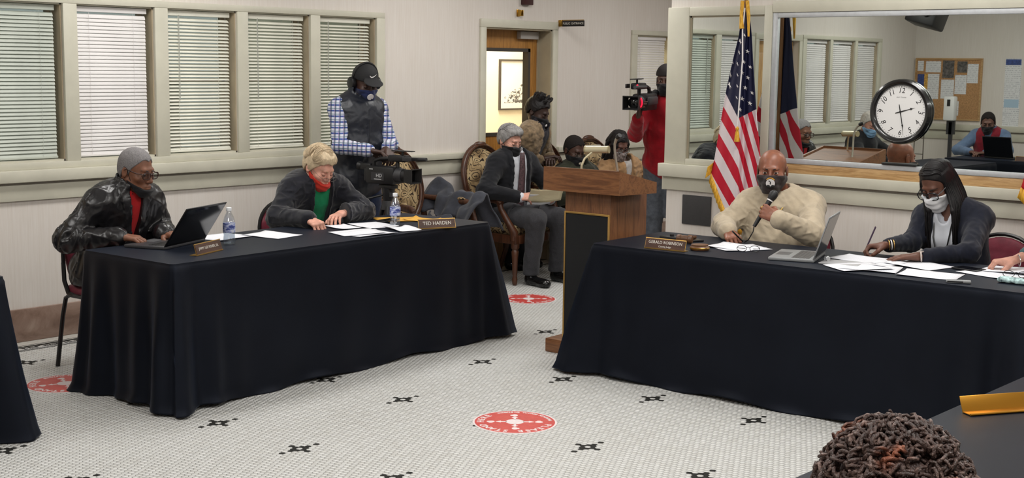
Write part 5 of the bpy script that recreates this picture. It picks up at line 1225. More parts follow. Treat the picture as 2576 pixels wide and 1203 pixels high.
mb = MB()
for dy in (0.0, -0.0015):
    mb.v += [tuple(p.HM @ Vector((x * 0.85 + 0.004, -0.104 + 5.0 * x ** 2 + dy + 0.25 * (y_ + 0.01), 0.083 + y_ * 1.1)) - p.o) for x, y_ in sw]
mb.f = [tuple(range(8)), tuple(range(15, 7, -1))]; mb.mi = [0, 0]; o = mb.build('emblem', WHITE, cap, smooth=False); o.matrix_parent_inverse = cap.matrix_world.inverted() if False else Matrix.Identity(4)
mb = MB().tube([(0.098 * math.cos(a), 0.012, 0.02 + 0.125 * math.sin(a)) for a in [PI * k / 16 for k in range(17)]], 0.0085, 8); p.mesh(mb, 'headband', BLACKM, p.HM)
for w_ in (-1, 1): p.mesh(MB().lathe([(0.0, -0.02), (0.036, -0.02), (0.044, -0.008), (0.044, 0.012), (0.034, 0.02), (0.0, 0.021)], 20, M=TRS((w_ * 0.098, 0.012, -0.005), ry=w_ * PI / 2)), 'ear_cup', BLACKM, p.HM)
p.mask(MNAVY, hi_z=-0.02, puff=0.008); p.mesh(MB().lathe([(0.0, 0), (0.024, 0.0), (0.024, 0.004), (0, 0.005)], 20, M=TRS((-0.008, -0.1245, -0.060), rx=PI / 2 + 0.25)), 'mask_emblem', WHITE, p.HM)
p.top('shirt', PLAID, 0.0085, 0.012, r=(0.062, 0.052, 0.042), wr=0.010, wf=93, seed=31, cuff=0.005, collar=0.02, elbow_wr=0.6)
f_o = p.top('vest', NYLON, 0.0085, 0.033, arms=(), wr=0.006, wf=77, seed=33, hem=-0.1, collar=0.06, belly=0.02); mb = MB().tube([p.hip + p.U * c + p.F * (0.168 + 0.02 * math.sin((c + 0.05) * 5)) for c in np.linspace(-0.02, 0.40, 8)], 0.004, 5); p.mesh(mb, 'zip', mat('zip_grey', (60, 62, 66), 0.4, 0.5))
kn = [p.hip + p.l0 * s * 0.11 + p.f0 * 0.02 - Z3 * 0.45 for s in (1, -1)]; ft = [k - Z3 * 0.42 for k in kn]; p.legs(DENIM, kn, ft, r=(0.1, 0.075, 0.07), shoe=SHOEB, toe=p.f0)

# ---- 4: woman bending forward in the doorway
p = Person('standing person with short black hair in a brown knit jacket, bending forward by the door', (-7.43, 8.34, 0.86), 18, lean=32, spine=0.41, sh=0.135, head=(-7.235, 8.425, 1.345), hyaw=14, hpitch=26, girth=0.98)
p.head(SK['d'], fem=True); p.arm(1, p.hip + Vector((0.28, 0.08, 0.09)), None, (0, 0, -1), (-0.6, -0.5, -0.6), 'relaxed'); p.arm(-1, p.hip + Vector((0.28, 0.16, 0.08)), None, (0, 0, -1), (-0.2, 0.6, -0.6), 'relaxed'); p.finish(); p.eyes('down')
def spiky(f):
    rs = random.Random(4)
    for k in range(30):
        a = rs.uniform(-1.1, 1.1); b = rs.uniform(-0.9, 0.95); c = Vector((0.07 * math.sin(a), 0.012 - 0.09 * math.sin(b) * math.cos(a), 0.03 + 0.085 * math.cos(b * 0.8))); d = (c - Vector((0, 0.012, 0.02))).normalized(); f.cone(c, c + (d + Vector((0, -0.25, 0.35))) * 0.032, 0.016, 0.006, k=0.012)
p.hair(hair_field(0.014, ([-0.15, -0.07, -0.05, -0.025, -0.005, 0.03, 0.055, 0.13], [0.068, 0.066, 0.052, 0.02, -0.0, 0.01, -0.045, -0.05]), 0.003, 120, 8, extra=spiky), H_BLACK)
p.mask(MBLACK, hi_z=-0.02, puff=0.008); p.mesh(MB().ell((0, -0.125, -0.07), (0.016, 0.006, 0.013)), 'mask_emblem', WHITE, p.HM)
p.top('scarf', cloth_mat('dark_striped_scarf', (38, 36, 42), 0.9, 0.3, 300, 0.1, 40), 0.0095, 0.012, arms=(), wr=0.012, seed=41, collar=0.05)
p.top('jacket', KNIT, 0.0085, 0.022, r=(0.06, 0.054, 0.044), wr=0.009, wf=77, seed=43, vopen=(0.07, 0.46, 0.05, -0.05), cuff=0.008, collar=0.0, lapel=0.03, bust=0.6)
kn = [p.hip + p.l0 * s * 0.1 + p.f0 * 0.03 - Z3 * 0.42 for s in (1, -1)]; ft = [k - Z3 * 0.37 for k in kn]; p.legs(DARKT, kn, ft, shoe=SHOEB, toe=p.f0)

# ---- 5: man in a suit holding papers, in a carved armchair
p = Person('grey-haired man in a dark suit and tie, reading papers in a carved armchair', (-7.10, 7.89, 0.55), -4, lean=5, spine=0.47, sh=0.17, head=(-7.035, 7.855, 1.13), hyaw=-4, hpitch=17, girth=1.16, slump=0.02)
p.head(SK['e'], jowl=0.003); p.arm(1, (-6.80, 7.70, 0.70), (0.86, 0.45, 0.05), (0.1, 0.5, -0.4), (-0.4, -1, -0.35), 'pinch', THUMB_IN); p.arm(-1, (-6.74, 8.02, 0.665), (0.8, -0.5, 0.05), (0.3, -0.6, 0.6), (-0.2, 1, -0.4), 'pinch', THUMB_IN); p.finish(); p.eyes('down', brow=(110, 104, 100))
def comb(f): f.ell((0.0, -0.045, 0.09), (0.068, 0.05, 0.036), k=0.03)
p.hair(hair_field(0.013, ([-0.15, -0.09, -0.06, -0.03, 0.0, 0.03, 0.055, 0.13], [0.068, 0.066, 0.05, 0.012, -0.03, 0.0, -0.055, -0.07]), 0.003, 90, 12, extra=comb), H_SILVER)
rs = random.Random(5); strands(p, H_SILVER, [[on_skull(a0 + w_ * t, ay + 0.35 * t, 0.014 + rs.uniform(0, 0.005)) for t in (0.0, 0.5, 1.0)] for a0, w_, ay in [(-0.3, rs.choice((0.9, 0.8, -0.7)), rs.uniform(-1.2, 1.3)) for k in range(150)]], 0.003, 0.0015)
p.mask(MBLACK, hi_z=-0.022, puff=0.007); p.glasses(STEEL, 0.024, 0.014, r=0.001, slip=0.012)
p.top('shirt', WSHIRT, 0.0085, 0.004, arms=(1, -1), r=(0.05, 0.046, 0.041), wr=0.004, collar=0.032, arm_end=0.06)
mb = MB(); cs_ = np.linspace(0.02, 0.50, 12); w_ = [0.030, 0.036, 0.036, 0.035, 0.033, 0.031, 0.029, 0.027, 0.025, 0.023, 0.02, 0.018]
pts = [p.hip + p.U * c + p.F * (0.156 - 0.012 * abs(c - 0.2) - (0.1 * max(0, c - 0.36))) for c in cs_]
for q, w in zip(pts, w_): mb.v += [tuple(q + p.L * w - p.o - p.F * 0.008), tuple(q + p.F * 0.008 - p.o), tuple(q - p.L * w - p.o - p.F * 0.008)]
mb.f = [(3 * i + j, 3 * i + j + 1, 3 * i + j + 4, 3 * i + j + 3) for i in range(11) for j in range(2)]; mb.mi = [0] * 22
o = mb.build('tie', mat('patterned_tie', (70, 50, 54), 0.6, var=0.5, vs=70), p.root, angle=180); so = o.modifiers.new('thick', 'SOLIDIFY'); so.thickness = 0.012
p.top('suit_jacket', SUIT, 0.0085, 0.026, r=(0.072, 0.064, 0.05), wr=0.010, wf=74, seed=51, vopen=(0.080, 0.47, 0.085, -0.02), lapel=0.045, hem=-0.08, back_collar=0.02, collar=0.01, elbow_wr=0.5)
p.legs(SLACKS, [(-6.63, 8.02, 0.525), (-6.625, 7.72, 0.535)], [(-6.70, 8.06, 0.10), (-6.72, 7.77, 0.10)], r=(0.095, 0.078, 0.062), wr=0.009, h=0.011, shoe=SHOEB, toe=(0.97, -0.12, 0))
armchair('carved armchair with paisley seat in which the suited man sits', (-7.06, 7.93), 0)

# ---- 6: man in an olive hooded top
p = Person('man in an olive hooded top and black mask, looking down behind the lectern', (-7.12, 8.72, 0.53), -4, lean=14, spine=0.35, sh=0.155, head=(-7.02, 8.66, 1.02), hyaw=-14, hpitch=20, girth=1.12)
p.head(SK['f']); p.arm(1, (-6.78, 8.60, 0.66), None, (0, 0, -1), (-0.2, -1, -0.3), 'relaxed'); p.arm(-1, (-6.76, 8.85, 0.66), None, (0, 0, -1), (0, 1, -0.3), 'relaxed'); p.finish(); p.eyes('down')
p.hair(hair_field(0.006, lump=0.0015, freq=200, seed=14), H_STUB); p.mask(MBLACK, hi_z=-0.02, puff=0.007); p.mesh(MB().ell((0, -0.122, -0.07), (0.018, 0.006, 0.013)), 'mask_emblem', mat('pale_emblem', (196, 186, 168), 0.7), p.HM); p.glasses(STEEL, 0.025, 0.015, r=0.0012, slip=0.005)
p.top('hooded_top', OLIVE, 0.0095, 0.034, r=(0.074, 0.064, 0.048), wr=0.012, wf=74, seed=61, collar=0.04, back_collar=0.06, cuff=0.006)
seat_legs(p, cloth_mat('khaki_trousers', (92, 82, 62), 0.85)); armchair('carved armchair under the man in the olive hooded top', (-7.1, 8.76), 2)

# ---- 7: woman with dreadlocks
p = Person('woman with long black dreadlocks and glasses in a tan jacket, behind the lectern', (-7.16, 9.42, 0.53), -16, lean=14, spine=0.37, sh=0.15, head=(-7.045, 9.31, 1.035), hyaw=-22, hpitch=22, girth=1.05)
p.head(SK['g'], fem=True); p.arm(1, (-6.86, 9.20, 0.72), None, (0, 0, -1), (-0.2, -1, -0.3), 'relaxed'); p.arm(-1, (-6.80, 9.46, 0.76), (0.7, -0.1, 0.25), (-0.2, -0.6, 0.1), (0, 1, -0.3), 'relaxed'); p.finish(); p.eyes('open')
def locs(f):
    rs = random.Random(9)
    for k in range(30):
        a = rs.uniform(0.15, 1.0) * PI * (1 if k % 2 else -1); top_ = Vector((0.05 * math.sin(a), 0.02 - 0.05 * math.cos(a), 0.105)); mid = Vector((0.094 * math.sin(a), 0.02 - 0.088 * math.cos(a), 0.02)); x = rs.uniform(0.85, 1.25); low = Vector((0.105 * math.sin(a) * x, 0.02 - 0.07 * math.cos(a), -0.12 - rs.uniform(0, 0.05))); end = low + Vector((rs.uniform(-.02, .02), rs.uniform(-.02, .02), -rs.uniform(0.04, 0.14)))
        f.cone(top_, mid, 0.014, 0.014, k=0.01); f.cone(mid, low, 0.014, 0.012, k=0.004); f.cone(low, end, 0.012, 0.008, k=0.004)
f = Field((-0.16, -0.15, -0.33), (0.16, 0.17, 0.17), 0.0045); f.ell((0, 0.02, 0.036), (0.086, 0.106, 0.097)); f.apply(lambda D, x, y, z: np.maximum(D, np.interp(y, *HAIRLINE) - z)); locs(f); f.wrinkle(0.003, 140, 6); p.hair(f, H_BLACK, 'dreadlocks')
p.mask(cloth_mat('grey_patterned_mask', (120, 112, 110), 0.8, 0.5, 300, 0, 60), hi_z=-0.02, puff=0.007); p.glasses(BLKF, 0.026, 0.018, r=0.0016)
p.top('jacket', TAN, 0.0095, 0.03, r=(0.066, 0.058, 0.044), wr=0.014, wf=89, seed=71, vopen=(0.05, 0.47, 0.02, 0.1), lapel=0.05, collar=0.02, cuff=0.005, bust=0.6); p.top('blouse', cloth_mat('pale_blouse', (186, 182, 178), 0.8), 0.011, 0.008, arms=(), wr=0.004, seed=2)
seat_legs(p, DARKT); armchair('carved armchair under the woman with dreadlocks', (-7.14, 9.43), -6)

# ---- 8: camera operator in a red sweater behind the end of the mirror wall
p = Person('standing man in a red sweater and dark cap holding a video camera at his shoulder', (-6.40, 9.13, 0.95), -62, lean=2, spine=0.53, sh=0.16, head=(-6.385, 9.075, 1.62), hyaw=-66, hpitch=4, girth=1.08)
p.head(SK['h']); p.arm(1, (-6.33, 8.62, 1.315), (0.25, -0.25, 0.85), (0.75, 0.5, 0.1), (-0.25, -0.25, -1), 'relaxed', l1=0.33, l2=0.30); p.arm(-1, (-6.06, 8.92, 1.40), (-0.3, -0.3, 0.8), (-0.7, 0.3, 0.2), (0.4, 0.3, -1), 'relaxed', l1=0.31, l2=0.29); p.finish(); p.eyes('open')
f = Field((-0.12, -0.14, -0.06), (0.12, 0.18, 0.16), 0.004); f.ell((0, 0.016, 0.042), (0.088, 0.108, 0.096)); f.apply(lambda D, x, y, z: np.maximum(D, 0.038 - z)); f.ell((0, 0.12, 0.03), (0.07, 0.06, 0.01), ((1, 0, 0), (0, 0.9, -0.43), (0, 0.43, 0.9)), k=0.01); p.put(Skin().add(f, 0, p.HM), 'cap', mat('dark_cap', (34, 28, 28), 0.85, var=0.1)); p.mask(MBLACK, hi_z=-0.02, puff=0.007)
p.top('sweater', REDK, 0.009, 0.026, r=(0.07, 0.062, 0.046), wr=0.010, wf=71, seed=81, collar=0.012, cuff=0.004, belly=0.03, elbow_wr=0.5)
kn = [p.hip + p.l0 * s * 0.1 + p.f0 * 0.03 - Z3 * 0.45 for s in (1, -1)]; ft = [k - Z3 * 0.42 for k in kn]; p.legs(cloth_mat('grey_trousers', (84, 88, 96), 0.9, 0.1, 500, 0.1, 40), kn, ft, r=(0.098, 0.08, 0.07), wr=0.012, shoe=SHOEB, toe=p.f0)

# ---- 9: presiding member in a beige sweater, speaking into a microphone
p = Person('bald man in a beige sweater and dark mask, speaking into a hand microphone', (-3.985, 6.90, 0.55), -72, lean=8, spine=0.44, sh=0.178, head=(-3.985, 6.765, 1.133), hyaw=-66, hpitch=6, girth=1.2, slump=0.0, hroll=0)
p.head(SK['i'], jowl=0.008, wide=1.08, it=1); p.arm(1, (-4.025, 6.375, 0.795), (0.5, -0.45, -0.18), (0.3, 0.2, -1), None, 'pen', THUMB_IN, elbow=(-4.20, 6.60, 0.80)); p.arm(-1, (-3.725, 6.40, 0.895), (-0.74, -0.30, 0.42), (-0.50, 0.78, -0.15), None, 'grip', THUMB_WRAP, elbow=(-3.62, 6.61, 0.80)); p.finish(); p.eyes('open', (0.0, 0))
p.mask(MBROWN, hi_z=-0.012, puff=0.009, wide=1.08, jowl=0.008)
EMB = thing; mb = MB().lathe([(0.0, 0), (0.026, 0.0), (0.026, 0.003), (0, 0.004)], 24, M=TRS((0.006, -0.1265, -0.055), rx=PI / 2 + 0.12)); p.mesh(mb, 'mask_emblem', WHITE, p.HM); mb = MB()
for (x, z, sx, sz) in ((0, -0.052, 0.0035, 0.010), (-0.012, -0.072, 0.010, 0.009), (0.014, -0.072, 0.010, 0.009), (0.0, -0.078, 0.008, 0.006)): mb.ell((0.006 + x, -0.1305 - (z + 0.055) * 0.12, z), (sx, 0.002, sz), 10, 6)
p.mesh(mb, 'emblem_figures', INK, p.HM); mb = MB().tube([(0.006 + 0.028 * math.cos(a), -0.1275, -0.053 + 0.029 * math.sin(a)) for a in [PI * (0.2 + 0.6 * k / 10) for k in range(11)]], 0.0028, 5); p.mesh(mb, 'emblem_band', mat('gold_print', (206, 150, 50), 0.7), p.HM)
p.top('sweater', BEIGE, 0.0066, 0.026, r=(0.078, 0.068, 0.049), wr=0.011, wf=77, seed=91, collar=0.012, cuff=0.004, belly=0.06, elbow_wr=0.5)
mb = MB().tube([p.N + p.L * 0.082 * math.sin(a) + p.F * (0.07 * math.cos(a) + 0.02 + 0.095 * max(0, math.cos(a)) ** 1.5) + p.U * (0.05 - 0.125 * max(0, math.cos(a)) ** 1.6) for a in [2 * PI * k / 28 for k in range(28)]], 0.0022, 6, closed=True); p.mesh(mb, 'neck_chain', mat('gold_chain', (206, 170, 84), 0.3, 0.9))
Mw = p.hands[-1]; mb = MB().tube([Mw @ Vector((-0.022, 0.030 * math.cos(a), 0.027 * math.sin(a))) for a in [2 * PI * k / 20 for k in range(20)]], 0.006, 6, closed=True).lathe([(0.0, 0), (0.019, 0), (0.019, 0.008), (0, 0.009)], 18, M=Mw @ TRS((-0.022, 0, 0.026))); p.mesh(mb, 'wristwatch', mat('gold_watch', (168, 146, 92), 0.3, 0.8)); p.mesh(MB().tube([Mw @ Vector((0.108, 0.0145 + 0.0102 * math.cos(a) - 0.026, -0.012 + 0.0112 * math.sin(a))) for a in [2 * PI * k / 14 for k in range(14)]], 0.0022, 5, closed=True), 'ring', MATS['gold_chain'])
seat_legs(p, DARKT); stack_chair('burgundy stacking chair hidden behind the man in the beige sweater', (-3.93, 6.90), -74); JUDGE = p

# ---- 10: woman in a navy cardigan writing notes
p = Person('woman with long straight black hair, glasses and white mask, writing notes in a navy cardigan', (-2.90, 6.98, 0.55), -92, lean=15, side=-3, spine=0.46, sh=0.15, head=(-2.985, 6.80, 1.12), hyaw=-100, hpitch=32, hroll=-4, girth=1.04)
p.head(SK['j'], fem=True, bib=tuple(p.HI @ (p.N - p.U * 0.15 + p.F * 0.055))); p.arm(1, (-3.115, 6.475, 0.80), (-0.75, -0.55, -0.12), (0.3, -0.2, -1), None, 'pen', THUMB_IN, size=0.92, elbow=(-3.08, 6.72, 0.80)); p.arm(-1, (-2.875, 6.36, 0.778), (-0.85, -0.42, -0.1), (0, 0, -1), None, 'flat', size=0.92, elbow=(-2.70, 6.58, 0.795)); p.finish(); p.eyes('down')
p.mask(MWHITE, hi_z=-0.022, puff=0.010, ear=None); p.glasses(BLKF, 0.030, 0.023, r=0.003, slip=0.004, y=-0.112)
f = Field((-0.2, -0.22, -0.5), (0.2, 0.24, 0.16), 0.005); f.ell((0, 0.014, 0.032), (0.078, 0.100, 0.091)); f.apply(lambda D, x, y, z: np.maximum(D, np.interp(y, [-0.13, -0.08, -0.055, -0.03, 0.0, 0.1], [0.085, 0.08, 0.055, 0.03, 0.0, -0.08]) - z))
rs = random.Random(10); pa = []
for w_ in (-1, 1):
    for k in range(7):
        fr = k / 6.0; yy = -0.035 + 0.095 * fr; b_ = Vector((w_ * 0.074, yy, -0.02)); c_ = p.HI @ (p.N + p.L * w_ * (0.070 + 0.006 * fr) + p.F * (0.12 - 0.14 * fr) + p.U * 0.02); e_ = p.HI @ (p.N + p.L * w_ * (0.070 + 0.03 * fr) + p.F * (0.175 - 0.13 * fr) - p.U * (0.25 - 0.10 * fr)); f.cone(Vector((w_ * 0.062, yy * 0.7, 0.07)), b_, 0.008, 0.010, k=0.02); f.cone(b_, c_, 0.010, 0.013, k=0.02); f.cone(c_, e_, 0.013, 0.006, k=0.016)
    for k in range(150):
        fr = rs.random(); ay = -0.85 + 1.9 * fr; j1, j2 = rs.uniform(-0.008, 0.008), rs.uniform(-0.018, 0.018); lf = 0.006 + rs.uniform(0, 0.004); a0 = -0.28
        yy = -0.045 + 0.115 * fr; lo_ = Vector((w_ * (0.086 + j1), yy, -0.02)); c_ = p.HI @ (p.N + p.L * (w_ * (0.082 + 0.006 * fr) + j1) + p.F * (0.135 - 0.15 * fr) + p.U * 0.02); e_ = p.HI @ (p.N + p.L * (w_ * (0.075 + 0.03 * fr) + j2) + p.F * (0.192 - 0.13 * fr) - p.U * (0.27 - 0.10 * fr + j2))
        pa.append([on_skull(a0, ay, lf), on_skull(a0 + w_ * 0.55, ay + 0.03, lf + 0.003), on_skull(a0 + w_ * (1.1 if w_ > 0 else 0.85), ay * 0.9 + 0.08, lf + 0.003), lo_, c_, e_])
strands(p, H_LONG, pa, 0.0042, 0.0022, n=18)
f.cone((0, 0.07, 0.0), (0, 0.07, -0.10), 0.045, 0.04, k=0.03); f.wrinkle(0.0012, 200, 15, (1, 1, 0.06)); p.hair(f, H_LONG)
p.top('blouse', WSHIRT, 0.007, 0.008, arms=(), wr=0.001, bust=1.0, scoop=0.03, wf=40)
p.top('cardigan', NAVY, 0.0068, 0.022, r=(0.062, 0.052, 0.036), wr=0.008, wf=71, seed=101, arm_end=-0.16, vopen=(0.055, 0.46, 0.07, -0.02), cuff=0.003, bust=0.9, collar=0.008, elbow_wr=0.6)
mb = MB()
for w_ in (-1, 1): mb.tube([p.N + p.L * w_ * 0.055 + p.F * 0.075 + p.U * 0.01, p.N + p.L * w_ * 0.045 + p.F * 0.155 - p.U * 0.12, p.N + p.L * w_ * 0.012 + p.F * 0.20 - p.U * 0.27], 0.004, 6)
p.mesh(mb, 'lanyard', BLKF); Mw = p.hands[-1]; mb = MB().tube([Mw @ Vector((-0.014, 0.0285 * math.cos(a), 0.0245 * math.sin(a))) for a in [2 * PI * k / 20 for k in range(20)]], 0.0045, 6, closed=True).lathe([(0.0, 0), (0.016, 0), (0.016, 0.006), (0, 0.007)], 4, M=Mw @ TRS((-0.018, 0, 0.022))); p.mesh(mb, 'wristwatch', mat('pale_watch', (200, 188, 182), 0.35, 0.4)); Mw = p.hands[1]
for k in range(3): p.mesh(MB().tube([Mw @ Vector((-0.02 - 0.012 * k, 0.029 * math.cos(a), 0.026 * math.sin(a))) for a in [2 * PI * k / 20 for k in range(20)]], 0.003, 6, closed=True), 'bracelet', (GOLD, WHITE, GOLD)[k])
seat_legs(p, DARKT); stack_chair('burgundy stacking chair behind the woman in the navy cardigan', (-2.80, 7.02), -92)

# ---- 11: person whose writing hands reach in at the right edge
p = Person('person at the right edge, only hands with a bracelet and blue pen in view', (-2.02, 7.02, 0.54), -110, lean=18, spine=0.49, sh=0.18, head=(-2.1, 6.78, 1.14), hyaw=-115, hpitch=30)
p.head(SK['k'], fem=True); p.arm(1, (-2.425, 6.45, 0.795), (-0.75, -0.5, -0.10), (0.2, 0.1, -1), (-0.6, 0.6, -0.4), 'pen', THUMB_IN, size=0.95); p.arm(-1, (-2.21, 6.37, 0.775), (-0.9, -0.1, -0.1), (0, 0, -1), (0.9, 0, -0.3), 'relaxed', size=0.95); p.finish(); p.eyes('down')
p.hair(hair_field(0.02, lump=0.004, seed=19), hair_mat('brown_hair', (70, 50, 38))); p.mask(MBLUE, hi_z=-0.02, puff=0.008); p.top('blouse', cloth_mat('teal_top', (60, 88, 92), 0.85), 0.012, 0.016, r=(0.066, 0.054, 0.04), wr=0.006, arm_end=-0.45, bust=0.8, collar=0.01); Mw = p.hands[1]; p.mesh(MB().tube([Mw @ Vector((-0.03, 0.03 * math.cos(a), 0.027 * math.sin(a))) for a in [2 * PI * k / 20 for k in range(20)]], 0.0028, 6, closed=True), 'bracelet', mat('silver', (200, 200, 200), 0.25, 0.9))
seat_legs(p, DARKT); stack_chair('burgundy stacking chair beyond the right edge of the photo', (-2.0, 7.04), -110)

# ---- 12: person in the foreground, only curly hair in view
p = Person('head of curly dark brown hair with an auburn streak at the bottom right', (-0.77, 1.64, 0.54), 105, lean=8, spine=0.46, sh=0.16, head=(-0.825, 1.785, 1.05), hyaw=120, hpitch=18)
p.head(SK['g'], fem=True); p.arm(1, p.hip + Vector((0.05, 0.42, 0.10)), None, (0, 0, -1), (1, 0, -0.3)); p.arm(-1, p.hip + Vector((-0.16, 0.40, 0.10)), None, (0, 0, -1), (-1, 0, -0.3)); p.finish(); p.eyes('down')
CURL = NT('curly_hair', 0.45, spec=0.4); _v = CURL.coord(); _a = CURL.noise(_v, 55, 4, 0.7); _b = CURL.noise(_v, 7, 2)
CURL.col(CURL.mix(CURL.ramp(_b, [(0.56, (0, 0, 0)), (0.66, (255, 255, 255))]), CURL.ramp(_a, [(0.3, (34, 25, 23)), (0.52, (70, 52, 47)), (0.68, (134, 112, 104))]), CURL.ramp(_a, [(0.3, (70, 34, 22)), (0.7, (168, 92, 56))]))); CURL.bump(_a, 0.8, 0.01); CURL = CURL.m
f = Field((-0.17, -0.19, -0.16), (0.17, 0.19, 0.2), 0.006); f.ell((0, 0.014, 0.035), (0.098, 0.120, 0.106)); f.apply(lambda D, x, y, z: np.maximum(D, np.interp(y, [-0.16, -0.07, -0.03, 0.02, 0.2], [0.06, 0.05, 0.0, -0.09, -0.11]) - z)); p.hair(f, CURL, 'hair'); rs = random.Random(12); mb = MB()
for k in range(760):
    a = rs.uniform(0, 2 * PI); b = math.acos(rs.uniform(-0.6, 1)); n_ = Vector((math.sin(b) * math.cos(a), math.sin(b) * math.sin(a), math.cos(b)))
    if n_.y < -0.4 and n_.z < 0.4: continue
    c = Vector((n_.x * 0.102, 0.014 + n_.y * 0.124, 0.035 + n_.z * 0.110)); t_ = n_.cross(Vector((rs.uniform(-1, 1), rs.uniform(-1, 1), rs.uniform(-1, 1)))).normalized(); w_ = n_.cross(t_); hr = rs.uniform(0.006, 0.012); tl = rs.uniform(0.02, 0.04); ph = rs.uniform(0, 6.28); m_ = 13
    mb.tube([c + n_ * (0.004 + 0.012 * i / m_ + hr * 0.7 * math.sin(ph + i * 0.95)) + w_ * (hr * math.cos(ph + i * 0.95)) + t_ * (tl * (i / m_ - 0.5)) for i in range(m_)], [0.0034 * (1 - 0.55 * abs(i / m_ - 0.45)) for i in range(m_)], 5)
o = p.mesh(mb, 'curls', CURL, p.HM, angle=180); o['kind'] = 'stuff'; p.top('top', cloth_mat('maroon_top', (84, 34, 44), 0.85), 0.014, 0.018, r=(0.068, 0.056, 0.045), wr=0.006, collar=0.01, bust=0.8); seat_legs(p, DARKT); stack_chair('burgundy stacking chair below the bottom edge, under the curly-haired person', (-0.73, 1.64), 100)

# ---- 13, 14: members who show only in the mirror
p = Person('white-haired man with a light blue mask and dark jacket, seen only in the mirror', (-6.70, 2.18, 0.54), 4, lean=14, head=(-6.50, 2.22, 1.16), hyaw=30, hpitch=24, girth=1.15)
p.head(SK['k']); p.arm(1, (-6.24, 2.02, 0.79), None, (0, 0, -1), (-0.2, -1, -0.3)); p.arm(-1, (-6.24, 2.36, 0.79), None, (0, 0, -1), (0, 1, -0.3)); p.finish(); p.eyes('down'); p.hair(hair_field(0.014, lump=0.004, seed=23), H_WHITE); p.mask(MBLUE, hi_z=-0.02, puff=0.008); p.top('jacket', DARKT, 0.012, 0.026, r=(0.08, 0.07, 0.05), wr=0.008, collar=0.02); seat_legs(p, DARKT); stack_chair('burgundy stacking chair at the table cut off by the left edge', (-6.76, 2.18), 2)
p = Person('man in a red vest at a black laptop, seen only in the mirror', (-6.16, -0.24, 0.54), 80, lean=10, head=(-6.15, -0.09, 1.13), hyaw=72, hpitch=16, girth=1.08)
p.head(SK['g']); p.arm(1, (-6.05, 0.20, 0.79), None, (0, 0, -1), (0.6, 0.2, -0.3), 'type'); p.arm(-1, (-6.22, 0.20, 0.79), None, (0, 0, -1), (-0.8, 0, -0.3), 'type'); p.finish(); p.eyes('down'); p.hair(hair_field(0.007, lump=0.0015, seed=27), H_STUB); p.mask(MBLACK, hi_z=-0.02); p.top('shirt', BLUESH, 0.012, 0.012, r=(0.07, 0.06, 0.045), wr=0.008, collar=0.03); p.top('vest', REDV, 0.012, 0.026, arms=(), wr=0.006, vopen=(0.04, 0.5, 0.0, 0.3), collar=0.02); seat_legs(p, DARKT); stack_chair('burgundy stacking chair under the man in the red vest', (-6.16, -0.27), 80)
# ------------------------------------------------------------------ things on the tables
TT = TZ + 0.0015
PAPER = mat('white_paper', (228, 229, 235), 0.7, var=0.015, vs=6)
PRINT = NT('printed_paper', 0.7); _tc = PRINT.n('ShaderNodeTexCoord'); _sp = PRINT.n('ShaderNodeSeparateXYZ'); PRINT.l(_tc.outputs['Object'], _sp.inputs[0])
_l = PRINT.math('GREATER_THAN', PRINT.math('FRACT', PRINT.math('MULTIPLY', _sp.outputs[1], 95.0)), 0.62); _nw = PRINT.math('GREATER_THAN', PRINT.noise(PRINT.coord((70, 8, 1)), 3, 1), 0.47)
_in = PRINT.math('MULTIPLY', PRINT.math('LESS_THAN', PRINT.math('ABSOLUTE', _sp.outputs[0]), 0.085), PRINT.math('LESS_THAN', PRINT.math('ABSOLUTE', _sp.outputs[1]), 0.115))
_prx = 0; PRINT.col(PRINT.mix(PRINT.math('MULTIPLY', PRINT.math('MULTIPLY', _l, _nw), PRINT.math('MULTIPLY', _in, 0.25)), (228, 229, 235), (120, 120, 128))); PRINT = PRINT.m
def dirang(c, d): v = Vector(d) - Vector(c); return math.atan2(v.y, v.x)
def sheet(label, c, d, z=0.0, w=0.216, l=0.279, curl=0.006, m=None, seed=0, name='paper_sheet', group='papers on the tables', cat='paper'):
    """c: photographed centre, d: a photographed point further along the long edge"""
    C = atz(c[0], c[1], TT + z); D = atz(d[0], d[1], TT + z); a = dirang(C, D) - PI / 2; mb = MB()
    def fn(u, v):
        x, y = (u - 0.5) * w, (v - 0.5) * l; e = max(0, abs(u - 0.5) - 0.25) * 4
        return Vector((x, y, 0.001 + curl * e * e * (0.5 + 0.5 * math.sin(seed + 3 * v))))
    mb.grid(fn, 9, 9); o = mb.build(name, m or PRINT, angle=180); so = o.modifiers.new('thickness', 'SOLIDIFY'); so.thickness = 0.0009; so.offset = 1
    o.location = C; o.rotation_euler = (0, 0, a); return tag(o, label, cat, group)
sheet('white paper lying half behind the black laptop, near the water bottle', (565, 597), (620, 588), 0.0, seed=1)
sheet('white paper between the black laptop and the blond man', (683, 592), (735, 597), 0.0, seed=2)
sheet('paper held under the fingers of the blond man', (862, 571), (895, 577), 0.0035, 0.14, 0.2, seed=3)
sheet('white paper in front of the blond man, furthest from the table edge', (938, 567), (975, 576), 0.0, seed=4)
sheet('white paper in front of the blond man, nearest the table edge', (900, 586), (945, 583), 0.0015, seed=5)
sheet('white paper beneath the nearest sheet of the blond man', (925, 588), (965, 584), 0.0, seed=6)
sheet('curled white paper just left of the TED HARDEN name plate', (1012, 577), (1040, 583), 0.0, 0.15, 0.2, 0.012, PAPER, 7)
sheet('white papers under the writing hand of the man in beige', (1848, 622), (1900, 628), 0.001, seed=8)
sheet('second white paper under the writing hand of the man in beige', (1862, 624), (1915, 622), 0.0, seed=9)
sheet('printed paper under the pen of the woman in the navy cardigan', (2165, 652), (2225, 660), 0.002, seed=10)
sheet('printed paper under the flat hand of the woman in the navy cardigan', (2190, 660), (2250, 668), 0.0005, seed=11)
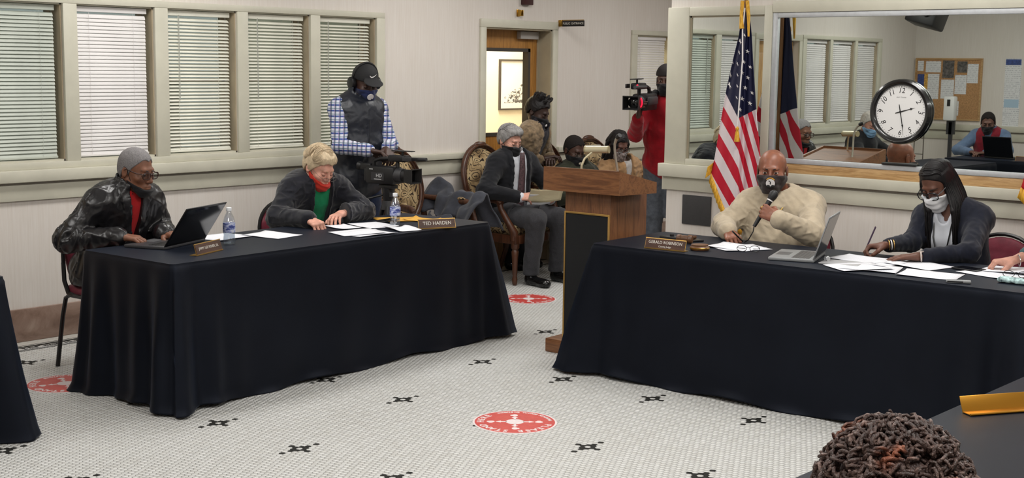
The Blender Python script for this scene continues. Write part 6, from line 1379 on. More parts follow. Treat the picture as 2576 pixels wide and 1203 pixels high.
sheet('upper white paper of the stack in front of the woman in navy', (2160, 673), (2225, 671), 0.002, seed=12)
sheet('lower white paper of the stack in front of the woman in navy', (2190, 676), (2255, 681), 0.0, seed=13)
sheet('white paper beside the elbow of the woman in navy', (2312, 668), (2365, 676), 0.0, seed=14)
sheet('white paper nearest the front edge, left of the silver recorder', (2340, 692), (2395, 697), 0.0, seed=15)
sheet('white paper under the hand at the right edge', (2500, 690), (2560, 700), 0.0, seed=16)
sheet('raised white paper at the right edge of the table', (2548, 682), (2600, 688), 0.004, curl=0.02, m=PAPER, seed=17)

ENV = mat('manila', (214, 162, 62), 0.7, var=0.05, vs=10)
e = sheet('yellow manila envelope on the table behind the water bottle', (1010, 553), (1075, 550), 0.0, 0.23, 0.31, 0.008, ENV, 21, 'manila_envelope', None, 'envelope')
sheet('folded flap of a second manila envelope beside the name plate', (1060, 553), (1085, 549), 0.004, 0.2, 0.16, 0.03, ENV, 22, 'manila_envelope', None, 'envelope')
def phone(label, c, d, w=0.075, l=0.15, body=(24, 24, 27), z=0.0):
    C = atz(c[0], c[1], TT + z); a = dirang(C, atz(d[0], d[1], TT + z)) - PI / 2; t = thing('smartphone', label, 'phone', C, a)
    MB().box((-w / 2, -l / 2, 0), (w / 2, l / 2, 0.009), bev=0.003).build('case', mat('phone_%d' % body[0], body, 0.35), t); MB().box((-w / 2 + 0.004, -l / 2 + 0.006, 0.0088), (w / 2 - 0.004, l / 2 - 0.006, 0.0094)).build('screen', mat('phone_screen', (8, 8, 10), 0.08), t, smooth=False); return t
phone('black phone lying on the yellow envelope', (975, 556), (1000, 552), z=0.004); phone('black phone on the table beside the woman in navy', (2437, 679), (2470, 684), 0.09, 0.14)
# name plates
WALN = wood('nameplate_walnut', (50, 30, 22), (82, 52, 38), 'x', 10)
def nameplate(label, A, B, lines, sizes):
    A = atz(A[0], A[1], TT); B = atz(B[0], B[1], TT); L = (B - A).length; t = thing('name_plate', label, 'name plate', (A + B) / 2, math.atan2((B - A).y, (B - A).x))
    h = 0.058; til = 0.30; M_ = Matrix.Rotation(-til, 4, 'X')
    hold = MB().box((-L / 2 - 0.003, -0.002, 0.0), (L / 2 + 0.003, 0.002, 0.006)).box((-L / 2 - 0.003, 0.0, 0.0), (L / 2 + 0.003, 0.045, 0.002)); hold.box((-L / 2 - 0.003, 0.002, 0.0), (L / 2 + 0.003, 0.004, h + 0.003), M_).box((-L / 2 - 0.003, -0.0015, h - 0.001), (L / 2 + 0.003, 0.004, h + 0.003), M_); hold.build('holder', mat('gold_holder', (206, 164, 92), 0.28, 0.8), t, smooth=False)
    MB().box((-L / 2, -0.001, 0.005), (L / 2, 0.002, h - 0.001), M_).build('plate', WALN, t, smooth=False)
    for (txt, dz), sz in zip(lines, sizes): lettering(txt, sz, mat('engraved_white', (226, 222, 214), 0.5), t, M_ @ Matrix.Translation((0, -0.0016, dz)) @ Matrix.Rotation(PI / 2, 4, 'X'), extrude=0.0003)
    return t
nameplate('brown and gold name plate beside the black laptop', (497, 644), (560, 629), [('JIMMY LEE FISHER, SR.', 0.032)], [0.0195])
nameplate('brown and gold name plate reading TED HARDEN', (1055, 577), (1146, 573), [('TED HARDEN', 0.032)], [0.030])
nameplate('brown and gold name plate reading GERALD ROBINSON', (1622, 624), (1721, 634), [('GERALD ROBINSON', 0.038), ('County Judge', 0.016)], [0.0225, 0.014])
A = atz(2440, 1046, TT); B = A + (atz(2576, 1036, TT) - A).normalized() * 0.25
t = thing('name_plate', 'gold back of a name plate on the near table', 'name plate', (A + B) / 2, math.atan2((B - A).y, (B - A).x)); M_ = Matrix.Rotation(-0.42, 4, 'X'); g_ = mat('gold_back', (196, 140, 48), 0.32, 0.75)
MB().box((-0.125, 0.03, 0.0), (0.125, 0.033, 0.062), Matrix.Rotation(-0.42, 4, 'X'), bev=0.0012).build('holder', g_, t); MB().box((-0.125, -0.004, 0.0), (0.125, 0.034, 0.003), bev=0.0012).build('foot', g_, t); MB().tube([(-0.125, -0.003, 0.003), (0.125, -0.003, 0.003)], 0.003, 8).build('lip', g_, t)
MB().box((-0.12, 0.0335, 0.004), (0.12, 0.0355, 0.058), Matrix.Rotation(-0.42, 4, 'X')).build('plate', WALN, t, smooth=False)
# water bottles
def bottle(label, c):
    C = atz(c[0], c[1], TT); t = thing('water_bottle', label, 'bottle', C, 0.4, 'water bottles')
    pr = [(0.030, 0.0), (0.0325, 0.006), (0.032, 0.03), (0.030, 0.05), (0.0325, 0.06), (0.0325, 0.118), (0.030, 0.125), (0.026, 0.145), (0.014, 0.168), (0.0125, 0.175), (0.0125, 0.186)]
    MB().lathe(pr, 24).build('bottle', thin_glass('clear_plastic', (244, 247, 250), 0.22), t)
    MB().lathe([(0.0295, 0.004), (0.0305, 0.03), (0.0285, 0.05), (0.031, 0.06), (0.031, 0.075), (0.0, 0.075)], 20).build('water', thin_glass('water_fill', (244, 248, 252), 0.10), t)
    LB = NT('bottle_label_%s' % c[0], 0.5); LB.col(LB.ramp(LB.noise(LB.coord((1, 1, 2)), 30, 3), [(0.4, (208, 212, 226)), (0.5, (150, 160, 206)), (0.58, (62, 74, 140))]))
    MB().lathe([(0.0331, 0.062), (0.0333, 0.063), (0.0333, 0.112), (0.0331, 0.113)], 24).build('label', LB.m, t); MB().lathe([(0.0142, 0.178), (0.0148, 0.18), (0.0148, 0.196), (0.0135, 0.198)], 18).build('cap', mat('white_cap', (226, 228, 232), 0.5), t)
bottle('clear water bottle with a blue label beside the black laptop', (577, 613)); bottle('clear water bottle with a blue label in front of the envelope', (994, 567))
# laptops
def laptop(label, C, rz, w, d, open_deg, case, key, lidc):
    t = thing('laptop', label, 'laptop', C, rz)
    MB().box((-w / 2, 0.0, 0.0), (w / 2, d, 0.016), bev=0.004).build('base', case, t); kb = MB(); kc = MB()
    for r in range(5):
        for k in range(13): x0 = -w * 0.42 + k * w * 0.84 / 13; y0 = 0.03 + r * 0.0185; kb.box((x0 + 0.001, y0, 0.0155), (x0 + w * 0.84 / 13 - 0.001, y0 + 0.016, 0.0172))
    o = kb.build('keys', key, t, smooth=False); o['kind'] = 'stuff'; MB().box((-0.055, d - 0.085, 0.0158), (0.055, d - 0.015, 0.0164)).build('touchpad', mat('touchpad', (90, 90, 92), 0.4), t, smooth=False)
    M_ = Matrix.Translation((0, 0.002, 0.012)) @ Matrix.Rotation(math.radians(open_deg), 4, 'X'); lid = MB().box((-w / 2, 0.0, -0.006), (w / 2, d, 0.0), M_, bev=0.002).build('lid', lidc, t)
    MB().box((-w / 2 + 0.008, 0.015, 0.0002), (w / 2 - 0.008, d - 0.01, 0.001), M_).build('screen', mat('dark_screen', (18, 20, 24), 0.12), t, smooth=False)
    MB().lathe([(0.0, -0.0068), (0.012, -0.0068), (0.012, -0.006), (0, -0.006)], 18, (w / 2 - 0.035, d - 0.03, 0), M_).build('emblem', mat('dull_chrome', (120, 122, 126), 0.3, 0.7), t); return t
GUN = mat('gunmetal', (66, 66, 69), 0.4, 0.3); SILV = mat('silver_case', (150, 152, 154), 0.4, 0.4)
laptop('open black laptop in front of the man in the leather jacket', (-5.935, 4.035, TT), math.radians(113.2), 0.395, 0.25, 124, GUN, BLACKM, mat('matte_black_lid', (15, 15, 17), 0.4))
hA, hB = atz(2046, 661, TT), atz(2072, 642, TT); c_ = (hA + hB) / 2
laptop('open silver laptop seen from its side, in the middle of the mirror-side table', atz(2062, 651, TT), math.atan2((hB - hA).y, (hB - hA).x), 0.34, 0.235, 108, SILV, mat('dark_keys', (74, 72, 72), 0.5), SILV)
laptop('black laptop on the table seen only in the mirror', (-5.80, 0.42, TT), math.radians(190), 0.36, 0.25, 108, BLACKM, BLACKM, BLACKM)
# gavel and its sounding block
C = atz(1760, 629, TT); t = thing('sound_block', 'round wooden gavel block beside the GERALD ROBINSON name plate', 'gavel block', C); MB().lathe([(0.048, 0), (0.053, 0.006), (0.053, 0.016), (0.045, 0.024), (0.047, 0.03), (0.0, 0.032)], 28).build('block', wood('gavel_wood', (70, 44, 28), (112, 76, 48), 'x', 9), t); MB().lathe([(0.0535, 0.008), (0.0545, 0.009), (0.0545, 0.014), (0.0535, 0.015)], 28).build('brass_band', BRASS, t)
C = atz(1722, 612, TT) + Vector((0, 0, 0.024)); t = thing('gavel', 'dark wooden gavel lying behind the GERALD ROBINSON name plate', 'gavel', C, 0.3)
MB().lathe([(0.02, -0.045), (0.024, -0.04), (0.024, -0.022), (0.019, -0.018), (0.021, 0.0), (0.019, 0.018), (0.024, 0.022), (0.024, 0.04), (0.02, 0.045)], 18, M=Matrix.Rotation(PI / 2, 4, 'Y')).build('head', MATS['gavel_wood'], t); MB().tube([(0, 0, 0), (0.0, 0.08, -0.005), (0.0, 0.2, -0.012)], [0.007, 0.008, 0.011], 8).build('handle', MATS['gavel_wood'], t)
t = thing('radio_handset', 'black handset with a knob lying behind the GERALD ROBINSON name plate', 'handset', atz(1690, 607, TT), 0.1); MB().box((-0.07, -0.025, 0), (0.07, 0.025, 0.028), bev=0.006).build('body', BLACKM, t); MB().lathe([(0.012, 0.028), (0.012, 0.04), (0.0, 0.041)], 12).build('knob', BLACKM, t)
phone('black phone propped behind the gavel', (1742, 607), (1765, 606), 0.07, 0.11)
# folded spectacles on the table
def table_glasses(label, c, rz, m):
    t = thing('eyeglasses', label, 'eyeglasses', atz(c[0], c[1], TT), rz); mb = MB()
    for k in (-1, 1): MB().tube([(k * 0.034 + 0.026 * math.cos(a), 0, 0.018 + 0.016 * math.sin(a)) for a in [2 * PI * q / 18 for q in range(18)]], 0.0017, 6, closed=True).build('rim', m, t); MB().tube([(k * 0.06, 0, 0.022), (k * 0.05, 0.05, 0.012), (k * 0.02, 0.11, 0.003)], 0.0016, 6).build('temple', m, t)
    MB().tube([(-0.009, 0, 0.024), (0, -0.002, 0.027), (0.009, 0, 0.024)], 0.0017, 6).build('bridge', m, t)
table_glasses('thin dark spectacles lying in front of the man in beige', (1882, 634), 0.5, BLKF); table_glasses('dark patterned spectacles at the right edge of the table', (2556, 700), 0.3, BLKF)
t = thing('folded_mask', 'folded blue and white patterned cloth at the right edge of the table', 'cloth', atz(2560, 714, TT)); f = Field((-0.12, -0.06, 0.0), (0.12, 0.06, 0.05), 0.004); f.box((0, 0, 0.012), (0.09, 0.03, 0.011), rnd=0.01); f.wrinkle(0.008, 130, 5); f.apply(lambda D, x, y, z: np.maximum(D, 0.001 - z)); Skin().add(f).build('fold', mat('blue_white_print', (150, 190, 205), 0.8, var=0.6, vs=45), t)
t = thing('voice_recorder', 'slim silver voice recorder near the front edge of the table', 'recorder', atz(2411, 712, TT), math.atan2(*reversed((atz(2440, 714, TT) - atz(2385, 711, TT))[:2]))); MB().box((-0.055, -0.016, 0), (0.055, 0.016, 0.014), bev=0.004).build('body', SILV, t); MB().box((-0.05, -0.0165, 0.004), (0.02, -0.0158, 0.010)).build('grip', BLACKM, t, smooth=False)
t = thing('crumpled_wrapper', 'small crumpled foil wrapper beside the silver laptop', 'wrapper', atz(2080, 658, TT)); f = Field((-0.03, -0.03, 0.0), (0.03, 0.03, 0.04), 0.0025); f.ell((0, 0, 0.014), (0.014, 0.012, 0.013)); f.wrinkle(0.009, 260, 3); f.apply(lambda D, x, y, z: np.maximum(D, 0.0005 - z)); Skin().add(f, it=0).build('foil', mat('foil', (206, 208, 212), 0.3, 0.6), t)
t = thing('clipboard', 'grey folder under the papers of the woman in navy', 'folder', atz(2118, 663, TT), 0.2); MB().box((-0.10, -0.075, 0), (0.10, 0.075, 0.006), bev=0.002).build('cover', mat('grey_cover', (170, 170, 172), 0.5), t)
# pens, microphone and cable, papers in the lap
def pen(label, M_, c, tipl=True):
    t = thing('pen', label, 'pen', (0, 0, 0)); pts = [M_ @ Vector(p) for p in ((0, 0, 0), (0.012, 0, 0), (0.09, 0, 0), (0.142, 0, 0))]; O = pts[0].copy(); t.location = O
    MB().tube([pts[0] - O, pts[1] - O], [0.0012, 0.0038], 8).build('tip', STEEL, t); MB().tube([pts[1] - O, pts[2] - O, pts[3] - O], 0.0045, 8).build('barrel', c, t); MB().tube([pts[2] - O + Vector((0, 0, 0.005)), pts[3] - O + Vector((0, 0, 0.005))], 0.0012, 5).build('clip', STEEL, t); return t
def pen_at(label, tip, end, c):
    x = (Vector(end) - Vector(tip)).normalized(); y = x.cross(Z3).normalized(); z = x.cross(y); M_ = Matrix.Identity(4)
    for i in range(3): M_[i][0], M_[i][1], M_[i][2] = x[i], y[i], z[i]
    M_.translation = Vector(tip); return pen(label, M_, c)
d_ = JUDGE.hands[1]; tp = d_ @ Vector((0.105, 0.03, -0.058)); pen_at('black pen in the writing hand of the man in beige', atz(1870, 609, TT + 0.004), atd(1833, 573, 7.28), BLKF)
pen_at('dark pen in the hand of the woman in navy', atz(2176, 632, TT + 0.006), atd(2190, 600, 7.08), mat('plum_pen', (60, 40, 66), 0.4)); pen_at('blue pen in the hand at the right edge', atz(2486, 672, TT + 0.004), atd(2542, 640, 6.75), mat('blue_pen', (58, 60, 150), 0.35))
t = thing('microphone', 'black hand microphone held to the mask of the man in beige', 'microphone', (0, 0, 0)); Mh = JUDGE.hands[-1]; b_ = Mh @ Vector((0.092, 0.0, -0.040)); top_ = b_ + (-Mh.col[1].to_3d()).normalized() * 0.105; ax = (top_ - b_).normalized(); low = b_ - ax * 0.10; t.location = low
MB().tube([low - low, (b_ - low), (top_ - ax * 0.035) - low], [0.0105, 0.0135, 0.0165], 14).build('handle', BLACKM, t); MB().tube([(top_ - ax * 0.037) - low, (top_ - ax * 0.030) - low], 0.0185, 14).build('ring', WHITE, t); MB().tube([(top_ - ax * 0.03) - low, (top_ - ax * 0.01) - low, (top_ + ax * 0.008) - low, (top_ + ax * 0.022) - low, (top_ + ax * 0.03) - low], [0.019, 0.0245, 0.0255, 0.02, 0.01], 14).build('grille', mat('mic_grille', (26, 26, 28), 0.5, var=0.3, vs=300), t)
MB().tube([Vector((0, 0, 0)), Vector((-0.005, 0.0, -0.03)), Vector((-0.04, 0.01, -0.08)), Vector((-0.10, 0.03, -0.115)), Vector((-0.16, 0.10, -0.125))], 0.003, 6).build('cable', BLACKM, t)
def lap_paper(label, C, ax_, up, w, l, m, name='paper_sheet'):
    x = Vector(ax_).normalized(); y = (Vector(up) - x * Vector(up).dot(x)).normalized(); mb = MB().grid(lambda u, v: x * ((u - 0.5) * l) + y * ((v - 0.5) * w) + x.cross(y) * (0.014 * math.sin(u * 3) + 0.01 * (v - 0.5) ** 2 * 4), 8, 8)
    o = mb.build(name, m, angle=180); o.location = C; so = o.modifiers.new('thickness', 'SOLIDIFY'); so.thickness = 0.0012; return tag(o, label, 'paper', 'papers held by the suited man')
CREAM = mat('cream_paper', (226, 214, 178), 0.7, var=0.03, vs=8)
lap_paper('cream folder held in both hands by the suited man', (-6.60, 7.80, 0.735), (0.55, 0.8, 0.05), (0.65, -0.3, 0.62), 0.17, 0.27, CREAM); lap_paper('white sheet under the cream folder of the suited man', (-6.66, 7.80, 0.70), (0.45, 0.85, 0.08), (0.6, -0.25, 0.7), 0.13, 0.20, PAPER); lap_paper('white paper in the hand of the woman with dreadlocks', (-6.70, 9.42, 0.83), (0.3, -0.4, 0.85), (0.7, 0.5, 0.2), 0.12, 0.18, PAPER)

# ------------------------------------------------------------------ video cameras
GREYP = mat('camera_grey', (48, 48, 51), 0.45, var=0.1, vs=12); LENSG = mat('lens_glass', (10, 11, 14), 0.06)
def camcorder(label, C, rz, pitch=0.0, red=False, sc=1.0):
    t = thing('video_camera', label, 'camera', C, rz); K = Matrix.Rotation(pitch, 4, 'Y') @ Matrix.Scale(sc, 4)
    def put(mb, n, m, parent=t, **kw): mb.v = [tuple(K @ Vector(p)) for p in mb.v]; return mb.build(n, m, parent, **kw)
    put(MB().box((-0.17, -0.055, -0.07), (0.06, 0.055, 0.05), bev=0.014).box((-0.19, -0.045, -0.055), (-0.16, 0.045, 0.035), bev=0.008), 'body', BLACKM)
    put(MB().box((-0.12, -0.0575, -0.045), (-0.015, -0.055, 0.01)), 'side_badge', GREYP, smooth=False)
    put(MB().tube([(0.05, 0, -0.008), (0.09, 0, -0.008), (0.11, 0, -0.008)], [0.052, 0.05, 0.048], 24), 'focus_ring', GREYP); put(MB().tube([(0.1, 0, -0.008), (0.15, 0, -0.008)], 0.044, 24), 'lens_barrel', BLACKM)
    hood = MB(); a_, b_ = (0.046, 0.040), (0.062, 0.050)
    for sx, (hy, hz) in ((0.14, a_), (0.215, b_)): hood.v += [(sx, -hy, -hz - 0.008), (sx, hy, -hz - 0.008), (sx, hy, hz - 0.008), (sx, -hy, hz - 0.008)]
    for sx, (hy, hz) in ((0.215, (b_[0] - 0.006, b_[1] - 0.006)), (0.17, (0.042, 0.034))): hood.v += [(sx, -hy, -hz - 0.008), (sx, hy, -hz - 0.008), (sx, hy, hz - 0.008), (sx, -hy, hz - 0.008)]
    for lv in range(3):
        for k in range(4): hood.f.append((lv * 4 + k, lv * 4 + (k + 1) % 4, lv * 4 + 4 + (k + 1) % 4, lv * 4 + 4 + k)); hood.mi.append(0)
    put(hood, 'lens_hood', BLACKM, smooth=False); put(MB().lathe([(0.0, 0.168), (0.04, 0.166), (0.034, 0.17), (0.0, 0.174)], 20, (0, 0, 0), Matrix.Translation((0, 0, -0.008)) @ Matrix.Rotation(PI / 2, 4, 'Y')), 'front_lens', LENSG)
    put(MB().tube([(-0.14, 0, 0.045), (-0.13, 0, 0.085), (-0.08, 0, 0.1), (0.03, 0, 0.105), (0.06, 0, 0.09), (0.06, 0, 0.045)], 0.014, 10), 'handle', BLACKM); put(MB().box((0.0, -0.035, 0.085), (0.14, 0.035, 0.13), bev=0.01), 'display_block', BLACKM)
    put(MB().tube([(0.06, 0.05, 0.1), (0.26, 0.05, 0.105)], 0.0125, 12), 'shotgun_microphone', GREYP); put(MB().box((0.08, -0.03, 0.155), (0.13, 0.03, 0.16), bev=0.002).box((0.02, -0.02, 0.155), (0.19, 0.02, 0.162), bev=0.003).tube([(0.1, 0, 0.13), (0.1, 0, 0.156)], 0.008, 8), 'accessory_shoe', BLACKM)
    put(MB().box((0.13, -0.05, 0.095), (0.2, -0.04, 0.125), bev=0.003), 'mic_clip', GREYP); put(MB().box((-0.24, -0.025, 0.02), (-0.15, 0.025, 0.065), bev=0.01).tube([(-0.235, 0, 0.042), (-0.265, 0, 0.045)], [0.025, 0.03], 14), 'viewfinder', BLACKM); put(MB().box((-0.13, 0.053, -0.03), (0.05, 0.078, 0.03), bev=0.012), 'hand_strap', GREYP)
    lt = mat('badge_white', (196, 196, 198), 0.5)
    for (x0_, x1_, z0_, z1_) in ((-0.095, -0.035, -0.038, -0.034), (-0.135, -0.105, 0.028, 0.033)): put(MB().box((x0_, -0.0585, z0_), (x1_, -0.0575, z1_)), 'badge_line', lt, smooth=False)
    for txt, sz, x, z in (('HD', 0.034, -0.055, -0.012),):
        me = text_mesh(txt, sz, 0.0004); me.transform(K @ Matrix.Translation((x, -0.0582, z)) @ Matrix.Rotation(PI / 2, 4, 'X')); me.materials.clear(); me.materials.append(lt); link_mesh('lettering', me, t)
    if red:
        put(MB().tube([(0.125, -0.052 * math.cos(a), -0.008 + 0.052 * math.sin(a)) for a in [PI * (0.78 + 0.44 * k / 10) for k in range(11)]], 0.005, 6), 'red_ring_light', emit('red_glow', (230, 20, 50), 2.0)); put(MB().ell((0.141, 0.02, 0.115), (0.003, 0.007, 0.006)), 'tally_lamp', emit('red_glow', (230, 20, 50), 2.0))
    return t
CC = Vector((-6.535, 6.085, 0.985)); camcorder('black video camera on a tripod beneath the hands of the man in the cap', CC, math.radians(12), 0.0)
tr = thing('tripod', 'black tripod carrying the video camera beside the man in the cap', 'tripod', (CC.x - 0.02, CC.y, 0))
MB().box((-0.06, -0.035, 0.885), (0.06, 0.035, 0.91), bev=0.004).tube([(0, 0, 0.80), (0, 0, 0.89)], [0.038, 0.045], 16).build('fluid_head', BLACKM, tr); MB().tube([(0, 0, 0.5), (0, 0, 0.80)], 0.024, 12).tube([(0, 0, 0.74), (0, 0, 0.80)], [0.05, 0.042], 14).build('column', GREYP, tr); MB().tube([(0, 0, 0.85), (-0.12, -0.16, 0.80), (-0.22, -0.3, 0.76)], 0.008, 8).build('pan_handle', BLACKM, tr); MB().lathe([(0.014, 0), (0.014, 0.03), (0.0, 0.031)], 12, (0.05, -0.02, 0.83)).build('lock_knob', GREYP, tr)
for k in range(3):
    a = math.radians(70 + 120 * k); dx, dy = math.cos(a), math.sin(a); MB().tube([(dx * 0.04, dy * 0.04, 0.76), (dx * 0.15, dy * 0.15, 0.42)], 0.017, 10).tube([(dx * 0.15, dy * 0.15, 0.44), (dx * 0.28, dy * 0.28, 0.012)], 0.012, 10).build('leg', BLACKM, tr)
camcorder('black video camera with a red light on the shoulder of the man in red', (-6.34, 8.68, 1.455), math.radians(-76), 0.02, True, 1.12)
# dark grey coat thrown over an armchair
armchair('carved paisley armchair with a grey coat over its arm', (-7.08, 6.98), 2)
O = Vector((-7.08, 7.31, 0.0)); t = thing('coat', 'dark grey coat draped over the arm of an armchair', 'coat', O)
def coat_pt(u, v):
    x = -0.30 + 0.56 * u; w = (v - 0.5) * 2; fall = abs(w) ** 1.35; z = 0.765 + 0.05 * math.exp(-((u - 0.05) / 0.22) ** 2) - 0.03 * u - fall * (0.26 if w > 0 else 0.20)
    y = 0.035 + 0.15 * math.copysign(abs(w) ** 0.8, w) + 0.03 * math.sin(u * 13 + 1.3 * w) + 0.015 * math.sin(u * 27 + 2)
    z += 0.018 * math.sin(u * 15 + w * 2.2) + 0.012 * math.sin(u * 8 - w * 9 + 1) + 0.008 * math.sin(u * 31 + w * 4); x += 0.03 * math.sin(w * 4 + u * 3) + 0.02 * w
    return Vector((x, y, z))
mb = MB().grid(coat_pt, 60, 40); o = mb.build('cloth', cloth_mat('slate_coat', (62, 64, 72), 0.85, 0.12), t, angle=180); so = o.modifiers.new('thickness', 'SOLIDIFY'); so.thickness = 0.012
mb = MB().grid(lambda u, v: coat_pt(0.25 + 0.6 * u, 0.12 * v) + Vector((0.05 * v - 0.02, -0.13 * v - 0.02, -0.16 * v + 0.01 * math.sin(u * 20))), 40, 16); o = mb.build('sleeve', MATS['slate_coat'], t, angle=180); so = o.modifiers.new('thickness', 'SOLIDIFY'); so.thickness = 0.012

# ------------------------------------------------------------------ floor decals
DRED = NT('red_vinyl', 0.4); DRED.col(DRED.ramp(DRED.noise(DRED.coord(), 30, 4, 0.7), [(0.3, (186, 62, 58)), (0.7, (206, 82, 76))])); DRED = DRED.m; DWHT = mat('white_vinyl', (226, 214, 214), 0.45, var=0.04, vs=40)
def ring_text(t, txt, r, size, a0, a1, flip=False):
    n = len(txt)
    for k, ch in enumerate(txt):
        if ch == ' ': continue
        a = math.radians(a0 + (a1 - a0) * (k + 0.5) / n); me = text_mesh(ch, size, 0.0002, bold=0.0015); me.transform(Matrix.Translation((r * math.cos(a), r * math.sin(a), 0.0018)) @ Matrix.Rotation(a + (PI / 2 if flip else -PI / 2), 4, 'Z')); me.materials.clear(); me.materials.append(DWHT); link_mesh('letter', me, t)
def decal(label, c, rz):
    t = thing('floor_decal', label, 'sticker', (c[0], c[1], 0.0), rz, 'round red floor stickers'); MB().lathe([(0.0, 0.0), (0.2055, 0.0), (0.2055, 0.001), (0.0, 0.001)], 56).build('border', DWHT, t, smooth=False); MB().lathe([(0.0, 0.0008), (0.196, 0.0008), (0.196, 0.0015), (0.0, 0.0015)], 56).build('disc', DRED, t, smooth=False)
    ring_text(t, 'PLEASE STAND HERE', 0.166, 0.048, 168, -44); ring_text(t, 'MAINTAIN SOCIAL DISTANCE', 0.176, 0.022, 188, 300, True)
    mb = MB().lathe([(0.0, 0.001), (0.045, 0.001), (0.045, 0.0019), (0.0, 0.0019)], 24); mb.build('hub', DWHT, t, smooth=False)
    for k in range(4):
        M_ = Matrix.Rotation(k * PI / 2, 4, 'Z'); MB().prism([(0.04, -0.006), (0.068, -0.006), (0.068, -0.017), (0.095, 0.0), (0.068, 0.017), (0.068, 0.006), (0.04, 0.006)], 0.001, 0.0019, M_).build('arrow', DWHT, t, smooth=False); MB().ell((0.118, 0.0, 0.0012), (0.022, 0.017, 0.0009), 14, 6, M_).ell((0.118, 0.016, 0.0012), (0.012, 0.008, 0.0009), 10, 6, M_).build('figure', DWHT, t)
VIEW = math.radians(41.7)
decal('round red floor sticker in the open middle of the floor', (-4.121, 4.663), VIEW + PI); decal('round red floor sticker near the shoes of the suited man', (-6.32, 7.289), VIEW + PI); decal('round red floor sticker half under the left tablecloth', (-6.36, 3.549), VIEW + PI + 0.5)

# ------------------------------------------------------------------ things that show only in the mirror
BY = -1.0
struct('trim_60', MB().box((-7.52, BY, 0.985), (3.0, BY + 0.05, 1.058), bev=0.005).box((-7.52, BY, 0.87), (3.0, BY + 0.02, 0.97), bev=0.003), TRIM)
PRW = NT('printed_notice', 0.7); _tc = PRW.n('ShaderNodeTexCoord'); _sp = PRW.n('ShaderNodeSeparateXYZ'); PRW.l(_tc.outputs['Object'], _sp.inputs[0]); _l = PRW.math('GREATER_THAN', PRW.math('FRACT', PRW.math('MULTIPLY', _sp.outputs[2], 42.0)), 0.55); PRW.col(PRW.mix(PRW.math('MULTIPLY', _l, PRW.math('MULTIPLY', PRW.math('GREATER_THAN', PRW.noise(PRW.coord((30, 1, 8)), 3, 1), 0.5), 0.45)), (224, 224, 226), (120, 122, 132))); PRW = PRW.m
bb = thing('bulletin_board', 'cork bulletin board covered in notices, seen in the mirror', 'bulletin board', (-7.06, BY, 1.50)); CORK = mat('cork', (176, 134, 92), 0.9, var=0.15, vs=60); MB().box((-0.42, 0.0, -0.37), (0.42, 0.015, 0.37)).build('cork', CORK, bb, smooth=False); mb = MB()
for (x0, x1, z0, z1) in ((-0.44, -0.42, -0.39, 0.39), (0.42, 0.44, -0.39, 0.39), (-0.42, 0.42, -0.39, -0.37), (-0.42, 0.42, 0.37, 0.39)): mb.box((x0, 0, z0), (x1, 0.025, z1))
mb.build('frame', OAK, bb, smooth=False); NB = mat('notice_blue', (54, 72, 128), 0.6, var=0.3, vs=50); ND = mat('notice_dark', (84, 80, 78), 0.6, var=0.5, vs=30)
for (x, z, w, h, m) in ((0.32, 0.2, 0.14, 0.24, PRW), (0.18, 0.28, 0.13, 0.14, ND), (0.17, 0.06, 0.15, 0.24, PRW), (0.0, 0.25, 0.15, 0.22, ND), (0.0, 0.0, 0.17, 0.24, PRW), (-0.2, 0.28, 0.2, 0.14, PRW), (-0.37, 0.29, 0.08, 0.13, PRW), (-0.19, 0.03, 0.15, 0.32, PRW), (-0.29, 0.03, 0.05, 0.32, mat('notice_orange', (206, 150, 70), 0.6, var=0.4, vs=40)), (-0.36, 0.02, 0.09, 0.33, NB), (-0.33, -0.25, 0.16, 0.2, PRW), (0.08, -0.24, 0.16, 0.18, PRW)):
    o = MB().box((-w / 2, 0.0, -h / 2), (w / 2, 0.0025, h / 2)).build('notice', m, bb, smooth=False); o.location = (x, 0.0155, z)
ps = thing('wall_poster', 'tall narrow notice on the back wall, seen in the mirror', 'poster', (-6.24, BY, 1.44)); MB().box((-0.1, 0.0, -0.45), (0.1, 0.003, 0.45)).build('sheet', PRW, ps, smooth=False); MB().box((-0.095, 0.003, 0.37), (0.095, 0.0045, 0.44)).build('heading', NB, ps, smooth=False); MB().box((-0.09, 0.003, -0.15), (0.09, 0.0045, -0.05)).build('panel', mat('notice_pale_blue', (170, 194, 214), 0.6), ps, smooth=False)
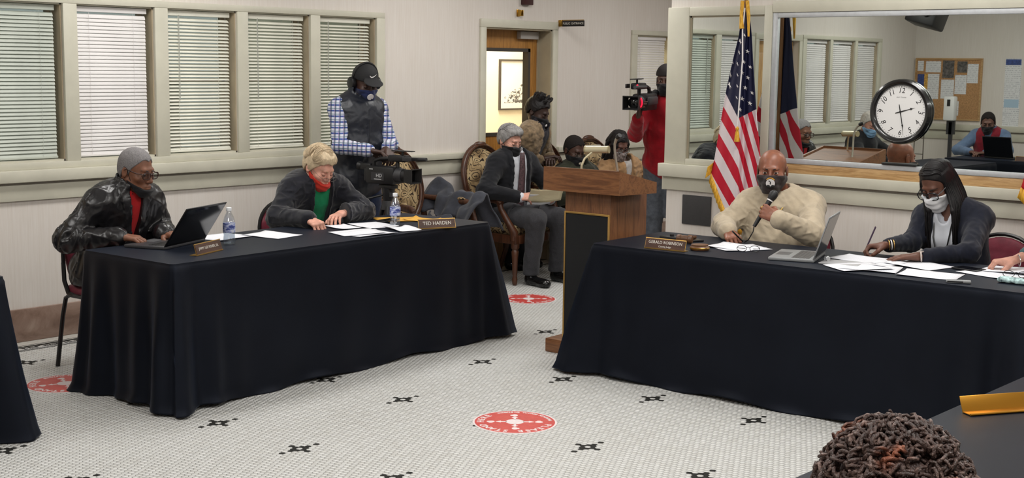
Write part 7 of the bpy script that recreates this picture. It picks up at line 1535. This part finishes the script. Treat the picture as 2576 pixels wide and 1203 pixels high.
sd = thing('sanitizer_stand', 'white hand sanitizer dispenser on a dark post, seen in the mirror', 'dispenser', (-6.80, -0.55, 0)); MB().lathe([(0.16, 0), (0.16, 0.012), (0.03, 0.03)], 24).build('base', GREYP, sd); MB().box((-0.02, -0.02, 0.02), (0.02, 0.02, 1.1)).box((-0.05, -0.02, 0.95), (0.05, 0.02, 1.15)).build('post', GREYP, sd, smooth=False); MB().box((-0.07, -0.01, 1.12), (0.07, 0.10, 1.42), bev=0.02).build('dispenser', mat('white_plastic', (222, 222, 220), 0.4), sd); MB().box((-0.02, 0.1, 1.3), (0.02, 0.104, 1.38)).build('window', BLACKM, sd, smooth=False)
pj = thing('ceiling_projector', 'black projector hanging from the ceiling, seen in the mirror', 'projector', (-5.72, 2.66, 2.30)); MB().box((-0.15, -0.13, -0.14), (0.17, 0.13, 0.06), Matrix.Rotation(0.2, 4, 'X') @ Matrix.Rotation(0.25, 4, 'Y'), bev=0.02).build('body', BLACKM, pj); MB().tube([(0.05, 0.12, 0.0), (0.05, 0.17, 0.0)], 0.045, 16).build('lens', GREYP, pj); MB().tube([(0, 0, 0.05), (0, 0, CEIL - 2.30)], 0.02, 10).build('ceiling_mount', GREYP, pj)
rk = thing('wire_rack', 'grey wire magazine rack by the back wall, seen in the mirror', 'rack', (-7.15, -0.3, 0)); mb = MB()
for x in (-0.12, 0.0, 0.12): mb.tube([(x, 0, 0), (x, 0, 1.12)], 0.006, 6)
for z in (0.1, 0.3, 0.5, 0.7, 0.9, 1.12): mb.tube([(-0.12, 0, z), (0.12, 0, z)], 0.005, 6)
mb.build('wires', STEEL, rk)
nameplate_m = thing('name_plate', 'name plate on the table seen only in the mirror', 'name plate', (-5.4, 0.66, TT), PI); MB().box((-0.12, 0, 0), (0.12, 0.004, 0.055), Matrix.Rotation(-0.3, 4, 'X')).build('plate', WALN, nameplate_m, smooth=False); MB().box((-0.124, 0.004, 0), (0.124, 0.007, 0.058), Matrix.Rotation(-0.3, 4, 'X')).build('holder', mat('gold_holder', (206, 164, 92)), nameplate_m, smooth=False)
